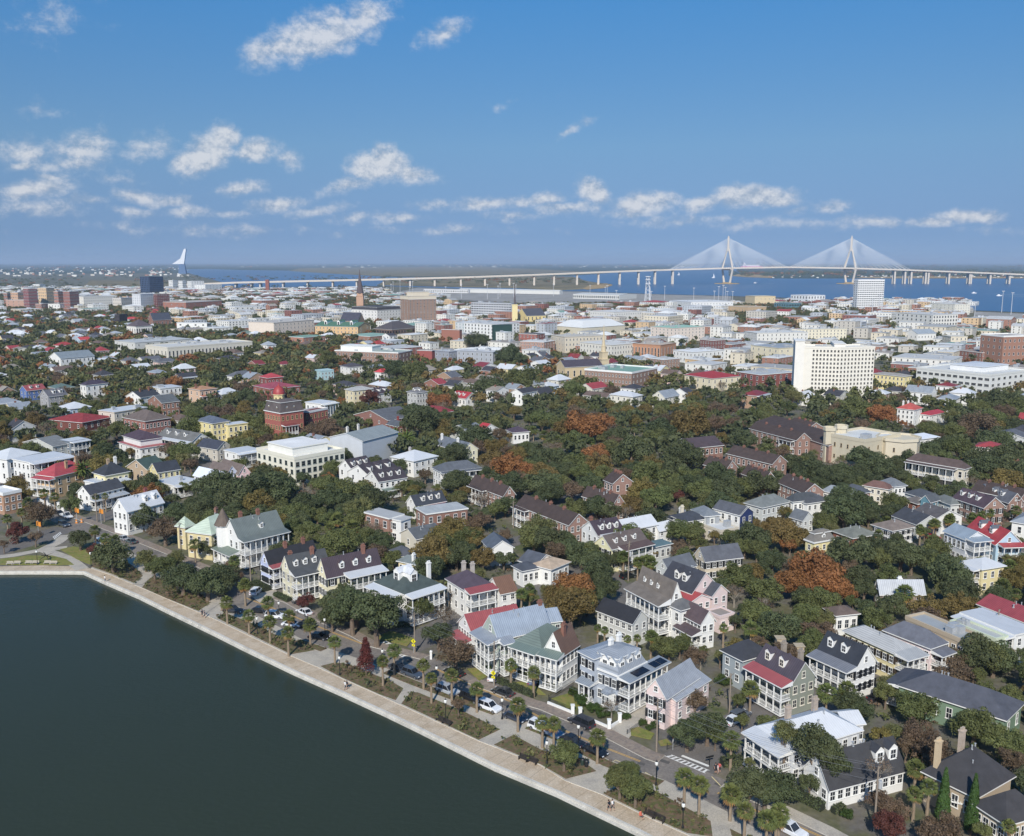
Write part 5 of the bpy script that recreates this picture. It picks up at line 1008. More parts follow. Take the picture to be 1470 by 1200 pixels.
block('orange-brick bank', 'orange brown bank with tall narrow bays', 'n 938 212 1105 222 1195 200', 13.0, (178,132,102), (190,176,158), wins=(5,9), st=1, wsize=(1.2,8), units=4)
block('white flat store', 'wide white store with flat white roofs', 'n 1176 250 1290 262 1470 240', 9.0, (222,222,218), (220,220,218), wins=(8,6), st=2, units=5)
block('white bay-windowed hotel', 'long white hotel with regular dark windows', 'n 640 205 825 222 1010 182', 13.0, (214,210,198), (204,202,196), wins=(12,10), st=3, units=6)
block('grey columned bank', 'pale stone block with tall arched windows behind the steeple', 'n 480 165 560 175 800 158', 14.0, (206,196,176), (190,184,172), wins=(12,4), st=3, units=6)
block('red brick corner store', 'red brick store with white cornice and dark mansard', 'n 296 148 400 160 446 148', 9.0, (152,84,72), (90,84,84), wins=(3,5), st=2, brick=True)
block('brick and white loft row', 'brick loft building with white ground floor', 'n 305 190 440 205 505 192', 10.0, (170,126,108), (206,204,200), wins=(4,9), st=3, brick=True, units=4)
block('mint-roofed pink flats', 'pale pink flats with mint green roof and dark balconies', 'n 1050 115 1180 125 1360 108', 14.0, (220,206,192), (150,186,166), wins=(9,6), st=4, units=2)
block('long brick arcade', 'long low brick shopping arcade', 'n 1040 285 1120 305 1215 290', 7.0, (150,116,98), (196,196,192), wins=(6,5), st=2, brick=True, units=3)
block('maroon brick store', 'maroon brick store with stepped top', 'n 1330 185 1400 195 1475 180', 12.0, (126,74,68), (170,160,152), wins=(5,5), st=3, brick=True)
# ------------------------------------------------------------------ river, marshes and far shores
def farsheet(name, pts, z, m, kind='structure'):
    P = [G(u, max(v, 376.7)).xy for u, v in pts]; return sheet(name, P, z, m, world=True)
M_far = mixmat('far_forest', [(62, 74, 58), (72, 82, 62), (56, 66, 54)], .002, bump=0)
M_marsh = mixmat('marsh_grass', [(132, 118, 84), (116, 104, 76), (98, 92, 66)], .004, bump=0)
M_sand = mixmat('sand_spit', [(168, 142, 96), (150, 128, 92)], .01, bump=0)
M_port = mixmat('port_apron', [(150, 146, 138), (134, 130, 124), (160, 156, 150)], .01, bump=0)
farsheet('far_land', zz(-1500,400, -1500,376.8, 3000,376.8, 3000,404, 1470,400.5, 1105,400, 700,400, 300,392), .15, M_far)
farsheet('river', zz(255,386.5, 300,386, 345,387.5, 420,388.5, 470,392, 560,398, 700,399, 820,396, 960,386, 1046,384, 1046,396, 1110,399.8, 1480,400, 2200,402, 2200,470, 1480,449, 1400,446, 1300,440, 1230,432, 1140,428, 1050,425, 930,422, 840,418.5, 700,416, 560,411, 500,411, 420,412.5, 318,413.5, 318,405, 270,392), .4, M_river)
farsheet('river', zz(1046,384, 957,386, 1005,380.6, 1040,379.6, 1090,380, 1058,388, 1064,394), .42, M_river)
farsheet('marsh', zz(541,409.5, 560,399.5, 640,400, 700,398, 760,396.5, 822,397, 842,403.5, 858,406, 879,408, 872,413, 840,415.5, 806,417, 740,414, 640,412), .7, M_marsh)
farsheet('shore', zz(836,414.8, 846,410, 870,406.8, 880,409.5, 868,414, 842,416.2), 1.0, M_sand)
farsheet('marsh', zz(415,389, 470,392.5, 545,396.5, 600,397, 680,395.5, 760,392.5, 840,390, 700,383, 560,383, 430,385), .7, M_marsh)
farsheet('marsh', zz(120,411, 130,402.5, 205,402.5, 250,406, 318,408, 318,412, 200,412), .7, M_marsh)
farsheet('marsh', zz(1225,399.6, 1470,399.8, 1470,397.6, 1340,396.5, 1240,397.5), .8, M_sand)
farsheet('shore', zz(1050,396.2, 1060,393.6, 1080,393.8, 1110,396.5, 1110,399.4, 1070,398), .9, M_sand)
farsheet('port_apron', zz(560,422, 600,413, 700,416.8, 840,419, 930,422.5, 1050,425.5, 1050,436, 930,440, 760,436, 640,430), .5, M_port)
farsheet('parking_lot', zz(1395,462, 1400,447.5, 1500,452, 1560,470, 1480,476), .5, M_port)
# ------------------------------------------------------------------ the cable-stayed bridge
M_cc = plain('bridge_concrete', (206, 196, 182), .7, var=.05, scale=.05); M_cab = plain('cable_sheath', (226, 226, 224), .5)
def bp(u, v, y): 
    d = ray(u, v); t = y / d[1]; return Vector((d[0] * t, y, CAM_H + d[2] * t))
T1, T2 = G(1043.5, 407.5), G(1219, 407.5)
br = thing('cable_stayed_bridge', 'long white cable-stayed road bridge with two diamond towers over the river', 'bridge', (T1.x, T1.y, 0), 0)
BM = T((-T1.x, -T1.y, 0))
YB = T1.y
deckpts = [bp(u, v, y) for u, v, y in ((255,408.5,2980),(340,405,3010),(460,402.4,3060),(560,400.2,3100),(680,397,3160),(760,394.2,3230),(862,390.2,3330),(950,387,3420),(1043.5,384.4,YB),(1132,383,YB),(1219,384.4,YB),(1300,387,YB),(1380,390,YB),(1470,393.6,YB),(1560,398,YB),(1700,404.5,YB))]
dk = MB()
for a, b in zip(deckpts[:-1], deckpts[1:]):
    d = (b - a).normalized(); n = Vector((-d.y, d.x, 0)).normalized() * 17
    dk.poly([a - n, b - n, b + n, a + n]); 
    for s in (-1, 1):
        q = [a + n * s, b + n * s, b + n * s - Vector((0, 0, 4)), a + n * s - Vector((0, 0, 4))]; dk.poly(q)
    dk.poly([a - n - Vector((0,0,4)), a + n - Vector((0,0,4)), b + n - Vector((0,0,4)), b - n - Vector((0,0,4))])
    for s in (-.98, .98): 
        q = [a + n * s, b + n * s, b + n * s + Vector((0, 0, 1.2)), a + n * s + Vector((0, 0, 1.2))]; dk.poly(q)
dk.build('deck', M_cc, br, BM)
def deckz(x):
    for a, b in zip(deckpts[:-1], deckpts[1:]):
        if a.x <= x <= b.x: return a.lerp(b, (x - a.x) / (b.x - a.x))
    return deckpts[-1]
for u in (262,280,300,321,346,369,382,415,450,486,520,558,595,629,665,698,731.5,765.5,793,825,855,885,915,940,966.5,1291,1306,1315,1336,1340,1370,1400,1402,1430,1458,1490,1520,1560):
    g = deckz(G(u, 408 if u > 900 else 410).x if u > 900 else bp(u, 404, 3000 + (u - 255) * .72).x)
    m = MB(); w = 2.2 if g.z < 25 else 3.0
    for s in (-1, 1): m.box(-w, w, s * 9 - 2.6, s * 9 + 2.6, -1, g.z - 6)
    m.box(-w - .6, w + .6, -14, 14, g.z - 6, g.z - 4); m.build('pier', M_cc, br, BM @ T((g.x, g.y, 0)))
for P_, zd in ((T1, deckpts[8].z), (T2, deckpts[10].z)):
    tw = MB(); A = RZ(rad(38))
    def q(y, z): return A @ Vector((0, y, z))
    for s in (-1, 1):
        tw.tube(q(s * 13, 2), q(s * 24, zd - 4), 4.2, 3.6, 8); tw.tube(q(s * 24, zd - 4), q(s * 3.5, 128), 3.6, 3.0, 8)
    tw.tube(q(0, 120), q(0, 170), 4.4, 3.4, 8); tw.tube(q(0, 170), q(0, 175), 2.2, 1.2, 8); tw.tube(q(-24, zd - 6), q(24, zd - 6), 3, 3, 6)
    to = tw.build('tower', M_cc, br, BM @ T(P_))
    pd = MB(); pd.lathe([(48, -1), (44, 2.5), (20, 3.2), (14, 6)], 20); pd.build('rock_island', M_sand, br, BM @ T(P_))
    for side in (-1, 1):
        for pl in (-1, 1):
            for i in range(12):
                dx = side * (22 + i * 17.5); e = deckz(P_.x + dx); zt = 126 + i * 3.6
                cb = MB(); cb.tube((P_.x, P_.y + pl * 1.5, zt), (e.x, e.y + pl * 15, e.z + 1), .55, .55, 4, cap=False); cb.build('cable', M_cab, br, BM)
LANDS.append(('cable-stayed bridge', T1.x, T1.y))
# far port and odd towers
p = G(262.5, 393); t = thing('crane_tower', 'tall blue and white slanting crane tower at the far dock', 'tower', p)
m = MB(); m.frustum((-26,26,-14,14), (-20,16,-8,8), 0, 70, bottom=True); m.build('base', plain('tower_blue', (70,100,138), .6), t)
m = MB(); SH = .8; m.poly([(-66,-10,66),(14,-10,66),(34,-10,168),(20,-10,168),(-8,-10,104)]); m.poly([(-66,10,66),(-8,10,104),(20,10,168),(34,10,168),(14,10,66)])
for a, b in (((-66,66),(14,66)),((14,66),(34,168)),((34,168),(20,168)),((20,168),(-8,104)),((-8,104),(-66,66))): m.poly([(a[0],-10,a[1]),(a[0],10,a[1]),(b[0],10,b[1]),(b[0],-10,b[1])])
m.build('boom', plain('boom_white', (226,228,230), .6), t)
p = G(1078, 385.5); t = thing('container_ship', 'pink-hulled container ship under the bridge cables', 'ship', p, 0)
m = MB(); m.prism([(-130,-16),(120,-16),(150,0),(120,16),(-130,16)], 0, 26); m.build('hull', plain('hull_pink', (226,70,142), .5), t)
m = MB(); m.box(-100,-70,-14,14,26,62); m.box(-66,100,-14,14,26,46); m.box(-92,-80,-4,4,62,74); m.build('containers', plain('ship_white', (222,214,220), .5), t)
for i, u in enumerate((1036, 1048, 1058, 1066, 1088, 1096)):
    p = G(u, 383.2); t = thing('harbour_crane', 'blue-grey gantry crane of the far container port', 'crane', p, .3, group='gantry cranes of the far port')
    m = MB()
    for s in (-16, 16):
        for r in (-12, 12): m.box(s-2.5, s+2.5, r-2.5, r+2.5, 0, 62)
    m.box(-19,19,-14,14,58,66); m.build('legs', plain('crane_steel', (120,136,156), .6), t)
    m = MB(); m.tube((0,-40,70),(0,60,140),3,2.4,4); m.tube((0,-40,68),(0,40,68),3,3,4); m.tube((0,0,66),(0,0,110),2,2,4); m.build('boom', plain('crane_steel', (120,136,156), .6), t)
def shed(lb, sp, z, wall=(206,206,200), rc=(214,212,204), **kw): block(lb, lb, sp, z, wall, 0, roof=('m','gy',rc,2.0), st=1, name='port_shed', cat='shed', **kw)
shed('longest white port shed by the water', 'r -120 346 490 348 508 344', 9)
shed('cream port shed with dark loading doors', 'r 560 362 830 372 932 364', 10, wins=(0,24), wsize=(3,5))
block('second long white port building', 'second long white port building', 'q 1060 258 1320 262 1330 258', 9, (206,206,204), (200,200,198), wins=(0,20), st=1, wsize=(3,4))
block('white terminal flats', 'white port terminal flats with pale roofs', 'r 1115 405 1240 412 1480 402', 12, (222,222,220), (214,214,212), wins=(14,8), st=2, units=4)
block('white long convention range', 'long white convention range with dark windows', 'r 660 462 800 470 960 452', 12, (216,214,208), (206,204,200), wins=(12,10), st=2, units=5)
p = G(929.5, 437); t = thing('lattice_tower', 'white lattice mast with round platforms by the port', 'tower', p)
m = MB()
for i in range(4):
    a = math.pi / 2 * i + .4
    m.tube((7 * math.cos(a), 7 * math.sin(a), 0), (3.2 * math.cos(a), 3.2 * math.sin(a), 52), .7, .6, 4)
    for k in range(7):
        z0, z1 = k * 7.4, k * 7.4 + 7.4; r0, r1 = 7 - 3.8 * z0 / 52, 7 - 3.8 * z1 / 52; b = a + math.pi / 2
        m.tube((r0 * math.cos(a), r0 * math.sin(a), z0), (r1 * math.cos(b), r1 * math.sin(b), z1), .4, .4, 4)
m.build('shaft', plain('mast_paint', (206,208,210), .5), t)
m = MB()
for z in (38, 46, 52): m.lathe([(5.5, z), (5.5, z + 1.4), (3, z + 1.4)], 10)
m.build('platform', plain('mast_paint', (206,208,210), .5), t)
rr = random.Random(5)
for i in range(34):                                     # floodlight masts of the port and the parking by the river
    u = rr.uniform(560, 1060) if i < 26 else rr.uniform(1240, 1470); v = 418 + (u - 560) * .026 + rr.uniform(-1, 9) if i < 26 else rr.uniform(448, 460)
    p = G(u, v); 
    t = thing('floodlight_mast', 'tall thin floodlight mast on the port apron' if i < 26 else 'tall thin floodlight mast beside the riverside parking', 'lamp post', p, 0, 'floodlight masts of the port' if i < 26 else 'floodlight masts of the parking')
    m = MB(); m.tube((0,0,0),(0,0,rr.uniform(22, 34)),.55,.35,5); zt = m.v[-1][2]; m.build('pole', plain('mast_steel', (190,192,194), .5), t)
    m = MB(); m.box(-2.2,2.2,-.6,.6,zt,zt+1); m.build('lamp_head', plain('mast_steel', (190,192,194), .5), t)
# boats and wakes
for i, (u, v, s, lb) in enumerate(((1398,421.3,6,'white motor boat towing a long wake'),(1434,425,6,'white motor boat behind the first wake'),(1084,406.6,7,'white boat near the bridge tower island'),(1024,399,9,'white sailboat beyond the bridge'),(974,395,8,'small sailboat near the bridge span'),(1110,399,6,'small pale boat by the far shore'))):
    p = G(u, v); p.z = .45; t = thing('boat', lb, 'boat', p, rr.uniform(-.3,.3))
    m = MB(); m.prism([(-s,-s*.3),(s*.7,-s*.3),(s*1.2,0),(s*.7,s*.3),(-s,s*.3)], 0, s*.3); m.build('hull', plain('boat_white', (230,230,230), .4), t)
    m = MB(); m.box(-s*.5,s*.3,-s*.2,s*.2,s*.3,s*.6); m.build('cabin', plain('boat_white', (230,230,230), .4), t)
    if 'sail' in lb: m = MB(); m.prism([(0,-.15),(s*.9,-.15),(s*.9,.15),(0,.15)], s*.4, s*.5); m.tube((0,0,0),(0,0,s*2.6),.25,.15,5); m.poly([(0,0,s*.6),(s*.9,0,s*.6),(0,0,s*2.5)]); m.build('sail', plain('boat_white', (230,230,230), .4), t)
M_wake = plain('foam', (206, 216, 222), .8)
for q in ((1400,421.2, 1470,423.6),(1436,425, 1500,427.5),(1086,406.4,1110,407.5)):
    a, b = G(q[0], q[1]).xy, G(q[2], q[3]).xy; d = (b - a).normalized(); n = Vector((-d.y, d.x)) * 6
    sheet('wake', [a, b + n * 1.4, b + n * .5, a + d * 20, b - n * .5, b - n * 1.4], .48, M_wake, world=True)['kind'] = 'stuff'

# ------------------------------------------------------------------ trees: crowns of many leaf clumps on limbed trunks
def leafm(name, c, var=.35, trans=.36, rnd=.16, hue=.015):
    m, nt, b = newmat(name); hs = ramp_noise(nt, b, lin(c), var, 1.4, 4, rough=.65, rnd=rnd, hue=hue)
    b.inputs['Specular IOR Level'].default_value = .25
    tr = nt.nodes.new('ShaderNodeBsdfTranslucent'); nt.links.new(hs.outputs[0], tr.inputs['Color'])
    ms = nt.nodes.new('ShaderNodeMixShader'); ms.inputs[0].default_value = trans
    nt.links.new(b.outputs[0], ms.inputs[1]); nt.links.new(tr.outputs[0], ms.inputs[2]); nt.links.new(ms.outputs[0], nt.nodes['Material Output'].inputs['Surface'])
    return m
BARK = plain('bark', (112, 98, 84), .9, var=.25, scale=6); BARKG = plain('bark_grey', (136, 128, 116), .9, var=.25, scale=6); PBARK = plain('palm_bark', (140, 124, 104), .9, var=.25, scale=8)
KIND = dict(o=('live_oak','live oak','dark green',(94,102,70)), m=('broad_tree','broadleaf tree','mid green',(110,116,72)), l=('olive_tree','feathery tree','pale olive',(124,124,80)), y=('golden_tree','autumn tree','golden brown',(130,116,70)),
  r=('orange_tree','autumn tree','orange',(158,112,72)), n=('russet_tree','autumn tree','russet brown',(122,104,84)), d=('maroon_tree','red-leaved tree','dark red',(110,70,62)), s=('round_shrub','shrub','clipped green',(72,92,46)))
LEAF = {k: leafm(v[0] + '_leaves', v[3], hue=.005 if k in 'rnd' else .014) for k, v in KIND.items()}
def quads_mesh(name, cen, nrm, size, mat, rng, aspect=.62, bend=.0):
    n = len(cen); nrm = nrm / np.maximum(1e-6, np.linalg.norm(nrm, axis=1))[:, None]
    up = rng.normal(size=(n, 3)); a = np.cross(nrm, up); a /= np.maximum(1e-6, np.linalg.norm(a, axis=1))[:, None]; b = np.cross(nrm, a)
    s = size[:, None]; sb = s * aspect * rng.uniform(.7, 1.2, (n, 1))
    v = np.empty((n, 4, 3)); v[:, 0] = cen - a * s; v[:, 1] = cen - b * sb + nrm * s * .15; v[:, 2] = cen + a * s * rng.uniform(.7, 1.1, (n, 1)); v[:, 3] = cen + b * sb + nrm * s * .15
    return v.reshape(-1, 3)
def mesh_from_quads(name, v, mat):
    n = len(v) // 4; me = D.meshes.new(name); me.vertices.add(len(v)); me.vertices.foreach_set('co', v.astype(np.float32).ravel())
    me.loops.add(n * 4); me.loops.foreach_set('vertex_index', np.arange(n * 4, dtype=np.int32)); me.polygons.add(n)
    me.polygons.foreach_set('loop_start', np.arange(0, n * 4, 4, dtype=np.int32)); me.materials.append(mat); me.update(calc_edges=True); me.validate(); return me
def crown_pts(rng, nl, nleaf, flat=.72, size=.075, open_=0.0, cone=0):
    if cone:
        t = rng.uniform(0, 1, nl) ** .8; ang = rng.uniform(0, 6.28, nl); rr_ = (1 - t) * .62 * rng.uniform(.5, 1, nl)
        lc = np.stack([rr_ * np.cos(ang), rr_ * np.sin(ang), t * 2.6 - 1.1], 1); lr = .16 + .26 * (1 - t)
    else:
        d = rng.normal(size=(nl, 3)); d[:, 2] = np.abs(d[:, 2]) * .9 - .22; d /= np.linalg.norm(d, axis=1)[:, None]
        lc = d * rng.uniform(.40, .84, (nl, 1)); lc[:, 2] *= flat; lr = rng.uniform(.15, .36, nl) * (1.15 - .3 * np.linalg.norm(lc, axis=1)) * (1.25 if nl < 30 else 1)
    w = lr ** 2; idx = rng.choice(nl, nleaf, p=w / w.sum())
    d = rng.normal(size=(nleaf, 3)); d[:, 2] += .35; d /= np.linalg.norm(d, axis=1)[:, None]
    rad_ = lr[idx][:, None] * (1 - np.abs(rng.normal(0, .16 + open_, (nleaf, 1))))
    cen = lc[idx] + d * rad_ * np.array([1, 1, .85]); nrm = d + rng.normal(0, .45, (nleaf, 3))
    return cen, nrm, size * rng.uniform(.6, 1.35, nleaf), lc
_rng = np.random.default_rng(11)
def limb_trunk(name, lc, flat, mat, r=.075, n=7):     # unit: crown centre at z = 1, crown radius 1 (x, y); limbs reach into the clumps
    m = MB(); m.tube((0, 0, -.05), (.02, .01, .55), r * 1.5, r, 7)
    for i in range(min(n, len(lc))):
        p = lc[i]; z = 1 + p[2] * .45
        m.tube((.02, .01, .5), (p[0] * .45, p[1] * .45, .5 + (z - .5) * .6), r * .7, r * .45, 5, cap=False); m.tube((p[0] * .45, p[1] * .45, .5 + (z - .5) * .6), (p[0] * .9, p[1] * .9, z), r * .45, r * .15, 4, cap=False)
    return m.mesh(name, mat)
TREE = {}
for k in 'omlyrnds':
    for q, (nl, nleaf, size) in dict(hi=(48, 8000, .044), mid=(36, 4200, .054), lo=(24, 1700, .076)).items():
        for v in range(3 if k in 'om' else 2):
            flat = {'o': .70, 'm': .86, 'l': .8, 's': .8}.get(k, .82); op = {'l': .12, 'n': .14, 'y': .06, 'r': .06}.get(k, .02)
            nn = int(nleaf * {'n': .62, 'l': .62, 'y': .85}.get(k, 1))
            cen, nrm, sz, lc = crown_pts(_rng, nl, nn, flat, size, op)
            TREE[k, q, v] = (mesh_from_quads('crown', quads_mesh('crown', cen, nrm, sz, None, _rng), LEAF[k]), limb_trunk('trunk', lc, flat, BARK))
cen, nrm, sz, lc = crown_pts(_rng, 50, 6000, 1, .05, .05, cone=1)
TREE['R'] = (mesh_from_quads('crown', quads_mesh('crown', cen, nrm, sz, None, _rng), leafm('scarlet_leaves', (112, 68, 56))), limb_trunk('trunk', lc, 1, BARK))
n_ = 3200; t_ = _rng.uniform(0, 1, n_) ** 1.1; a_ = _rng.uniform(0, 6.28, n_); prof = np.minimum(1, (1.02 - t_) ** .75 * 1.15) * (.85 + .15 * np.minimum(1, t_ * 8)) * _rng.uniform(.82, 1.06, n_)
cen = np.stack([prof * np.cos(a_), prof * np.sin(a_), t_], 1); nrm = np.stack([np.cos(a_), np.sin(a_), .3 + 0 * a_], 1) + _rng.normal(0, .4, (n_, 3))
CYP = quads_mesh('c', cen * np.array([1, 1, 9]), nrm, .17 * _rng.uniform(.6, 1.3, n_), None, _rng)
CYPM = mesh_from_quads('crown', CYP, leafm('cypress_leaves', (74, 100, 52), hue=.0))
def branches(m, p, d, L, r, depth, rg):
    e = p + d * L; m.tube(p, e, r, r * .62, 4 if depth > 1 else 3, cap=False)
    if depth == 0: return
    for i in range(rg.choice((2, 3, 3))):
        nd = (d + Vector((rg.gauss(0, .55), rg.gauss(0, .55), rg.gauss(.08, .4)))).normalized(); branches(m, p + d * L * rg.uniform(.7, 1), nd, L * rg.uniform(.62, .86), r * .6, depth - 1, rg)
BARE = []
for v in range(3):
    rg = random.Random(40 + v); m = MB()
    for i in range(7): branches(m, Vector((0, 0, -.55)), Vector((rg.gauss(0, .6), rg.gauss(0, .6), 1)).normalized(), .42, .028, 4, rg)
    tk = MB(); tk.tube((0, 0, -.05), (0, 0, .75), .09, .06, 6)
    cen, nrm, sz, lc = crown_pts(_rng, 22, 420, .8, .05, .2)
    BARE.append((m.mesh('branches', BARKG), tk.mesh('trunk', BARKG), mesh_from_quads('leaves', quads_mesh('l', cen, nrm, sz, None, _rng), LEAF['n'])))
# palms
PALM_LEAF = leafm('palmetto_leaves', (104, 112, 64), trans=.25, rnd=.18); PALM_DRY = leafm('dry_palm_leaves', (146, 118, 70), trans=.15); DATE_LEAF = leafm('date_palm_leaves', (98, 110, 56), trans=.2)
def palm_crown(seed, nf=46, date=False):
    rg = random.Random(seed); m = MB()
    for i in range(nf):
        t = (i + .5) / nf; el_ = math.radians(82 - 128 * t ** .9 + rg.uniform(-8, 8)); a = i * 2.39996 + rg.uniform(-.3, .3)
        d = Vector((math.cos(a) * math.cos(el_), math.sin(a) * math.cos(el_), math.sin(el_))); s = Vector((-math.sin(a), math.cos(a), 0)); mi = 1 if t > .86 else 0
        if date:
            prev = Vector((0, 0, 0)); dd = d.copy()
            for k in range(5):
                nx = prev + dd * .24; w = (.10, .14, .14, .11, .05)[k]; u = dd.cross(s).normalized()
                for sg in (-1, 1): m.poly([prev, nx, nx + s * sg * w - u * .05 - dd * .04, prev + s * sg * w - u * .05 - dd * .06], mi)
                prev = nx; dd = (dd + Vector((0, 0, -.26))).normalized()
            continue
        pl = rg.uniform(.38, .52); b = d * pl; m.poly([s * .02, b + s * .02, b - s * .02, s * -.02], mi)
        u = d.cross(s).normalized()
        for k in range(7):
            f = (k - 3) / 3 * 1.15; fd = (d * math.cos(f) + s * math.sin(f)).normalized(); L = rg.uniform(.42, .56) * (1 - .12 * abs(f)); q = (fd.cross(u)).normalized() * .055
            mid = b + fd * L * .55 - u * .02; tip = b + fd * L + Vector((0, 0, -.13 * rg.uniform(.6, 1.4)))
            m.poly([b, mid + q, tip, mid - q], mi)
    return m.mesh('crown', [DATE_LEAF if date else PALM_LEAF, PALM_DRY])
PALMS = [palm_crown(i) for i in range(4)]; DATES = [palm_crown(70 + i, 60, True) for i in range(2)]
def ptrunk(r0, r1):
    m = MB(); rg = random.Random(3); zs = [i / 9 for i in range(10)]; m.lathe([((r0 + (r1 - r0) * z) * (1 + .1 * (i % 2)), z * 1.0 - (.03 if i == 0 else 0)) for i, z in enumerate(zs)], 8); return m.mesh('trunk', PBARK)
PTR = ptrunk(.24, .17); DTR = ptrunk(.42, .34)
TREES = []            # (object, description, x, y) for labels
TPX = []              # photo circle of each tree, with depth
_cnt = {}
def tree(u, v, rpx, kind, hz=None, at=None, R=None):
    rg = random.Random(int(u * 31 + v * 17) if u is not None else int(at[0] * 31 + at[1] * 17))
    if at is None:
        zc = 6.0
        for _ in range(5):
            p = G(u, v, zc); dep = PX(p)[2]; R = rpx * dep / CAM_F
            zc = hz or {'p': 4.7 + rg.uniform(-.4, .6), 'P': 8.0, 's': R * .72, 'R': 3.9}.get(kind, max(.82 * R, min(.5 * R + 2.0, 8.5)))
        x, y = p.x, p.y; R *= {'p': 1.18, 'P': 1.25, 's': 1.45, 'b': 1.15}.get(kind, 1.2)
    else:
        x, y = at; zc = hz or max(.82 * R, min(.5 * R + 2.0, 8.5)); uu = PX((x, y, zc)); u, v, dep = uu; rpx = R * CAM_F / dep
    nm, ct, cw, _c = KIND[kind] if kind in KIND else dict(p=('palmetto_palm', 'palm', 'shaggy green', 0), P=('date_palm', 'palm', 'tall feathery', 0), R=('maple_tree', 'red-leaved tree', 'scarlet pointed', 0), b=('bare_tree', 'bare tree', 'bare grey', 0), c=('cypress_tree', 'cypress', 'slim dark green', 0))[kind]
    t = thing(nm, None, 'shrub' if kind == 's' else 'palm' if kind in 'pP' else 'tree', (x, y, 0), rg.uniform(0, 6.28))
    def put(n, me, sx, sz, z): o = link(n, me, t); o.location = (0, 0, z); o.scale = (sx, sx, sz); return o
    if kind in 'pP':
        lst = PALMS if kind == 'p' else DATES; put('crown', lst[rg.randrange(len(lst))], R * 1.0, R * 1.0, zc); k = put('trunk', PTR if kind == 'p' else DTR, 1, zc + .1, 0)
    elif kind == 'b':
        a, b_, c_ = BARE[rg.randrange(3)]; put('branches', a, R * .95, R * .95, zc); put('trunk', b_, R, zc * .75, 0); put('leaves', c_, R * .95, R * .95, zc)
    elif kind == 'R': put('crown', TREE['R'][0], R, R, zc); put('trunk', TREE['R'][1], R * .6, zc * .8, 0)
    elif kind == 'c': put('crown', CYPM, R, hz / 9, 0)
    else:
        q = 'hi' if rpx > 15 else 'mid' if rpx > 7 else 'lo'; nv = 3 if kind in 'om' else 2; a, b_ = TREE[kind, q, rg.randrange(nv)]
        sz = rg.uniform(.88, 1.12); put('crown', a, R, R * sz, zc)
        if kind != 's': put('trunk', b_, R, zc, 0)
    size = 'broad' if R > 6.6 else 'small' if R < 3.6 else ''
    if kind in 'pPRcs': size = ''
    last = {'live_oak': 'live oak', 'broad_tree': 'broadleaf tree', 'olive_tree': 'feathery tree'}.get(nm, nm.replace('_', ' ') if kind in 'pPRbcs' else 'autumn tree' if kind in 'yrn' else 'tree')
    TREES.append((t, ' '.join(w for w in (size, cw, last) if w).replace('bare grey bare', 'bare grey').replace('clipped green round', 'round clipped green'), x, y)); TPX.append((u, v, rpx, dep)); return t
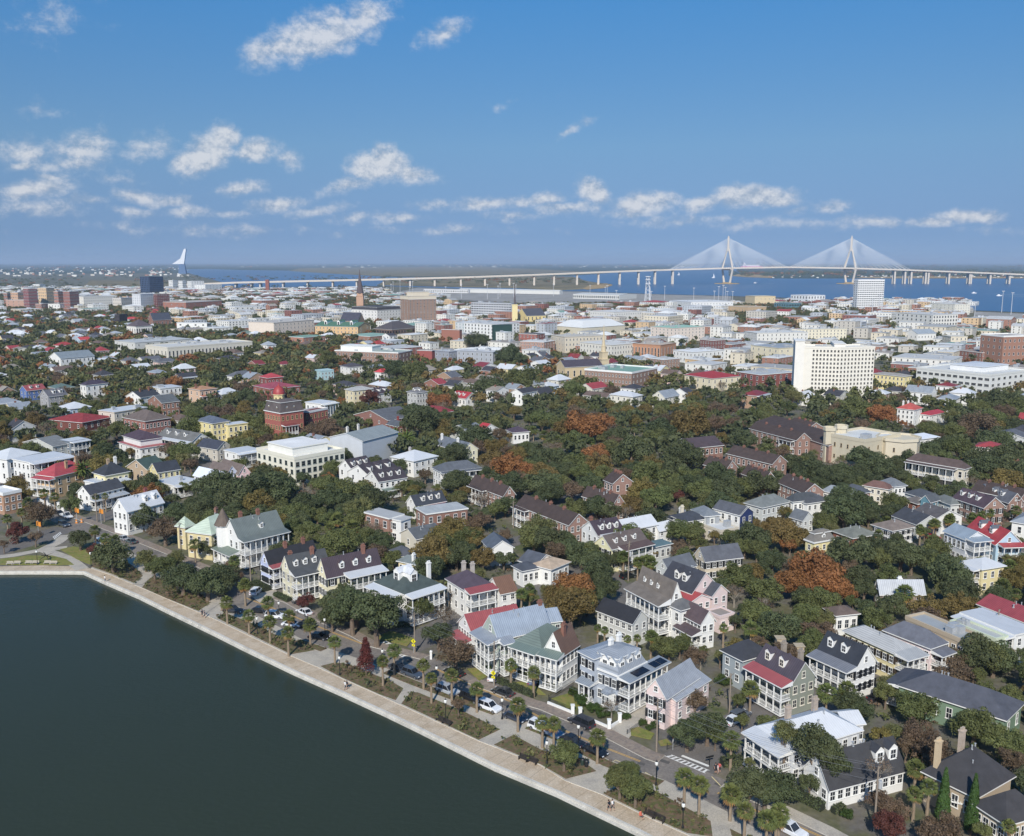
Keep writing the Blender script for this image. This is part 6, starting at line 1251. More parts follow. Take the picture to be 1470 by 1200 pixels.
SPEC = """
g o 640 630 105 o 455 530 60 d 95 490 58 n 225 390 80 p 40 420 30 p 160 330 35 p 250 265 30 p 310 300 30 p 120 380 28 P 468 135 40 p 545 290 22 p 600 300 22 m 400 340 55 o 810 410 85 n 940 490 90 o 1010 390 80 m 1060 240 40 o 850 230 80 p 540 480 35 p 600 515 35 p 655 535 35 d 530 590 35 l 830 650 60 m 930 690 70 l 1000 650 60 o 1040 760 105 o 1180 790 105 o 1260 740 85 p 1110 570 38 o 1190 580 55 p 1335 660 38 p 1395 810 40 m 880 700 50 o 1240 240 110 o 1350 260 100 o 1180 300 60 m 1050 50 80 n 970 30 60 o 640 70 80 o 590 30 60 o 40 110 80 n 110 200 40 m 1130 790 60 o 1400 330 80 n 200 520 40 n 20 560 30
a o 660 330 100 o 760 380 110 o 880 390 95 o 620 420 75 o 690 250 50 d 470 325 45 b 1260 420 95 o 1230 520 80 n 1325 625 105 R 815 650 65 p 125 250 42 p 20 340 42 p 145 395 40 p 255 325 42 p 265 445 42 p 375 395 42 p 370 520 42 p 495 455 45 p 635 550 42 p 910 680 38 p 975 630 45 n 860 75 75 m 970 90 55 y 1200 60 115 o 1170 140 90 m 1280 40 90 o 0 220 80 n 55 130 45 n 80 190 40 b 1290 300 60 o 930 420 60
b p 30 490 42 p 75 580 38 p 192 580 45 p 335 625 45 p 530 482 42 p 660 535 42 p 570 720 52 p 710 820 50 p 775 810 48 p 1025 890 55 p 590 90 38 p 635 80 38 p 1025 290 24 p 1065 290 26 p 1195 340 26 p 1250 345 26 p 1330 340 42 y 800 110 90 r 880 70 115 y 930 130 80 o 1060 60 80 m 640 110 50 s 890 650 28 s 955 680 28 s 930 700 34 s 1000 740 32 s 1050 770 34 s 395 515 20 m 835 1000 80 b 1105 730 50 n 230 720 40 s 640 580 22 s 740 590 20 m 1400 400 70
c o 830 540 110 n 880 340 80 o 960 500 115 m 1010 560 55 p 1110 620 68 p 1235 250 62 p 815 800 68 p 910 880 66 p 1110 900 74 p 1200 1030 64 p 1340 1090 72 p 1420 1050 68 m 400 850 95 m 500 900 95 m 450 800 70 o 1220 890 130 o 1330 900 120 l 1230 735 38 s 1060 210 40 s 545 480 22 s 440 440 24 s 620 490 22 s 590 510 20 m 1150 330 50 m 1180 460 45 o 1110 690 30
e o 60 60 90 o 150 170 90 m 940 200 95 y 1030 170 65 o 1190 480 115 m 1050 400 80 o 990 380 50 n 1070 560 45 m 620 580 60 o 560 600 55 n 700 650 65 m 660 540 30 b 680 700 60 m 470 530 35 p 870 480 30 m 1340 400 65 p 300 85 38 p 380 100 35 p 440 105 48 d 720 90 42 y 490 30 30 n 610 50 45 o 870 60 60 m 1060 40 60 o 1150 100 70 m 760 610 30 l 850 640 40 b 740 640 50 o 230 90 60
f r 270 430 150 r 350 490 110 r 170 480 105 r 420 520 80 m 230 650 75 o 80 730 95 n 300 760 95 o 480 300 120 o 600 260 85 o 700 290 95 o 770 310 105 o 830 330 95 o 1050 420 120 o 1110 520 110 m 1000 370 85 y 940 620 100 o 720 600 85 p 790 530 58 o 590 640 60 y 100 200 100 y 60 130 55 m 330 120 65 o 450 70 105 o 560 40 85 o 720 60 70 p 970 130 30 p 880 165 30 p 1050 100 34 p 640 190 30 p 1390 370 44 p 1350 480 52 p 1425 520 34 p 1175 95 30 p 1230 70 30 m 1290 280 45 o 1200 880 125 m 1300 900 100 n 1080 910 80 o 1430 850 40 n 480 380 55 o 560 500 65 o 20 330 70 o 560 590 50 o 640 520 50 o 880 520 60 o 380 30 80 y 100 60 50
d n 1080 170 105 o 1300 60 115 m 1250 240 55 l 1400 270 65 o 480 320 95 o 540 360 70 p 460 230 55 p 345 260 62 m 850 340 110 n 870 500 100 y 650 500 58 n 960 610 110 m 1190 450 110 m 1330 520 95 m 1420 560 85 n 1400 640 75 o 70 800 120 o 300 520 100 o 340 600 70 o 230 600 60 b 90 530 75 n 650 880 80 n 730 940 80 d 700 1020 80 n 1010 1050 110 n 930 1060 70 p 855 670 58 p 850 800 50 p 930 780 52 p 1390 985 44 p 60 960 60 b 620 660 80 s 460 950 30 s 320 880 26 m 1230 1040 50 l 700 200 60 s 880 580 50 n 800 560 60 o 250 770 60 m 10 440 60
h o 180 420 140 o 80 460 115 o 290 420 120 o 330 380 85 m 420 560 85 b 500 440 80 m 600 400 85 o 650 450 95 m 720 430 100 o 850 470 100 y 800 400 55 o 720 520 65 p 655 580 48 p 735 640 52 p 610 620 35 m 830 680 65 o 900 710 75 n 870 790 75 m 960 800 55 o 600 330 45 n 580 370 45 m 1020 400 50 y 1080 410 45 o 1330 370 80 m 1330 450 55 o 1060 260 60 o 1300 215 80 m 1230 205 50 P 945 110 42 P 985 100 38 P 1045 120 40 P 880 140 40 P 840 130 34 P 770 120 26 n 500 100 60 n 590 90 70 m 470 130 50 o 540 40 45 o 1130 30 110 y 1290 60 70 o 1360 60 80 o 1420 110 55 m 100 270 50 y 1230 700 80 y 1300 640 75 m 1400 690 75 o 1380 760 65 n 1450 600 55 m 390 640 70 m 540 560 60 o 470 500 90 o 550 480 80 m 560 690 40 o 230 330 70 m 340 520 60
i o 60 370 75 r 360 290 105 r 430 310 75 n 370 190 55 y 320 150 38 o 600 230 85 o 550 380 105 o 600 430 75 n 720 420 65 r 850 215 75 y 870 280 85 o 1060 200 105 m 1160 340 95 y 1130 420 95 o 860 510 85 o 930 530 65 y 1050 510 75 m 1200 460 85 d 1320 440 35 o 1350 230 110 o 1400 380 75 m 1280 400 65 o 580 700 95 m 500 690 85 o 680 700 65 m 830 770 85 o 340 500 65 n 200 590 65 m 280 520 55 y 60 650 95 y 160 690 75 y 210 800 75 o 60 790 85 o 330 810 55 n 340 670 45 d 1195 650 42 m 1330 650 75 m 1420 640 55 b 780 620 60 p 1010 790 38 p 1120 820 42 p 1170 830 42 y 1190 770 28 o 850 830 75 o 180 130 95 o 60 200 75 m 240 60 50 y 100 30 55 r 790 60 105 r 900 50 85 d 830 70 60 b 950 70 70 p 560 90 32 p 640 120 32 p 500 80 28 p 720 130 28 p 830 135 26 o 1220 80 95 y 1390 50 115 m 660 50 70 o 470 200 60 o 700 300 60 n 960 150 60
j o 420 80 100 o 230 230 95 o 560 250 80 y 350 330 85 m 600 420 100 o 800 420 120 o 870 500 110 m 700 500 95 o 1100 450 120 o 1200 430 90 m 950 480 90 o 980 150 100 n 1130 130 60 o 1150 300 100 o 1300 330 90 o 1400 370 80 m 1150 210 45 n 1230 240 55 o 1030 820 120 m 900 810 70 m 680 860 55 n 540 870 55 y 1200 740 80 y 1330 820 100 r 1300 860 60 m 620 790 80 y 880 670 40 o 130 130 90 o 300 420 60
k o 100 490 110 o 250 510 90 o 160 570 70 o 440 400 105 o 540 460 100 o 650 440 80 o 420 490 70 o 320 650 100 o 400 710 115 m 640 680 80 m 200 820 60 o 1060 500 100 m 760 560 50 o 1240 460 110 o 1400 470 110 o 1200 400 100 n 1180 190 120 r 560 120 85 m 400 90 90 n 280 80 60 o 150 290 65 o 130 240 55 n 850 180 45 o 1280 290 110 o 1420 200 85 m 1000 420 60 o 860 340 75 o 960 320 80 p 985 600 38 p 895 810 38 p 995 790 38 p 1140 780 42 p 1190 775 38 p 1250 740 33 p 805 850 33 p 1420 720 38 o 1350 30 110 o 1250 50 90 m 1440 80 80 o 100 400 55 m 880 570 45 n 1080 230 70 o 1350 380 100
m d 800 450 55 r 1190 470 65 o 1040 540 85 o 1140 560 75 n 700 580 50 n 560 630 80 n 480 640 70 m 1060 300 70 o 950 290 70 m 560 225 60 m 510 200 45 o 100 440 70 o 640 350 60
n o 250 290 80 o 60 200 70 m 320 430 90 n 830 490 50 o 130 460 80 m 600 480 70
"""
for ln in SPEC.strip().split('\n'):
    w = ln.split(); cr_ = w[0]
    for i in range(1, len(w), 4):
        u, v = K(cr_, float(w[i + 1]), float(w[i + 2])); tree(u, v, float(w[i + 3]) / CROPS[cr_][2], w[i])
for (u, v, r, k, z) in ((1172,1072,33,'o',8.0), (1128,1052,20,'l',8.5), (1196,1096,22,'o',6.0), (1262,1100,20,'b',7.5), (820,870,30,'y',6.5), (905,770,22,'m',6), (540,880,36,'o',7.5), (505,868,30,'o',7)):
    tree(u, v, r, k, hz=z)
for (x, y, top) in ((1003, 985, 700), (1170, 1040, 735)):
    u, v = K('d', x, y); p = G(u, v); h = (y - top) / 3.973 * PX(p)[2] / CAM_F / .87; tree(None, None, None, 'c', hz=h, at=(p.x, p.y), R=1.0)

# ------------------------------------------------------------------ the rest of the town: houses, blocks and trees further back
rf = random.Random(21)
PR = np.array([(a, b, c, d, e) for a, b, c, d, e in PROTECT])
def hides(u0, u1, v0, v1, dep):
    k = (PR[:, 0] < u1) & (PR[:, 1] > u0) & (PR[:, 2] < v1) & (PR[:, 3] > v0) & (PR[:, 4] > dep + 4)
    return bool(k.any())
FC = [(cx + math.cos(y) * W / 2 - math.sin(y) * Dp / 2, cy + math.sin(y) * W / 2 + math.cos(y) * Dp / 2, y, W, Dp) for cx, cy, y, W, Dp in FOOT]
CELL = {}
def addfoot(f):
    r = math.hypot(f[3], f[4]) / 2
    for i in range(int((f[0] - r) // 40), int((f[0] + r) // 40) + 1):
        for j in range(int((f[1] - r) // 40), int((f[1] + r) // 40) + 1): CELL.setdefault((i, j), []).append(f)
for f in FC: addfoot(f)
def clear(x, y, m):                                     # no footprint within m of this point
    for i in (int((x - m) // 40), int((x + m) // 40)):
        for j in (int((y - m) // 40), int((y + m) // 40)):
            for f in CELL.get((i, j), ()):
                dx, dy = x - f[0], y - f[1]; c, s = math.cos(f[2]), math.sin(f[2])
                a, b = abs(dx * c + dy * s) - f[3] / 2, abs(-dx * s + dy * c) - f[4] / 2
                if max(a, b) < m: return False
    return True
ROADS = [([p for p in wpts(px)] , w / 2 + .8) for px, w, e in STREETS] + [([(a + b) / 2 for a, b in zip(cl[1:], cl[2:])], 9.0), (list(cr), 4.5)]
def onroad(x, y, m=0):
    p = Vector((x, y))
    for l, h in ROADS:
        for a, b in zip(l[:-1], l[1:]):
            d = b - a; t = max(0, min(1, (p - a).dot(d) / d.length_squared))
            if (p - a - d * t).length < h + m: return True
    return False
def inlake(x, y):
    if y > 236: return False
    for a, b in zip(pin[:-1], pin[1:]):
        if (b - a).cross(Vector((x, y)) - a) < 0 and min(a.x, b.x) - 1 <= x <= max(a.x, b.x) + 1: return True
    return y < 92
def allowed(x, y):
    if y < (130 if x < 60 else 96): return False
    u, v, dep = PX((x, y, 0))
    if u < -160 or u > 1720 or (v > 1210 and u < 1380) or v > 1420: return False
    lim = 414 if u < 330 else 416 if u < 560 else 424 if u < 640 else 438 if u < 1100 else 432 if u < 1390 else 464
    if v < lim or inlake(x, y) or onroad(x, y): return False
    if v > 700 and v > 728 + (u - 85) * .28 - 4 and u < 1200 and v > 742 + (u - 85) * .30: return False
    return True
def comm(u, v): return v < 452 or (u > 560 and v < 520) or (u > 960 and v < 548) or (u > 240 and v < 485)
YAW0 = rad(50)
cy0, sy0 = math.cos(YAW0), math.sin(YAW0)
cand = []
for i in range(-190, 190):
    for j in range(0, 200):
        a, b = i * 14.5 + rf.uniform(-2, 2), j * 17.5 + rf.uniform(-2.5, 2.5)
        if (i % 9 == 0) or (j % 7 == 0): continue        # streets between the blocks
        x, y = a * cy0 - b * sy0, a * sy0 + b * cy0 + 0
        if 100 < y < 3200: cand.append((x, y))
cand.sort(key=lambda p: p[1])
HW = [((226,225,220),6),((214,210,196),3),((222,208,160),1.6),((190,192,190),2),((176,196,212),.8),((224,196,186),1),((170,140,116),1.4),((150,98,80),1.6)]
HR = [((178,66,66),1.3),((150,58,58),1.0),((204,206,208),3.0),((150,156,162),2.6),((92,94,100),2.6),((62,62,68),2.2),((104,88,80),1.8),((104,122,114),.15),((140,132,122),1.0)]
CW = [((222,220,212),5),((214,204,182),3),((196,190,178),2),((160,108,86),2.2),((140,84,72),1.4),((180,184,188),1.4),((206,178,140),1.2)]
CR = [((214,214,210),5),((188,188,186),3),((160,160,158),1.6),((150,140,130),1),((120,150,138),.5),((150,62,62),.6)]
WN = {(226,225,220):'white',(214,210,196):'cream',(222,208,160):'yellow',(190,192,190):'grey',(176,196,212):'pale blue',(224,196,186):'pink',(170,140,116):'tan',(150,98,80):'brick',
  (178,66,66):'red',(150,58,58):'dark red',(204,206,208):'white metal',(150,156,162):'silver',(92,94,100):'slate',(62,62,68):'charcoal',(104,88,80):'brown',(104,122,114):'verdigris',(140,132,122):'weathered grey',
  (222,220,212):'white',(214,204,182):'cream',(196,190,178):'stone grey',(160,108,86):'brown brick',(140,84,72):'red brick',(180,184,188):'pale grey',(206,178,140):'tan',
  (214,214,210):'white',(188,188,186):'pale grey',(160,160,158):'grey',(150,140,130):'gravel',(120,150,138):'green',(150,62,62):'red'}
def pick(t): return rf.choices([a for a, _ in t], [b for _, b in t])[0]
NEWH = []; nH = nB = 0; FARH = []
for (x, y) in cand:
    if not allowed(x, y): continue
    u, v, dep = PX((x, y, 0)); cm = comm(u, v)
    belt = (426 < v < 450 and u < 950) or (440 < v < 474 and 1040 < u < 1235) or (452 < v < 474 and u < 230)
    if cm:
        if belt and rf.random() > .34: continue
        if rf.random() > ((.58 if v > 440 else .5) if u > 600 else .40): continue
        big = rf.random() < (.30 if v < 470 else .12)
        W, Dp, z = rf.uniform(11, 22) + big * rf.uniform(8, 22), rf.uniform(12, 26) + big * rf.uniform(6, 20), rf.choice((5, 6, 8, 9, 11, 13)) * rf.uniform(.9, 1.1)
        if v > 500: z = min(z, 9)
        if v < 440: z = min(z, 8)
    else:
        if 640 < u < 1290 and 585 < v < 735: continue
        if rf.random() > (.55 if u > 640 and v < 590 else .36 if u > 640 else .24 if dep > 520 else .22 if dep > 330 else .10 if u < 900 else .30 if u > 1500 else .0): continue
        W, Dp, z = rf.uniform(7.5, 10.5), rf.uniform(9, 16), rf.choice((4.6, 6.2, 6.4, 6.8, 7.2))
    yaw = YAW0 + rf.uniform(-.06, .06)
    if rf.random() < .5: W, Dp = Dp, W
    r = max(W, Dp) / 2
    if not clear(x, y, r + 1.0): continue
    if onroad(x, y, r): continue
    rise = 0 if cm and rf.random() < .82 else rf.uniform(1.8, 3.2)
    top = PX((x, y, z + rise)); rp = r * 1.2 * CAM_F / dep
    if hides(u - rp, u + rp, top[1], v - .2 * (v - top[1]), dep - r): continue
    wall, rc = (pick(CW), pick(CR)) if cm else (pick(HW), pick(HR))
    addfoot((x, y, yaw, W, Dp)); c, s = math.cos(yaw), math.sin(yaw)
    ox, oy = x - c * W / 2 + s * Dp / 2, y - s * W / 2 - c * Dp / 2
    rt = 'flat' if rise == 0 else rf.choice(('gx', 'gy', 'hip', 'hip'))
    FARH.append((dep, u, v, ox, oy, yaw, W, Dp, z, wall, rc, rt, rise, cm, x, y))
FARH.sort()
far = MB(); FM = []; FMI = {}
def fmi(c, k):
    if (c, k) not in FMI: FMI[(c, k)] = len(FM); FM.append((brickm(c) if 'brick' in WN.get(c, '') else wallm(c)) if k == 'w' else shingle(c) if k == 'r' else glassm() if k == 'g' else flatroof(c))
    return FMI[(c, k)]
for (dep, u, v, ox, oy, yaw, W, Dp, z, wall, rc, rt, rise, cm, x, y) in FARH:
    indiv = ((cm and nB < 165) or (not cm and nH < 130)) and -30 < u < 1500 and v < 1230
    if indiv:
        nB += cm; nH += not cm
        st = max(1, round(z / 3.3)) if cm else (2 if z > 5 else 1)
        kind = 'p' if rt == 'flat' else ('m' if rc in ((178,66,66),(150,58,58),(204,206,208),(150,156,162),(104,122,114)) else 's')
        t, *_r = house('', None, (Vector((ox, oy)), yaw, W, Dp), z, wall, (kind, rt, rc, rise), cat='building' if cm else 'house', name='building' if cm else 'house', foot=False, prot=False,
              brick='brick' in WN[wall], wins=((max(2, int(W / 4.5)), max(2, int(Dp / 4.5))) if cm else (max(2, int(W / 3)), max(2, int(Dp / 3.2)))), st=st, units=rf.randint(1, 4) if rt == 'flat' else 0, near=False,
              chim=[(.4, .6, .7, BRK)] if (not cm and rf.random() < .6) else [], porch=[('R', 0, 1, 2.0, 2 if z > 5 else 1, 5, ('m', LTG, .3))] if (not cm and dep < 620 and rf.random() < .35) else [], wfc=WHITE if not cm else (200, 196, 188))
        LANDS.pop()
        roofn = {'flat': 'flat', 'gx': 'gable', 'gy': 'gable', 'hip': 'hip'}[rt]
        NEWH.append((t, f"{WN[wall]} {'block' if cm else 'house'} with {WN[rc]} {roofn} roof", x, y)); continue
    V = T((ox, oy, 0)) @ RZ(yaw); b = MB(); b.box(0, W, 0, Dp, -.3, z, fmi(wall, 'w'), bottom=False)
    rm_ = fmi(rc, 'f' if rt == 'flat' else 'r')
    if rt == 'flat':
        b.poly([(.3, .3, z + .02), (W - .3, .3, z + .02), (W - .3, Dp - .3, z + .02), (.3, Dp - .3, z + .02)], rm_)
        for _ in range(rf.randint(0, 3)):
            px_, py_, s = rf.uniform(.2, .8) * W, rf.uniform(.2, .8) * Dp, rf.uniform(.8, 2.2); b.box(px_ - s, px_ + s, py_ - s, py_ + s, z + .02, z + rf.uniform(1, 2.4), fmi((190,192,194), 'w'))
    else:
        g = gable_mb(W, Dp, z, rise, 'x' if rt == 'gx' else 'y') if rt != 'hip' else hip_mb(W, Dp, z, rise)
        q = len(b.v); b.v += g.v; b.f += [tuple(q + i for i in f) for f in g.f]; b.m += [rm_ if mi == 0 else fmi(WHITE, 'w') for mi in g.m]
        if rt == 'gx': b.poly([(0, Dp, z), (0, Dp / 2, z + rise), (0, 0, z)], fmi(wall, 'w'))
        if rt == 'gy': b.poly([(0, 0, z), (W, 0, z), (W / 2, 0, z + rise)], fmi(wall, 'w'))
    gm = fmi(0, 'g'); st = max(1, round(z / 3.3)); n1, n2 = max(2, int(W / 4)), max(2, int(Dp / 4)); e = .06 if dep < 1200 else .12
    for k in range(st):
        z0 = .9 + k * (z - .9) / st + .5; z1 = z0 + 1.5
        for i in range(n1):
            p = (i + .5) * W / n1; b.poly([(p - .55, -e, z0), (p + .55, -e, z0), (p + .55, -e, z1), (p - .55, -e, z1)], gm)
        for i in range(n2):
            p = (i + .5) * Dp / n2; b.poly([(-e, p + .55, z0), (-e, p - .55, z0), (-e, p - .55, z1), (-e, p + .55, z1)], gm)
    q = len(far.v); far.v += [tuple(V @ Vector(p)) for p in b.v]; far.f += [tuple(q + i for i in f) for f in b.f]; far.m += b.m
tag(far.build('distant_town', FM), kind='stuff')
# small pale buildings of the far shores
fs = MB()
for i in range(370):
    if i < 150: u, v = rf.uniform(0, 270), rf.uniform(384, 397)
    elif i < 300: u, v = rf.uniform(340, 1000), rf.choice((379.5, 380.5, 382, 383.5)) + rf.uniform(-.4, .4)
    else: u, v = rf.uniform(1100, 1470), rf.uniform(395, 399.2)
    p = G(u, v); s = rf.uniform(5, 13) * ((.55 if i >= 300 else 1) if v > 384 else 2.0); h = rf.uniform(4, 10) * (1 if i < 300 else .5); mi = rf.choice((0, 0, 0, 1, 2))
    fs.box(p.x - s, p.x + s, p.y - s * .5, p.y + s * .5, 0, h + 1, mi)
tag(fs.build('distant_shore_buildings', [wallm((222,220,212)), wallm((190,184,172)), wallm((160,116,96))]), kind='stuff')
# trees between them
cnt = dict(o=0, m=0, l=0, y=0, r=0, n=0, d=0, p=0, b=0)
for t in TPX: pass
nn_ = {}
for t, d_, x, y in TREES: nn_[t.name.split('.')[0]] = nn_.get(t.name.split('.')[0], 0) + 1
fv = []; fmat = []; FL = [LEAF[k] for k in 'omynrl']
TT = [(x, y) for t, d_, x, y in TREES]; TG = {}
for (x, y), q in zip(TT, TPX): TG.setdefault((int(x // 12), int(y // 12)), []).append((x, y, q[2] * q[3] / CAM_F))
def treeclear(x, y, R):
    for i in range(int(x // 12) - 1, int(x // 12) + 2):
        for j in range(int(y // 12) - 1, int(y // 12) + 2):
            for (a, b, r) in TG.get((i, j), ()):
                if (a - x) ** 2 + (b - y) ** 2 < (.62 * (R + r)) ** 2: return False
    return True
tc_ = []
for i in range(-230, 230):
    for j in range(11, 330):
        x, y = i * 8.6 + rf.uniform(-3.4, 3.4), j * 8.6 + rf.uniform(-3.4, 3.4)
        if -y * .6 - 30 < x < y * .6 + 75: tc_.append((x, y))
tc_.sort(key=lambda p: p[1])
nfar = 0
for (x, y) in tc_:
    if not allowed(x, y): continue
    u, v, dep = PX((x, y, 0)); cm = comm(u, v)
    dens = ((.30 if v > 430 else .36) if u > 600 else .72) if cm else .96
    if (426 < v < 450 and u < 950) or (440 < v < 474 and 1040 < u < 1235) or (452 < v < 474 and u < 230): dens = 1.25
    if u > 700 and 540 < v < 720: dens = .88
    if dep > 900: dens *= .75
    if rf.random() > dens: continue
    R = rf.uniform(3.0, 6.6) if not cm else rf.uniform(2.4, 4.8)
    for _ in range(3):
        if clear(x, y, R * .38) and treeclear(x, y, R): break
        R *= .72
    else: continue
    if R < 1.9: continue
    zc = max(.82 * R, .5 * R + 2.0); rp = R * CAM_F / dep; cv = PX((x, y, zc))[1]
    if hides(u - rp * .8, u + rp * .8, cv - rp * .8, cv + rp * .5, dep - R):
        R *= .55; rp *= .55; zc = max(.82 * R, .5 * R + 1.4); cv = PX((x, y, zc))[1]
        if R < 1.3 or hides(u - rp * .8, u + rp * .8, cv - rp * .8, cv + rp * .5, dep - R): continue
    k = rf.choices('omyrnlbdp', (40, 24, 12, .6, 6, 12, 3, .3, 3))[0]
    nm = KIND[k][0] if k in KIND else {'b': 'bare_tree', 'p': 'palmetto_palm'}[k]
    if k == 'p' and dep > 600: k = 'o'; nm = 'live_oak'
    TG.setdefault((int(x // 12), int(y // 12)), []).append((x, y, R))
    if nn_.get(nm, 0) < (292 if k in 'om' else 150) and dep < 640 and -30 < u < 1505 and v < 1235:
        nn_[nm] = nn_.get(nm, 0) + 1; tree(None, None, None, k, at=(x, y), R=min(R, 2.2) if k == 'p' else R, hz=4.4 if k == 'p' else None)
    else:
        nl_ = 420 if dep < 330 else 130 if dep < 700 else 84 if dep < 1200 else 46
        cen, nrm, sz, lc = crown_pts(_rng, 9, nl_, .8, .13 if nl_ > 300 else .2 if nl_ > 90 else .27, .05)
        c2 = cen * R + np.array([x, y, zc]); fv.append(quads_mesh('x', c2, nrm, sz * R, None, _rng)); fmat += [{'o': 0, 'm': 1, 'p': 1, 'y': 2, 'r': 3, 'n': 4, 'b': 4, 'd': 4, 'l': 5}[k]] * nl_; nfar += 1
# belts of wood on the far shores
for i in range(1500):
    q = rf.random()
    if q < .30: u, v = rf.uniform(-10, 560), rf.uniform(397, 414)
    elif q < .42: u, v = rf.uniform(560, 842), rf.uniform(400, 408)
    elif q < .62: u, v = rf.uniform(1060, 1480), rf.uniform(391.5, 398)
    else: u, v = rf.uniform(-10, 1480), 377.6 + rf.random() ** 1.6 * 14
    if q >= .62 and 255 < u < 1060 and v > 382.5: continue
    if q < .30 and u > 250 and v > 403.5 and v < 413: continue
    if q < .3 and 190 > u > 120 and v > 401 and v < 412: continue
    p = G(u, v); R = rf.uniform(5, 10) * (1 if v > 396 else 2.6 if v > 385 else 6.0)
    cen, nrm, sz, lc = crown_pts(_rng, 8, 40, .5, .3, .05); hs_ = min(1, 14 / R)
    c2 = cen * np.array([R * 1.6, R, R * hs_]) + np.array([p.x, p.y, R * hs_ * .5 + 1.2]); fv.append(quads_mesh('x', c2, nrm, sz * R * .8, None, _rng)); fmat += [rf.choice((0, 0, 0, 1, 4))] * 40
fo = link('distant_trees', mesh_from_quads('distant_trees', np.concatenate(fv), FL[0])); [fo.data.materials.append(m) for m in FL[1:]]
fo.data.polygons.foreach_set('material_index', np.array(fmat[:len(fo.data.polygons)], dtype=np.int32)); tag(fo, kind='stuff')
# low planting in the beds and yards
gv = []; gm_ = []
for b in BEDS:
    P = wpts(b); xs = [p.x for p in P]; ys = [p.y for p in P]
    for _ in range(int((max(xs) - min(xs)) * (max(ys) - min(ys)) * 1.1)):
        x, y = rf.uniform(min(xs), max(xs)), rf.uniform(min(ys), max(ys)); ins = False
        for i in range(len(P)):
            a, c = P[i], P[i - 1]
            if (a.y > y) != (c.y > y) and x < (c.x - a.x) * (y - a.y) / (c.y - a.y) + a.x: ins = not ins
        if not ins or rf.random() < .3: continue
        R = rf.choice((.25, .35, .5, .8)) * rf.uniform(.8, 1.3)
        cen, nrm, sz, lc = crown_pts(_rng, 6, 26, .7, .26, .1); gv.append(quads_mesh('x', cen * R + np.array([x, y, .2 + R * .35]), nrm, sz * R, None, _rng)); gm_ += [rf.choice((0, 0, 1, 1, 2, 3))] * 26
for a, b in ((10, 12), (13, 17), (17, 21), (22, 26)):
    for p, q, p2, q2 in zip(lclr2[a:b], lclr2[a + 1:b], lclr[a:b], lclr[a + 1:b]):
        for _ in range(int((q - p).length * 1.4)):
            t = rf.random(); s = rf.uniform(.15, .85); c = p.lerp(q, t).lerp(p2.lerp(q2, t), s); R = rf.uniform(.2, .5)
            cen, nrm, sz, lc = crown_pts(_rng, 5, 18, .7, .28, .1); gv.append(quads_mesh('x', cen * R + np.array([c.x, c.y, .2 + R * .3]), nrm, sz * R, None, _rng)); gm_ += [rf.choice((0, 1, 2, 3))] * 18
gc = link('ground_cover', mesh_from_quads('ground_cover', np.concatenate(gv), LEAF['o'])); [gc.data.materials.append(LEAF[k]) for k in 'lnm']
gc.data.polygons.foreach_set('material_index', np.array(gm_[:len(gc.data.polygons)], dtype=np.int32)); tag(gc, kind='stuff')
# undergrowth of the yards: hedges and bushes too many to count
yv = []; ym = []
for (x, y) in [(rf.uniform(-260, 330), rf.uniform(100, 560)) for _ in range(10000)]:
    if x < -y * .6 - 10 or x > y * .6 + 60 or not allowed(x, y): continue
    R = rf.uniform(.5, 1.5)
    if not clear(x, y, R * .7): continue
    u, v, dep = PX((x, y, R)); n = 34 if dep < 260 else 20
    cen, nrm, sz, lc = crown_pts(_rng, 7, n, .8, .24, .08); yv.append(quads_mesh('x', cen * R + np.array([x, y, R * .5]), nrm, sz * R, None, _rng)); ym += [rf.choice((0, 0, 1, 1, 2, 3))] * n
yc = link('undergrowth', mesh_from_quads('undergrowth', np.concatenate(yv), LEAF['o'])); [yc.data.materials.append(LEAF[k]) for k in 'mln']
yc.data.polygons.foreach_set('material_index', np.array(ym[:len(yc.data.polygons)], dtype=np.int32)); tag(yc, kind='stuff')
# ------------------------------------------------------------------ labels for what was set in loops
def short_ok(s):
    s = s.split(' row ')[0] + ' row' if ' row ' in s + ' ' and s.split(' row')[0] not in ('brick', 'two-storey brick') else s
    return '' if s.startswith(('brick row', 'two-storey brick')) else s.replace(' row row', ' row').strip()
LANDS = [(short_ok(s), x, y) for s, x, y in LANDS]
LANDS = [(s, x, y, *PX((x, y, 4))[:2]) for s, x, y in LANDS if s and len(s.split()) <= 5]
LA = np.array([(l[3], l[4]) for l in LANDS])
ORD = ['', 'second ', 'third ', 'fourth ', 'fifth ', 'sixth ', 'seventh ', 'eighth ', 'ninth ', 'tenth ', 'eleventh ', 'twelfth ', 'thirteenth ', 'fourteenth ', 'fifteenth ', 'sixteenth ']
def relabel(items, group=None):
    used = {}
    rows = []
    for o, d_, x, y in items:
        u, v, _z = PX((x, y, 3)); dd = np.hypot(LA[:, 0] - u, (LA[:, 1] - v) * 1.6); cand_ = np.argsort(dd)[:4]
        rows.append((float(dd[cand_[0]]), o, d_, u, v, cand_))
    rows.sort(key=lambda r: r[0])
    for dist, o, d_, u, v, cand_ in rows:
        best = None
        for ci in cand_:
            du, dv = u - LA[ci, 0], v - LA[ci, 1]
            rel = 'behind' if dv < -.45 * abs(du) else 'in front of' if dv > .45 * abs(du) else 'beside'
            k = (d_, rel, LANDS[ci][0]); n = used.get(k, 0)
            if best is None or n < best[0]: best = (n, k)
            if n == 0: break
        n, k = best; used[k] = n + 1
        o['label'] = f"{ORD[min(n, 15)]}{k[0]} {k[1]} the {k[2]}".strip()
relabel(TREES); relabel(NEWH)
for o in D.objects:
    if o.parent is None and o.get('label') and len(o['label'].split()) < 4: o['label'] = o['label'] + ' among lower roofs'

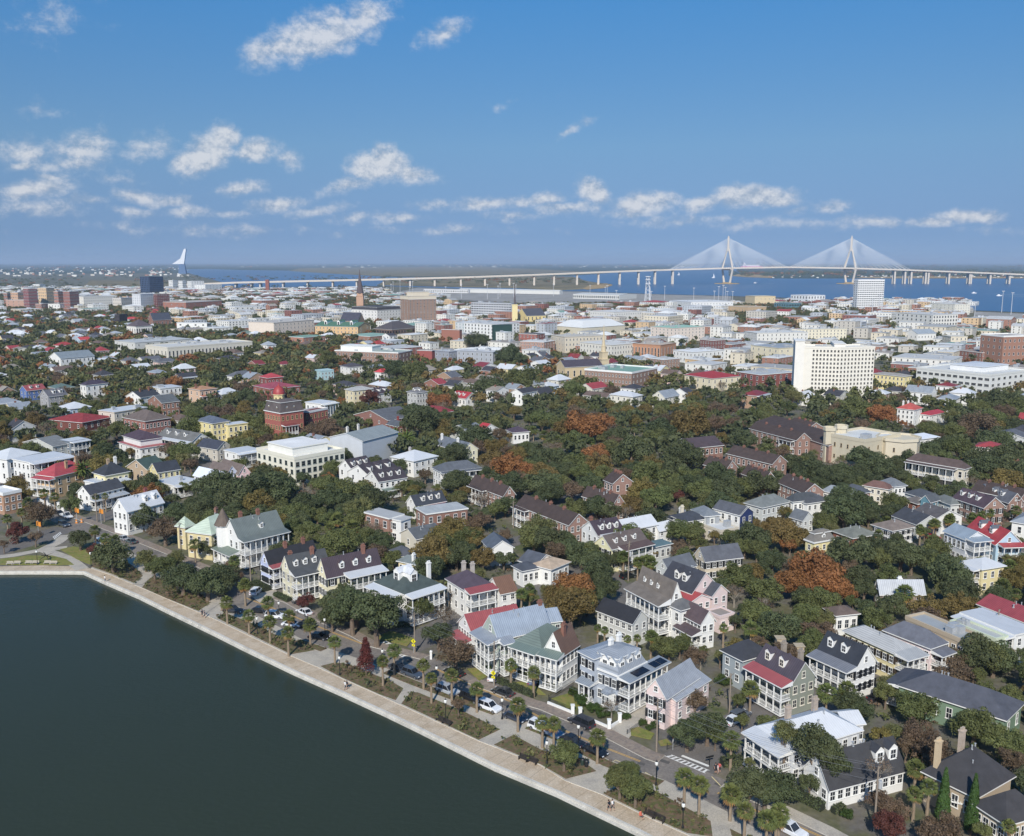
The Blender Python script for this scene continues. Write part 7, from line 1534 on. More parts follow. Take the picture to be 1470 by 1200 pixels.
# ------------------------------------------------------------------ cars
def carpaint(c):
    k = ('car', c)
    if k not in _M:
        m, nt, b = newmat('car_paint'); ramp_noise(nt, b, lin(c), .05, 1.5, 3, rough=.28); b.inputs['Coat Weight'].default_value = .5; _M[k] = m
    return _M[k]
RUB = plain('tyre_rubber', (34, 34, 36), .8); RIM = plain('wheel_rim', (150, 152, 156), .35, metal=.6); LAMPW = plain('headlight_lens', (222, 226, 230), .15); LAMPR = plain('taillight_lens', (150, 28, 30), .2); GLS = glassm()
def car_proto(kind):
    L, W, H = dict(sedan=(4.6, 1.82, 1.42), suv=(4.6, 1.88, 1.68), pickup=(5.5, 1.95, 1.8), van=(5.0, 1.95, 1.78))[kind]; h = L / 2; w = W / 2
    wl = .78 if kind == 'sedan' else .95
    prof = [(-h, .38), (-h + .05, .3), (h - .08, .28), (h, .42), (h - .02, wl * .72), (h - .3, wl * .86), (.28 * L, wl), (-h + .12, wl), (-h, wl * .8)]
    m = MB(); n = len(prof)
    for s in (-1, 1):
        q = [(x, s * w * (1 if .4 < z < wl * .9 else .93), z) for x, z in prof]; m.poly(q if s < 0 else q[::-1])
    a = [(x, -w * (1 if .4 < z < wl * .9 else .93), z) for x, z in prof]; b = [(x, w * (1 if .4 < z < wl * .9 else .93), z) for x, z in prof]
    for i in range(n): j = (i + 1) % n; m.poly([a[i], b[i], b[j], a[j]])
    x0, x1 = {'sedan': (-.36 * L, .20 * L), 'suv': (-.47 * L, .20 * L), 'pickup': (-.10 * L, .22 * L), 'van': (-.48 * L, .27 * L)}[kind]
    r0, r1 = x0 + (.55 if kind == 'sedan' else .2), x1 - .75
    m.box(r0 - .05, r1 + .05, -w * .74, w * .74, H - .07, H)
    for x, xr in ((x0, r0), (x1, r1)):
        for s in (-1, 1): m.tube((x, s * w * .86, wl), (xr, s * w * .72, H - .03), .05, .05, 4)
    mx = (x0 + x1) / 2 - .1
    for s in (-1, 1): m.tube((mx, s * w * .9, wl), (mx, s * w * .76, H - .03), .05, .05, 4)
    if kind == 'pickup': m.box(-h + .1, x0 - .1, -w * .98, -w * .9, wl, wl + .12); m.box(-h + .1, x0 - .1, w * .9, w * .98, wl, wl + .12)
    g = MB(); g.frustum((x0, x1, -w * .88, w * .88), (r0, r1, -w * .75, w * .75), wl - .01, H - .06)
    me = dict(body=m.mesh('body', carpaint((220, 220, 220))), window=g.mesh('window', GLS))
    t = MB(); ty = MB(); N = 14
    def ringw(mb, r, y0, y1, k=N):
        q = len(mb.v); mb.v += [(r * math.cos(6.2832 * i / k), y, r * math.sin(6.2832 * i / k)) for y in (y0, y1) for i in range(k)]
        for i in range(k): mb.f.append((q + i, q + (i + 1) % k, q + k + (i + 1) % k, q + k + i)); mb.m.append(0)
        mb.f.append(tuple(q + i for i in range(k))); mb.m.append(0); mb.f.append(tuple(q + k + i for i in range(k))[::-1]); mb.m.append(0)
    ringw(ty, .34, -.11, .11); ringw(t, .21, -.125, .125)
    me['tyre'] = ty.mesh('wheel', RUB); me['rim'] = t.mesh('rim', RIM)
    e = MB(); e.box(-.05, .05, -.2, .2, -.08, .08); me['hl'] = e.mesh('headlight', LAMPW); me['tl'] = e.mesh('taillight', LAMPR)
    return me, L, W, wl
CARS = {k: car_proto(k) for k in ('sedan', 'suv', 'pickup', 'van')}
def car(u, v, kind, c, label, turn=0.0, dirpx=None, world=None, yaw=None):
    p = G(u, v) if world is None else Vector((*world, 0))
    if yaw is None:
        best = min(range(1, len(ctrl) - 1), key=lambda i: (ctrl[i] - p.xy).length); d = (ctrl[best + 1] - ctrl[best - 1]); yaw = math.atan2(d.y, d.x) + turn
    me, L, W, wl = CARS[kind]; t = thing({'suv': 'car', 'sedan': 'car', 'pickup': 'pickup_truck', 'van': 'minivan'}[kind], label, 'car', (p.x, p.y, .02), yaw)
    o = link('body', me['body'], t); o.material_slots[0].link = 'OBJECT'; o.material_slots[0].material = carpaint(c); link('window', me['window'], t)
    for sx in (-.31, .31):
        for sy in (-1, 1): wh = link('wheel', me['tyre'], t, T((sx * L, sy * (W / 2 - .1), .34))); link('rim', me['rim'], wh)
    for sy in (-1, 1): link('headlight', me['hl'], t, T((L / 2 - .06, sy * W * .34, wl * .7))); link('taillight', me['tl'], t, T((-L / 2 + .03, sy * W * .36, wl * .78)))
ctrl = [(a + b) / 2 for a, b in zip(cl, [min(cr, key=lambda q: (q - a).length) for a in cl])]
BLKC, WHC, GRC, SIL, DBL = (30, 31, 34), (226, 228, 230), (92, 98, 106), (168, 172, 176), (38, 50, 70)
Z = lambda c, x, y: K(c, x, y)
for c, x, y, k, col, lb, tu in (
  ('b',172,655,'suv',SIL,'pale silver car parked beside two palmettos near the first crosswalk',0), ('b',305,697,'suv',BLKC,'black car parked in shade ahead of the white one',0), ('b',410,750,'suv',WHC,'bright white car parked beside the dark sedan, clear of palms',0),
  ('b',553,808,'sedan',(52,58,70),'dark blue-grey sedan parked under a palmetto behind the lamp post',0), ('b',700,868,'suv',WHC,'white car half hidden behind a pair of palmettos',0), ('b',760,893,'suv',(96,128,152),'blue car parked behind twin palmetto trunks',0),
  ('b',885,945,'sedan',BLKC,'long black sedan parked next to the lamp post',0), ('b',1008,1000,'sedan',(26,27,30),'black sedan parked last before the yellow curb box',0), ('b',485,662,'sedan',(48,52,56),'dark sedan driving in the far lane',math.pi),
  ('b',932,838,'van',(44,46,54),'dark minivan driving past the white garden wall',math.pi), ('b',430,570,'sedan',WHC,'white car parked in the driveway by the silver-roofed house',2.1), ('b',208,548,'sedan',(34,38,38),'black car parked beside the russet bush',math.pi),
  ('b',662,592,'sedan',(88,98,122),'slate blue car parked in a front garden',2.0),
  ('a',300,425,'suv',WHC,'white car parked aslant behind the upper palmetto',.5), ('a',395,472,'sedan',WHC,'white car parked aslant in full sun between palmettos',.5), ('a',548,545,'sedan',BLKC,'black car parked aslant under palmetto shade',.5), ('a',478,478,'sedan',(40,42,46),'charcoal car parked aslant beside the black one',.5),
  ('a',465,402,'sedan',WHC,'white sedan driving down the lakeside road',math.pi), ('a',192,285,'suv',WHC,'white car parked by the lavender house hedge',2.2), ('a',215,395,'sedan',(28,30,34),'black sedan parked aslant in deep shade',.5), ('a',1005,722,'sedan',(56,60,66),'dark grey car parked behind twin palms by the red maple',0),
  ('a',1083,757,'suv',(72,80,92),'blue-grey car parked beyond the crosswalk',0), ('a',440,352,'sedan',(36,38,42),'dark car parked under the low red tree',math.pi), ('a',60,395,'suv',(60,62,66),'grey car parked aslant under the oaks',.5),
  ('t',1130,612,'suv',WHC,'white car with dark windows parked beside the last palmetto',0), ('c',1165,448,'suv',GRC,'grey car parked in the garden drive beside a utility pole',1.4), ('c',1130,478,'sedan',WHC,'white car tucked behind the grey one in the garden drive',1.4),
  ('d',645,300,'sedan',(36,37,42),'black sedan parked beside the green porch house',1.1), ('e',325,198,'suv',(34,40,38),'dark green car parked at the end of the side street',1.2), ('g',380,408,'pickup',WHC,'white pickup truck turning at the upper intersection',0),
  ('g',365,458,'suv',(66,74,84),'dark car waiting on the upper crosswalk',0), ('g',338,392,'sedan',(30,32,36),'black car following the white pickup',0), ('g',700,535,'sedan',SIL,'silver sedan parked along the far kerb near the bare tree',math.pi), ('g',748,553,'sedan',(84,96,96),'grey-green sedan parked behind the silver one',math.pi),
  ('g',575,562,'suv',WHC,'white van parked behind the maroon shrub',0), ('g',612,578,'suv',(214,216,220),'white car parked at the edge of the big oak',0), ('f',945,210,'sedan',(150,36,44),'red car parked among small houses',.8)):
    u, v = Z(c, x, y); car(u, v, k, col, lb, tu)
# ------------------------------------------------------------------ lamps, poles, wires, signs
IRON = plain('black_iron', (30, 32, 34), .5); GLOBE = plain('lamp_globe', (232, 232, 226), .3); WOODP = plain('pole_wood', (138, 126, 112), .9, var=.2); STEEL = plain('galvanised', (170, 172, 172), .5)
lampm = MB(); lampm.lathe([(.2, 0), (.2, .25), (.11, .5), (.075, .7), (.06, 3.1), (.1, 3.15), (.1, 3.25)], 8)
gl = MB(); gl.lathe([(.1, 3.25), (.24, 3.45), (.26, 3.75), (.17, 3.95), (.05, 4.0)], 8); cap = MB(); cap.lathe([(.2, 3.93), (.05, 4.12), (.03, 4.25)], 8)
LM = lampm.mesh('post', IRON), gl.mesh('lamp_globe', GLOBE), cap.mesh('cap', IRON)
LAMPS = [(639.8,1035,'beside the palm with the leaning companion'),(720.8,1033,'between white car and dark blue-grey sedan'),(830,1073,'next to the long black sedan'),(785,1097,'at the bed bench below twin palmettos'),(941.7,1128,'alone at the yellow curb box'),(980,1190,'in the last planting bed'),(369.8,911,'in the first planting bed'),
  (401,888,'between the two aslant white cars'),(466.7,913,'behind the black aslant car'),(488,970,'beside the red maple bed'),(54,811,'on the lawn beside the star sculpture'),(131,813.7,'at the lawn corner near the big oak'),(177.5,823.7,'under the edge of the big oak'),(549.5,960,'near the red maple by the crosswalk'),(627,985,'near the parked silver car'),(1087,1172,'among the last palmettos')]
for u, v, w in LAMPS:
    p = G(u, v); t = thing('street_lamp', 'black street lamp with white globe ' + w, 'street lamp', (p.x, p.y, .12), 0, 'black globe lamps along the lake road')
    for n, me in zip(('post', 'lamp_globe', 'cap'), LM): link(n, me, t)
POLES = {}
def pole(key, c, x, y, ytop, label, arms=1, tr=False):
    u, v = K(c, x, y); p = G(u, v); dep = PX(p)[2]; h = (y - ytop) / CROPS[c][2] * dep / CAM_F / max(.55, (1 - ((v - 376) / 1330 * .55) ** 2)); h = min(14, max(8, h))
    t = thing('utility_pole', label, 'utility pole', (p.x, p.y, 0), 0); m = MB(); m.tube((0, 0, -.1), (0, 0, h), .17, .11, 8); m.build('post', WOODP, t)
    d = math.radians(50); a = Vector((math.cos(d), math.sin(d), 0))
    for k in range(arms):
        z = h - .5 - k * 1.6; b = MB(); b.tube(tuple(a * -1.2 + Vector((0, 0, z))), tuple(a * 1.2 + Vector((0, 0, z))), .06, .06, 4)
        for s in (-1.1, -.5, .5, 1.1): b.tube(tuple(a * s + Vector((0, 0, z))), tuple(a * s + Vector((0, 0, z + .2))), .04, .03, 5)
        b.build('crossarm', WOODP, t)
    if tr: b = MB(); b.lathe([(.28, h - 3.4), (.3, h - 3.3), (.3, h - 2.3), (.26, h - 2.2)], 10, cx=.4); b.build('transformer', STEEL, t)
    POLES[key] = (p, h, a)
pole('A', 'c', 633, 662, 330, 'tall weathered utility pole in front of the pink house', 2); pole('B', 'a', 1095, 626, 395, 'utility pole at the crosswalk with the yellow pedestrian sign', 2)
pole('C', 'b', 435, 612, 360, 'utility pole in front of the silver-roofed house', 2); pole('D', 'd', 615, 1045, 690, 'tall pale utility pole in front of the black-shingled house', 2, True)
pole('E', 'e', 325, 215, 0, 'utility pole at the end of the side street', 1, True); pole('F', 'c', 1097, 430, 235, 'thin utility pole in the garden drive', 1); pole('G', 'i', 385, 628, 475, 'utility pole beside the longest brick row', 1, True)
pole('H', 'i', 610, 778, 675, 'utility pole behind the tan-roofed cottage', 1, True); pole('I', 'i', 1045, 872, 700, 'utility pole beside the palmettos of the dormered house', 1, True); pole('J', 'a', 160, 245, 75, 'utility pole beside the lavender house', 1)
pole('K', 'g', 555, 432, 270, 'utility pole by the intersection, behind palms', 1); pole('L', 'g', 597, 432, 320, 'second utility pole by the intersection', 1); pole('M', 'g', 1030, 592, 450, 'utility pole beside the yellow pale-green-roofed house', 1); pole('N', 'k', 180, 445, 320, 'utility pole near the sandstone jail', 1); pole('O', 'f', 1310, 820, 715, 'utility pole beside the mint flat-roofed house', 1)
WIRE = plain('wire', (120, 122, 126), .5)
def wires(a, b, label, n=3, sag=1.0):
    (p, h, d), (q, k, e) = POLES[a], POLES[b]; t = thing('overhead_wires', label, 'overhead wires', p)
    for i in range(n):
        s = (-1.1, .5, 1.1, 0)[i]; z0, z1 = (h - .3, k - .3) if i < 3 else (h - 2.2, k - 2.2); pts = []
        for j in range(13):
            f_ = j / 12; v = (d * s).lerp(q - p + e * s, f_); pts.append((v.x, v.y, z0 + (z1 - z0) * f_ - sag * 4 * f_ * (1 - f_)))
        m = MB(); [m.tube(x, y, .018, .018, 4, cap=False) for x, y in zip(pts[:-1], pts[1:])]; m.build('wire', WIRE, t)
wires('A', 'D', 'sagging overhead wires crossing the side street from the pink house', 4, 1.4); wires('B', 'C', 'overhead wires from the crosswalk pole to the silver-roofed house', 4, 1.2); wires('C', 'A', 'overhead wires along the road past the mansard house', 4, 1.6)
wires('J', 'B', 'overhead wires over the oak by the corner house', 3, 2.0); wires('A', 'F', 'overhead wires into the garden drive', 2, .8); wires('M', 'J', 'overhead wires past the turreted house', 3, 1.6); wires('K', 'M', 'overhead wires along the upper road', 3, 1.6)
SYEL = plain('sign_yellow', (226, 214, 40), .5); SRED = plain('sign_red', (176, 44, 48), .5); SWHT = plain('sign_white', (226, 226, 222), .5); SBLK = plain('sign_black', (28, 28, 30), .5); ORG = plain('signal_amber', (226, 146, 54), .5)
def ped_sign(u, v, label):
    p = G(u, v); t = thing('crossing_sign', label, 'traffic sign', (p.x, p.y, .1), rad(-20)); m = MB(); m.tube((0, 0, 0), (0, 0, 3.0), .045, .045, 6); m.build('post', STEEL, t)
    s = MB(); s.v += []; r = .55; q = [(-r, -.06, 2.6), (0, -.06, 2.6 - r), (r, -.06, 2.6), (0, -.06, 2.6 + r)]; s.poly(q); s.poly([(x, -.03, z) for x, y, z in q][::-1]); sp = s.build('sign_panel', SYEL, t)
    f = MB(); f.lathe([(.06, 2.85), (.07, 2.9), (.04, 2.97)], 6, cy=-.08); f.box(-.06, .06, -.075, -.065, 2.5, 2.84); f.box(-.12, -.05, -.075, -.065, 2.3, 2.52); f.box(.04, .12, -.075, -.065, 2.28, 2.52); f.box(-.17, .17, -.075, -.065, 2.64, 2.7); f.build('walking_figure', SBLK, sp)
    g = MB(); g.box(-.36, .36, -.06, -.03, 1.5, 1.95); g2 = g.build('arrow_plate', SYEL, t); a = MB(); a.poly([(-.22, -.068, 1.62), (-.12, -.068, 1.58), (.2, -.068, 1.84), (.12, -.068, 1.9)]); a.build('arrow', SBLK, g2)
ped_sign(*K('a', 1088, 628), 'yellow diamond pedestrian sign at the striped crosswalk'); ped_sign(*K('b', 430, 616), 'yellow diamond pedestrian sign in front of a white parked car')
p = G(*K('c', 737, 655)); t = thing('stop_sign', 'red and white street sign on thin post beside the oak', 'traffic sign', (p.x, p.y, .1), rad(60)); m = MB(); m.tube((0, 0, 0), (0, 0, 2.9), .04, .04, 6); m.build('post', STEEL, t)
s = MB(); q = [(.42 * math.cos(math.pi / 8 + k * math.pi / 4), -.05, 2.5 + .42 * math.sin(math.pi / 8 + k * math.pi / 4)) for k in range(8)]; s.poly(q); s.poly([(x, -.02, z) for x, y, z in q][::-1]); s.build('sign_panel', SRED, t); s = MB(); s.box(-.3, .3, -.06, -.02, 1.5, 1.95); s.build('plate', SWHT, t)
p = G(*K('A4', 0, 0)); p = G(964, 1079)
for i, (u, v, lb) in enumerate(((1018.5,1100.5,'low black post sign on the far corner of the crosswalk'),)):
    p = G(u, v); t = thing('street_sign', lb, 'street sign', (p.x, p.y, .1), .4); m = MB(); m.tube((0, 0, 0), (0, 0, 1.6), .06, .06, 6); m.build('post', IRON, t); m = MB(); m.box(-.7, .7, -.06, .06, 1.5, 1.75); m.build('sign_panel', IRON, t)
p = G(*K('a', 1187, 660)); t = thing('sign_pillar', 'white narrow notice post at the corner beside the russet bush', 'street sign', (p.x, p.y, 0), 0); m = MB(); m.box(-.22, .22, -.22, .22, 0, 1.6); m.box(-.28, .28, -.28, .28, 1.6, 1.72); m.lathe([(.2, 1.72), (.05, 1.95)], 6); m.build('pillar', SWHT, t)
def signal(x, y, yb, c, lb):
    u, v = K(c, x, yb); p = G(u, v); h = max(4.5, (yb - y) / CROPS[c][2] * PX(p)[2] / CAM_F * 1.05); t = thing('traffic_signal', lb, 'traffic signal', (p.x, p.y, 0), .3); m = MB(); m.tube((0, 0, 0), (0, 0, h + .6), .09, .07, 6); m.build('post', STEEL, t)
    b = MB(); b.box(-.28, .28, -.5, -.1, h - .9, h + .4); b.box(.3, .85, -.5, -.1, h - 1.2, h + .1); hd = b.build('signal_head', ORG, t); l = MB(); [l.lathe([(.0, 0)], 3) for _ in ()]
    for k in range(3): l.box(-.12, .12, -.53, -.501, h - .7 + k * .38, h - .46 + k * .38)
    l.build('lens', SBLK, hd)
signal(222, 462, 520, 'g', 'amber traffic signal beside the maroon tree'); signal(578, 392, 445, 'g', 'amber traffic signal in front of the white gabled villa'); signal(440, 405, 440, 'g', 'small amber traffic signal above the orange cones')
for i, (x, y, lb) in enumerate(((437, 440, 'orange barrel cone next to the white pickup'), (466, 437, 'orange barrel cone nearer the palms'))):
    p = G(*K('g', x, y)); t = thing('traffic_cone', lb, 'traffic cone', (p.x, p.y, 0)); m = MB(); m.lathe([(.42, 0), (.42, .06), (.3, .08), (.26, .5), (.22, 1.1), (.1, 1.15)], 10); m.build('body', ORG, t); m = MB(); m.lathe([(.27, .45), (.255, .6)], 10); m.build('reflective_band', SWHT, t)
# ------------------------------------------------------------------ benches, bins, sculpture, walls, fences, hedges
BW = plain('bench_slats', (58, 52, 48), .7); BC = plain('bench_concrete', (186, 178, 164), .8)
def bench(u, v, lb, yaw, stone=False):
    p = G(u, v); t = thing('park_bench', lb, 'bench', (p.x, p.y, .05), yaw, 'benches facing the lake'); m = MB(); mt = BC if stone else BW
    for k in range(4): m.box(-.9, .9, -.3 + k * .14, -.2 + k * .14, .42, .47)
    m.build('seat', mt, t); m = MB()
    for k in range(4): m.box(-.9, .9, .26 + k * .025, .30 + k * .025, .52 + k * .11, .60 + k * .11)
    m.build('backrest', mt, t)
    for s in (-.75, .75): m = MB(); m.box(s - .05, s + .05, -.28, .3, 0, .42); m.box(s - .05, s + .05, .24, .32, .42, .95); m.build('leg', BC if stone else IRON, t)
for (c, x, y, lb) in (('c',585,1078,'dark slatted bench next to the seated person'),('c',650,1108,'dark slatted bench at the last planting bed'),('b',600,1040,'dark slatted bench below the twin palmettos'),('b',652,1056,'dark slatted bench beside the olive shrub bed'),('b',125,820,'dark slatted bench at the fourth bed edge'),('b',165,838,'dark slatted bench beside the bed lamp')):
    u, v = K(c, x, y); i = min(range(len(edge) - 1), key=lambda i: (edge[i] - G(u, v).xy).length); d = edge[i + 1] - edge[i]; bench(u, v, lb, math.atan2(d.y, d.x))
for u, v, lb in ((14,811,'pale stone bench at the lawn tip'),(24.5,810.5,'pale stone bench second along the lawn'),(41,810,'pale stone bench below the lawn lamp'),(51,810,'pale stone bench just past the lawn lamp'),(68,810,'pale stone bench in front of the star sculpture'),(77,810.5,'pale stone bench last along the curved lawn')): bench(u, v, lb, 0, True)
p = G(67, 804.5); t = thing('star_sculpture', 'dark metal star-shaped sculpture on the small lawn', 'sculpture', (p.x, p.y, .1)); m = MB()
for k in range(6): a = k * 1.047 + .3; m.tube((0, 0, 1.4), (1.9 * math.cos(a), 1.9 * math.sin(a), .1 if k % 2 else 1.9), .14, .05, 5)
m.build('body', plain('bronze', (60, 58, 58), .5, metal=.4), t)
for x, y, lb in ((160, 752, 'green litter bin beside the last black sedan'), (185, 762, 'black litter bin next to the green one')):
    p = G(*K('c', x, y)); t = thing('litter_bin', lb, 'litter bin', (p.x, p.y, .1)); m = MB(); m.lathe([(.3, 0), (.36, .95), (.4, .97), (.4, 1.05)], 10); m.build('body', plain('bin_' + lb.split()[0], (44, 60, 56) if 'green l' in lb[:7] else (34, 35, 38), .6), t); m = MB(); m.lathe([(.4, 1.051), (.3, 1.2), (.1, 1.26)], 10); m.build('lid', IRON, t)
def wallrun(name, lb, cat, pts, h, w, m, post=None, pw=.5, ph=1.0):
    l = wpts(pts); t = thing(name, lb, cat, (l[0].x, l[0].y, 0)); o = l[0]; b = MB()
    for p, q in zip(l[:-1], l[1:]):
        d = (q - p).normalized(); n = Vector((-d.y, d.x)) * w / 2; b.prism([tuple(x) for x in (p - n - o, q - n - o, q + n - o, p + n - o)], 0, h)
    b.build('wall_panel', m, t)
    for k in (post or ()):
        c = MB(); x, y = l[k].x - o.x, l[k].y - o.y; c.box(x - pw / 2, x + pw / 2, y - pw / 2, y + pw / 2, 0, ph); c.box(x - pw * .62, x + pw * .62, y - pw * .62, y + pw * .62, ph, ph + .12); c.build('pillar', m, t)
WPT = plain('white_masonry', (226, 226, 222), .7)
wallrun('garden_wall', 'low white garden wall with square pillars before the mansard house', 'wall', [K('b', *q) for q in ((740,718),(815,748),(882,775))], .55, .3, WPT, (2,), .6, 1.7)
wallrun('garden_wall', 'white garden wall turning the corner beside the driveway', 'wall', [K('b', *q) for q in ((925,792),(1010,826),(1090,860),(1150,824))], .55, .3, WPT, (0, 2, 3), .6, 1.7)
wallrun('garden_wall', 'white masonry wall with gate pillars behind the upper intersection', 'wall', [K('g', *q) for q in ((215,318),(270,345),(340,378),(362,380))], 1.4, .35, WPT, (1, 2, 3), .9, 3.2)
wallrun('garden_wall', 'crumbling tan brick wall piers beside the dormered white house', 'wall', [K('A6', *q) for q in ((500,300),(575,330),(655,365))], 2.2, .4, brickm((176,158,128)), (0, 2), 1.6, 4.2)
def fence(lb, pts, h=1.1):
    l = wpts(pts); t = thing('iron_fence', lb, 'fence', (l[0].x, l[0].y, 0)); o = l[0]; b = MB(); pm = MB()
    for p, q in zip(l[:-1], l[1:]):
        n = max(2, int((q - p).length / .25))
        for k in range(n): c = p.lerp(q, k / n) - o; b.box(c.x - .012, c.x + .012, c.y - .012, c.y + .012, .05, h)
        for z in (.15, h - .12): b.tube((*(p - o), z), (*(q - o), z), .02, .02, 4)
        c = p - o; pm.box(c.x - .05, c.x + .05, c.y - .05, c.y + .05, 0, h + .15)
    b.build('railing', IRON, t); pm.build('post', IRON, t)
fence('black iron fence behind the low white wall', [K('b', *q) for q in ((750,712),(880,765))]); fence('black iron fence between walk and lawn of the mansard house', [K('b', *q) for q in ((745,700),(890,610))]); fence('thin iron fence beside the pink house driveway', [K('c', *q) for q in ((445,555),(560,472))], .9)
fence('black iron fence along the sidewalk of the oak corner', [K('c', *q) for q in ((700,650),(780,628),(800,640))]); fence('dark railing round the corner house garden', [K('a', *q) for q in ((880,540),(1060,500))])
def hedge(lb, pts, w, h, seed=0):
    l = wpts(pts); t = thing('hedge', lb, 'hedge', (l[0].x, l[0].y, 0)); o = l[0]; cs = []; ns = []
    for p, q in zip(l[:-1], l[1:]):
        L = (q - p).length; d = (q - p).normalized(); n = Vector((-d.y, d.x)); k = int(L * (w + 2 * h) * 26)
        for _ in range(k):
            s = rf.random(); e = rf.uniform(-w / 2, w / 2); z = rf.uniform(0, h); f = rf.random()
            if f < .4: z = h; nm = Vector((0, 0, 1))
            else: sg = rf.choice((-1, 1)); e = sg * w / 2; nm = Vector((n.x * sg, n.y * sg, .2))
            c = p - o + d * (s * L) + n * e; cs.append((c.x + rf.gauss(0, .05), c.y + rf.gauss(0, .05), z + rf.gauss(0, .05))); ns.append(tuple(nm + Vector((rf.gauss(0, .4), rf.gauss(0, .4), rf.gauss(0, .4)))))
    link('foliage', mesh_from_quads('hedge', quads_mesh('h', np.array(cs), np.array(ns), np.full(len(cs), .16), None, _rng), LEAF['o']), t)
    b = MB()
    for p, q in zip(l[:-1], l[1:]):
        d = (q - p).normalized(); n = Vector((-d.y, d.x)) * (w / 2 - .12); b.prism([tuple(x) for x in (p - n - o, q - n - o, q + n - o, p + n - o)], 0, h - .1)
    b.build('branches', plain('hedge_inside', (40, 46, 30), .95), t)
hedge('clipped hedge along the walk below the silver-roofed house', [K('b', *q) for q in ((450,590),(560,635),(665,680))], 1.2, 1.0); hedge('dark hedge under the porch of the white green-roofed house', [K('b', *q) for q in ((545,548),(620,575))], 1.6, 1.3); hedge('low hedge before the bay porch', [K('b', *q) for q in ((680,600),(790,640))], 1.4, .9)
hedge('clipped hedge below the lavender house', [K('a', *q) for q in ((175,235),(255,275))], 2.2, 1.2); hedge('clipped hedge at the foot of the cream double-porch house', [K('a', *q) for q in ((300,300),(380,335))], 1.4, 1.1); hedge('hedge at the corner house front', [K('a', *q) for q in ((985,475),(1085,470))], 1.6, .9)
hedge('tall hedge beside the black-shingled house', [K('t', *q) for q in ((1190,350),(1370,440))], 1.4, 1.2); hedge('yew hedge at the tan villa garden', [K('d', *q) for q in ((380,945),(440,920))], 1.0, 1.0); hedge('long hedge on the corner by the last palmetto', [K('c', *q) for q in ((1050,750),(1190,735))], 1.8, 1.1)
# solar panels and front bay of the mansard house, pergola of the villa, white portico of the pink house
for x0, x1 in ((.30, .78), (.98, 1.22), (1.24, 1.47)):
    m = MB(); s = .4 / 2.95
    a = [(x0 * W10, -2.5, 6.60), (x1 * W10, -2.5, 6.60), (x1 * W10, -.8, 6.60 + 1.7 * s), (x0 * W10, -.8, 6.60 + 1.7 * s)]
    m.poly([(x, y, z + .1) for x, y, z in a]); m.poly([(x, y, z + .05) for x, y, z in a][::-1])
    for i in range(4): j = (i + 1) % 4; m.poly([(a[i][0], a[i][1], a[i][2] + .05), (a[j][0], a[j][1], a[j][2] + .05), (a[j][0], a[j][1], a[j][2] + .1), (a[i][0], a[i][1], a[i][2] + .1)])
    m.build('solar_panel', plain('solar_cells', (26, 28, 40), .25), h10)
m = MB(); bay = [(0, D10 * .42), (-1.3, D10 * .36), (-1.3, D10 * .16), (0, D10 * .10)]; m.prism(bay, -.3, 3.4); bo = m.build('bay', trim(), h10); m = MB(); m.prism([(0.1, D10 * .45), (-1.7, D10 * .38), (-1.7, D10 * .14), (.1, D10 * .07)], 3.4, 3.6); m.prism([(0.1, D10 * .42), (-1.1, D10 * .34), (-1.1, D10 * .18), (.1, D10 * .10)], 3.6, 4.0); m.build('bay_roof', seamed((150,158,168), 'y'), bo)
for k in (.21, .31): link('window', win_meshes(1.0, 1.9)[0], bo, T((-1.3, D10 * k, 1.0)) @ RZ(-math.pi / 2)); link('pane', win_meshes(1.0, 1.9)[1], bo, T((-1.3, D10 * k, 1.0)) @ RZ(-math.pi / 2))
p = G(*K('A8', 690, 905)); t = thing('pergola', 'white slatted pergola between the cypresses of the tan villa', 'pergola', (p.x, p.y, 0), rad(-28)); m = MB()
for k in range(12): m.box(-2.2 + k * .4, -2.1 + k * .4, -1.3, 1.3, 2.7, 2.85)
for y in (-1.1, 1.1): m.box(-2.4, 2.4, y - .07, y + .07, 2.5, 2.7)
m.build('rafters', WPT, t)
for x in (-2, 2):
    for y in (-1.1, 1.1): m = MB(); m.box(x - .16, x + .16, y - .16, y + .16, 0, 2.5); m.build('column', WPT, t)
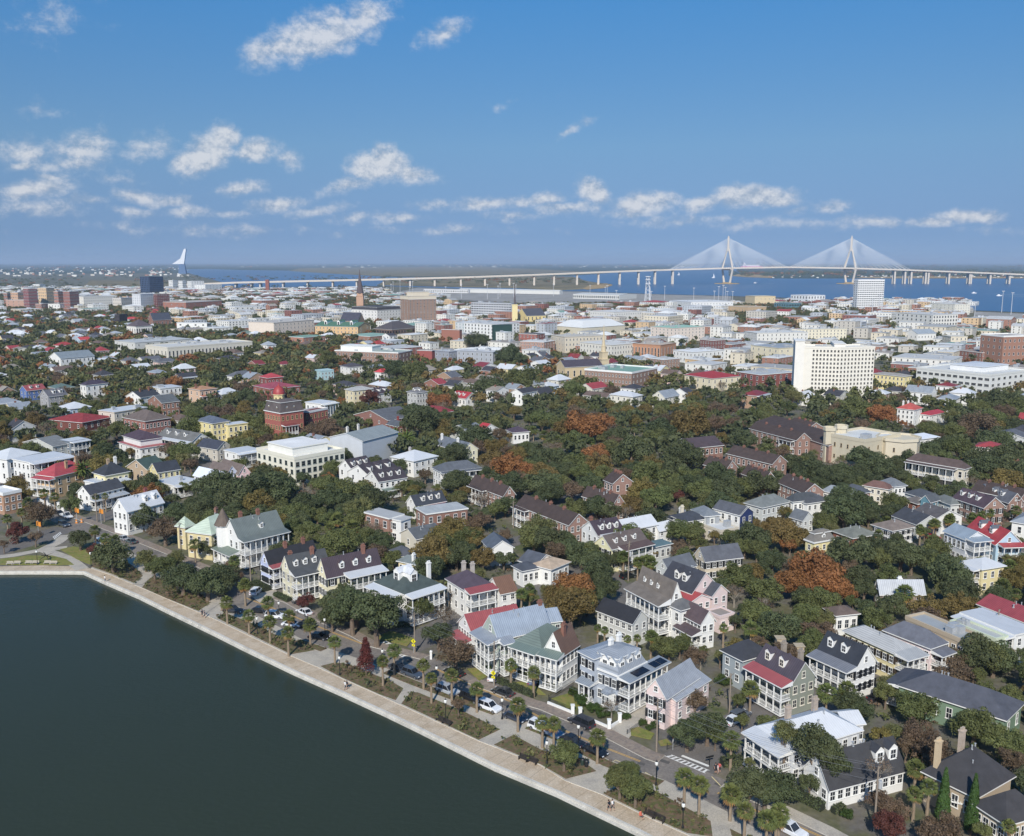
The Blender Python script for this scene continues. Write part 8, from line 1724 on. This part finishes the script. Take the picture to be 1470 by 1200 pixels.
# ------------------------------------------------------------------ people on the walk
def person_proto(pose):
    J = dict(pel=(0,0,.98), ch=(0,.02,1.32), nk=(0,.02,1.5), hd=(0,.04,1.62), ht=(0,.03,1.74)); R_ = dict(pel=.15, ch=.16, nk=.06, hd=.1, ht=.07)
    ed = [('pel','ch'),('ch','nk'),('nk','hd'),('hd','ht')]
    st = .22 if pose == 'walk' else 0
    for s, sg in (('l', -1), ('r', 1)):
        f = sg * st
        if pose == 'sit':
            J.update({'hip'+s:(sg*.1,0,.52), 'kn'+s:(sg*.12,-.42,.5), 'an'+s:(sg*.12,-.46,.08), 'to'+s:(sg*.12,-.66,.04)})
        else:
            J.update({'hip'+s:(sg*.1,0,.92), 'kn'+s:(sg*.1,-f*.6-.03,.5), 'an'+s:(sg*.1,f*-1.1+(.06 if f<0 else 0),.09), 'to'+s:(sg*.1,f*-1.1-.16,.04)})
        J.update({'sh'+s:(sg*.2,.02,1.43), 'el'+s:(sg*.26,f*.5+.03,1.16), 'wr'+s:(sg*.26,f*.9-.12,.95), 'pa'+s:(sg*.26,f*.95-.16,.88)})
        R_.update({'hip'+s:.1, 'kn'+s:.065, 'an'+s:.045, 'to'+s:.04, 'sh'+s:.075, 'el'+s:.045, 'wr'+s:.03, 'pa'+s:.032})
        ed += [('pel','hip'+s),('hip'+s,'kn'+s),('kn'+s,'an'+s),('an'+s,'to'+s),('ch','sh'+s),('sh'+s,'el'+s),('el'+s,'wr'+s),('wr'+s,'pa'+s)]
        for i in range(5):
            b = J['pa'+s]; d = (sg*.0, -.02 - .015 * i, -.085 + .008 * abs(i - 2)) if i < 4 else (-sg*.03, -.06, -.03); J[f'f{i}{s}'] = (b[0] + (i - 1.5) * .012, b[1] + d[1], b[2] + d[2]); R_[f'f{i}{s}'] = .009; ed.append(('pa'+s, f'f{i}{s}'))
    if pose == 'sit':
        for k in list(J):
            if k[:2] in ('pe','ch','nk','hd','ht','sh','el','wr','pa') or (k[0] == 'f' and k[1].isdigit()): J[k] = (J[k][0], J[k][1], J[k][2] - .44)
    names = list(J); me = D.meshes.new('body'); me.from_pydata([J[n] for n in names], [(names.index(a), names.index(b)) for a, b in ed], []); ob = D.objects.new('tmp', me); COL.objects.link(ob)
    ob.modifiers.new('s', 'SKIN'); 
    for i, n in enumerate(names): me.skin_vertices[0].data[i].radius = (R_[n],) * 2
    me.skin_vertices[0].data[names.index('pel')].use_root = True
    sb = ob.modifiers.new('d', 'SUBSURF'); sb.levels = 1
    dg = bpy.context.evaluated_depsgraph_get(); out = D.meshes.new_from_object(ob.evaluated_get(dg)); D.objects.remove(ob); return out, J
SKIN = plain('skin', (196, 152, 128), .6); _PP = {p: person_proto(p) for p in ('walk', 'stand', 'sit')}
def person(u, v, pose, shirt, pants, hair, lb, yaw):
    src, J = _PP[pose]; me = src.copy(); me.materials.clear()
    for m in (SKIN, plain('cloth_shirt', shirt, .8), plain('cloth_trousers', pants, .8), plain('shoe', (52, 50, 50), .7)): me.materials.append(m)
    dz = -.44 if pose == 'sit' else 0
    for f in me.polygons:
        c = f.center; f.material_index = 0 if c.z > 1.5 + dz or (abs(c.x) > .22 and c.z < 1.2 + dz and pose != 'sit') else 1 if c.z > .98 + dz and abs(c.y) < .3 else (2 if c.z > (.45 if pants[0] < 60 else .3) else (3 if c.z < .1 else 0)); f.use_smooth = True
    p = G(u, v); t = thing('person', lb, 'person', (p.x, p.y, .03), yaw); link('body', me, t)
    h = MB(); z = J['hd'][2]; h.lathe([(.105, z - .02), (.115, z + .05), (.1, z + .12), (.05, z + .17)], 8, cy=.055); h.build('hair', plain('hair', hair, .8), t)
    e = MB(); [e.box(s * .04 - .012, s * .04 + .012, -.075, -.06, z + .0, z + .02) for s in (-1, 1)]; e.box(-.012, .012, -.095, -.06, z - .04, z - .005); e.box(-.03, .03, -.07, -.055, z - .075, z - .06); e.build('face', plain('face_detail', (120, 76, 66), .7), t)
for c, x, y, pose, sh, pa, ha, lb, yaw in (('c',328,1040,'walk',(38,40,48),(40,42,50),(60,46,36),'person walking in dark clothes beside one in white',.9),('c',352,1036,'walk',(228,228,226),(60,62,70),(70,52,40),'person in a white top walking the lake promenade',.9),
  ('c',530,1088,'sit',(206,110,86),(60,60,66),(48,38,32),'person in orange sitting at the end of the dark bench',.7),('a',698,834,'walk',(222,222,220),(60,64,80),(60,48,40),'person in pale top strolling with a companion',2.2),('a',710,832,'walk',(52,52,58),(40,42,50),(50,42,36),'person in dark top strolling with a pale-topped companion',2.2),
  ('c',1010,800,'stand',(52,50,56),(38,40,46),(50,40,34),'person in dark clothes standing on the corner under the palm',.2),('c',1024,806,'stand',(214,196,190),(196,170,160),(70,54,42),'person in pale clothes standing on the corner',1.4),('c',1034,796,'stand',(190,90,86),(50,52,60),(50,40,34),'person in a red top on the corner by the hedge',2.6),
  ('z',151,835.5,'walk',(228,226,222),(80,84,96),(60,46,38),'person in white walking near the lake corner',2.3),('z',290.5,885.5,'stand',(48,50,58),(46,48,56),(40,34,30),'person in dark clothes at the bed corner beneath the oaks',.5),('z',294,887,'stand',(70,74,86),(40,42,50),(56,44,36),'second person in dark clothes beneath the oaks',2.0)):
    u, v = K(c, x, y); person(u, v, pose, sh, pa, ha, lb, yaw)

# ------------------------------------------------------------------ the air
hz = MB(); hz.box(-130000, 130000, -3000, 205000, -2.8, 190); m = D.materials.new('haze_air'); m.use_nodes = True; nt = m.node_tree; nt.nodes.clear()
pv = nt.nodes.new('ShaderNodeVolumePrincipled'); pv.inputs['Color'].default_value = (.62, .78, .98, 1); pv.inputs['Density'].default_value = 6e-5; pv.inputs['Anisotropy'].default_value = 0.0
ot = nt.nodes.new('ShaderNodeOutputMaterial'); nt.links.new(pv.outputs[0], ot.inputs['Volume'])
tag(hz.build('haze', m), kind='stuff')
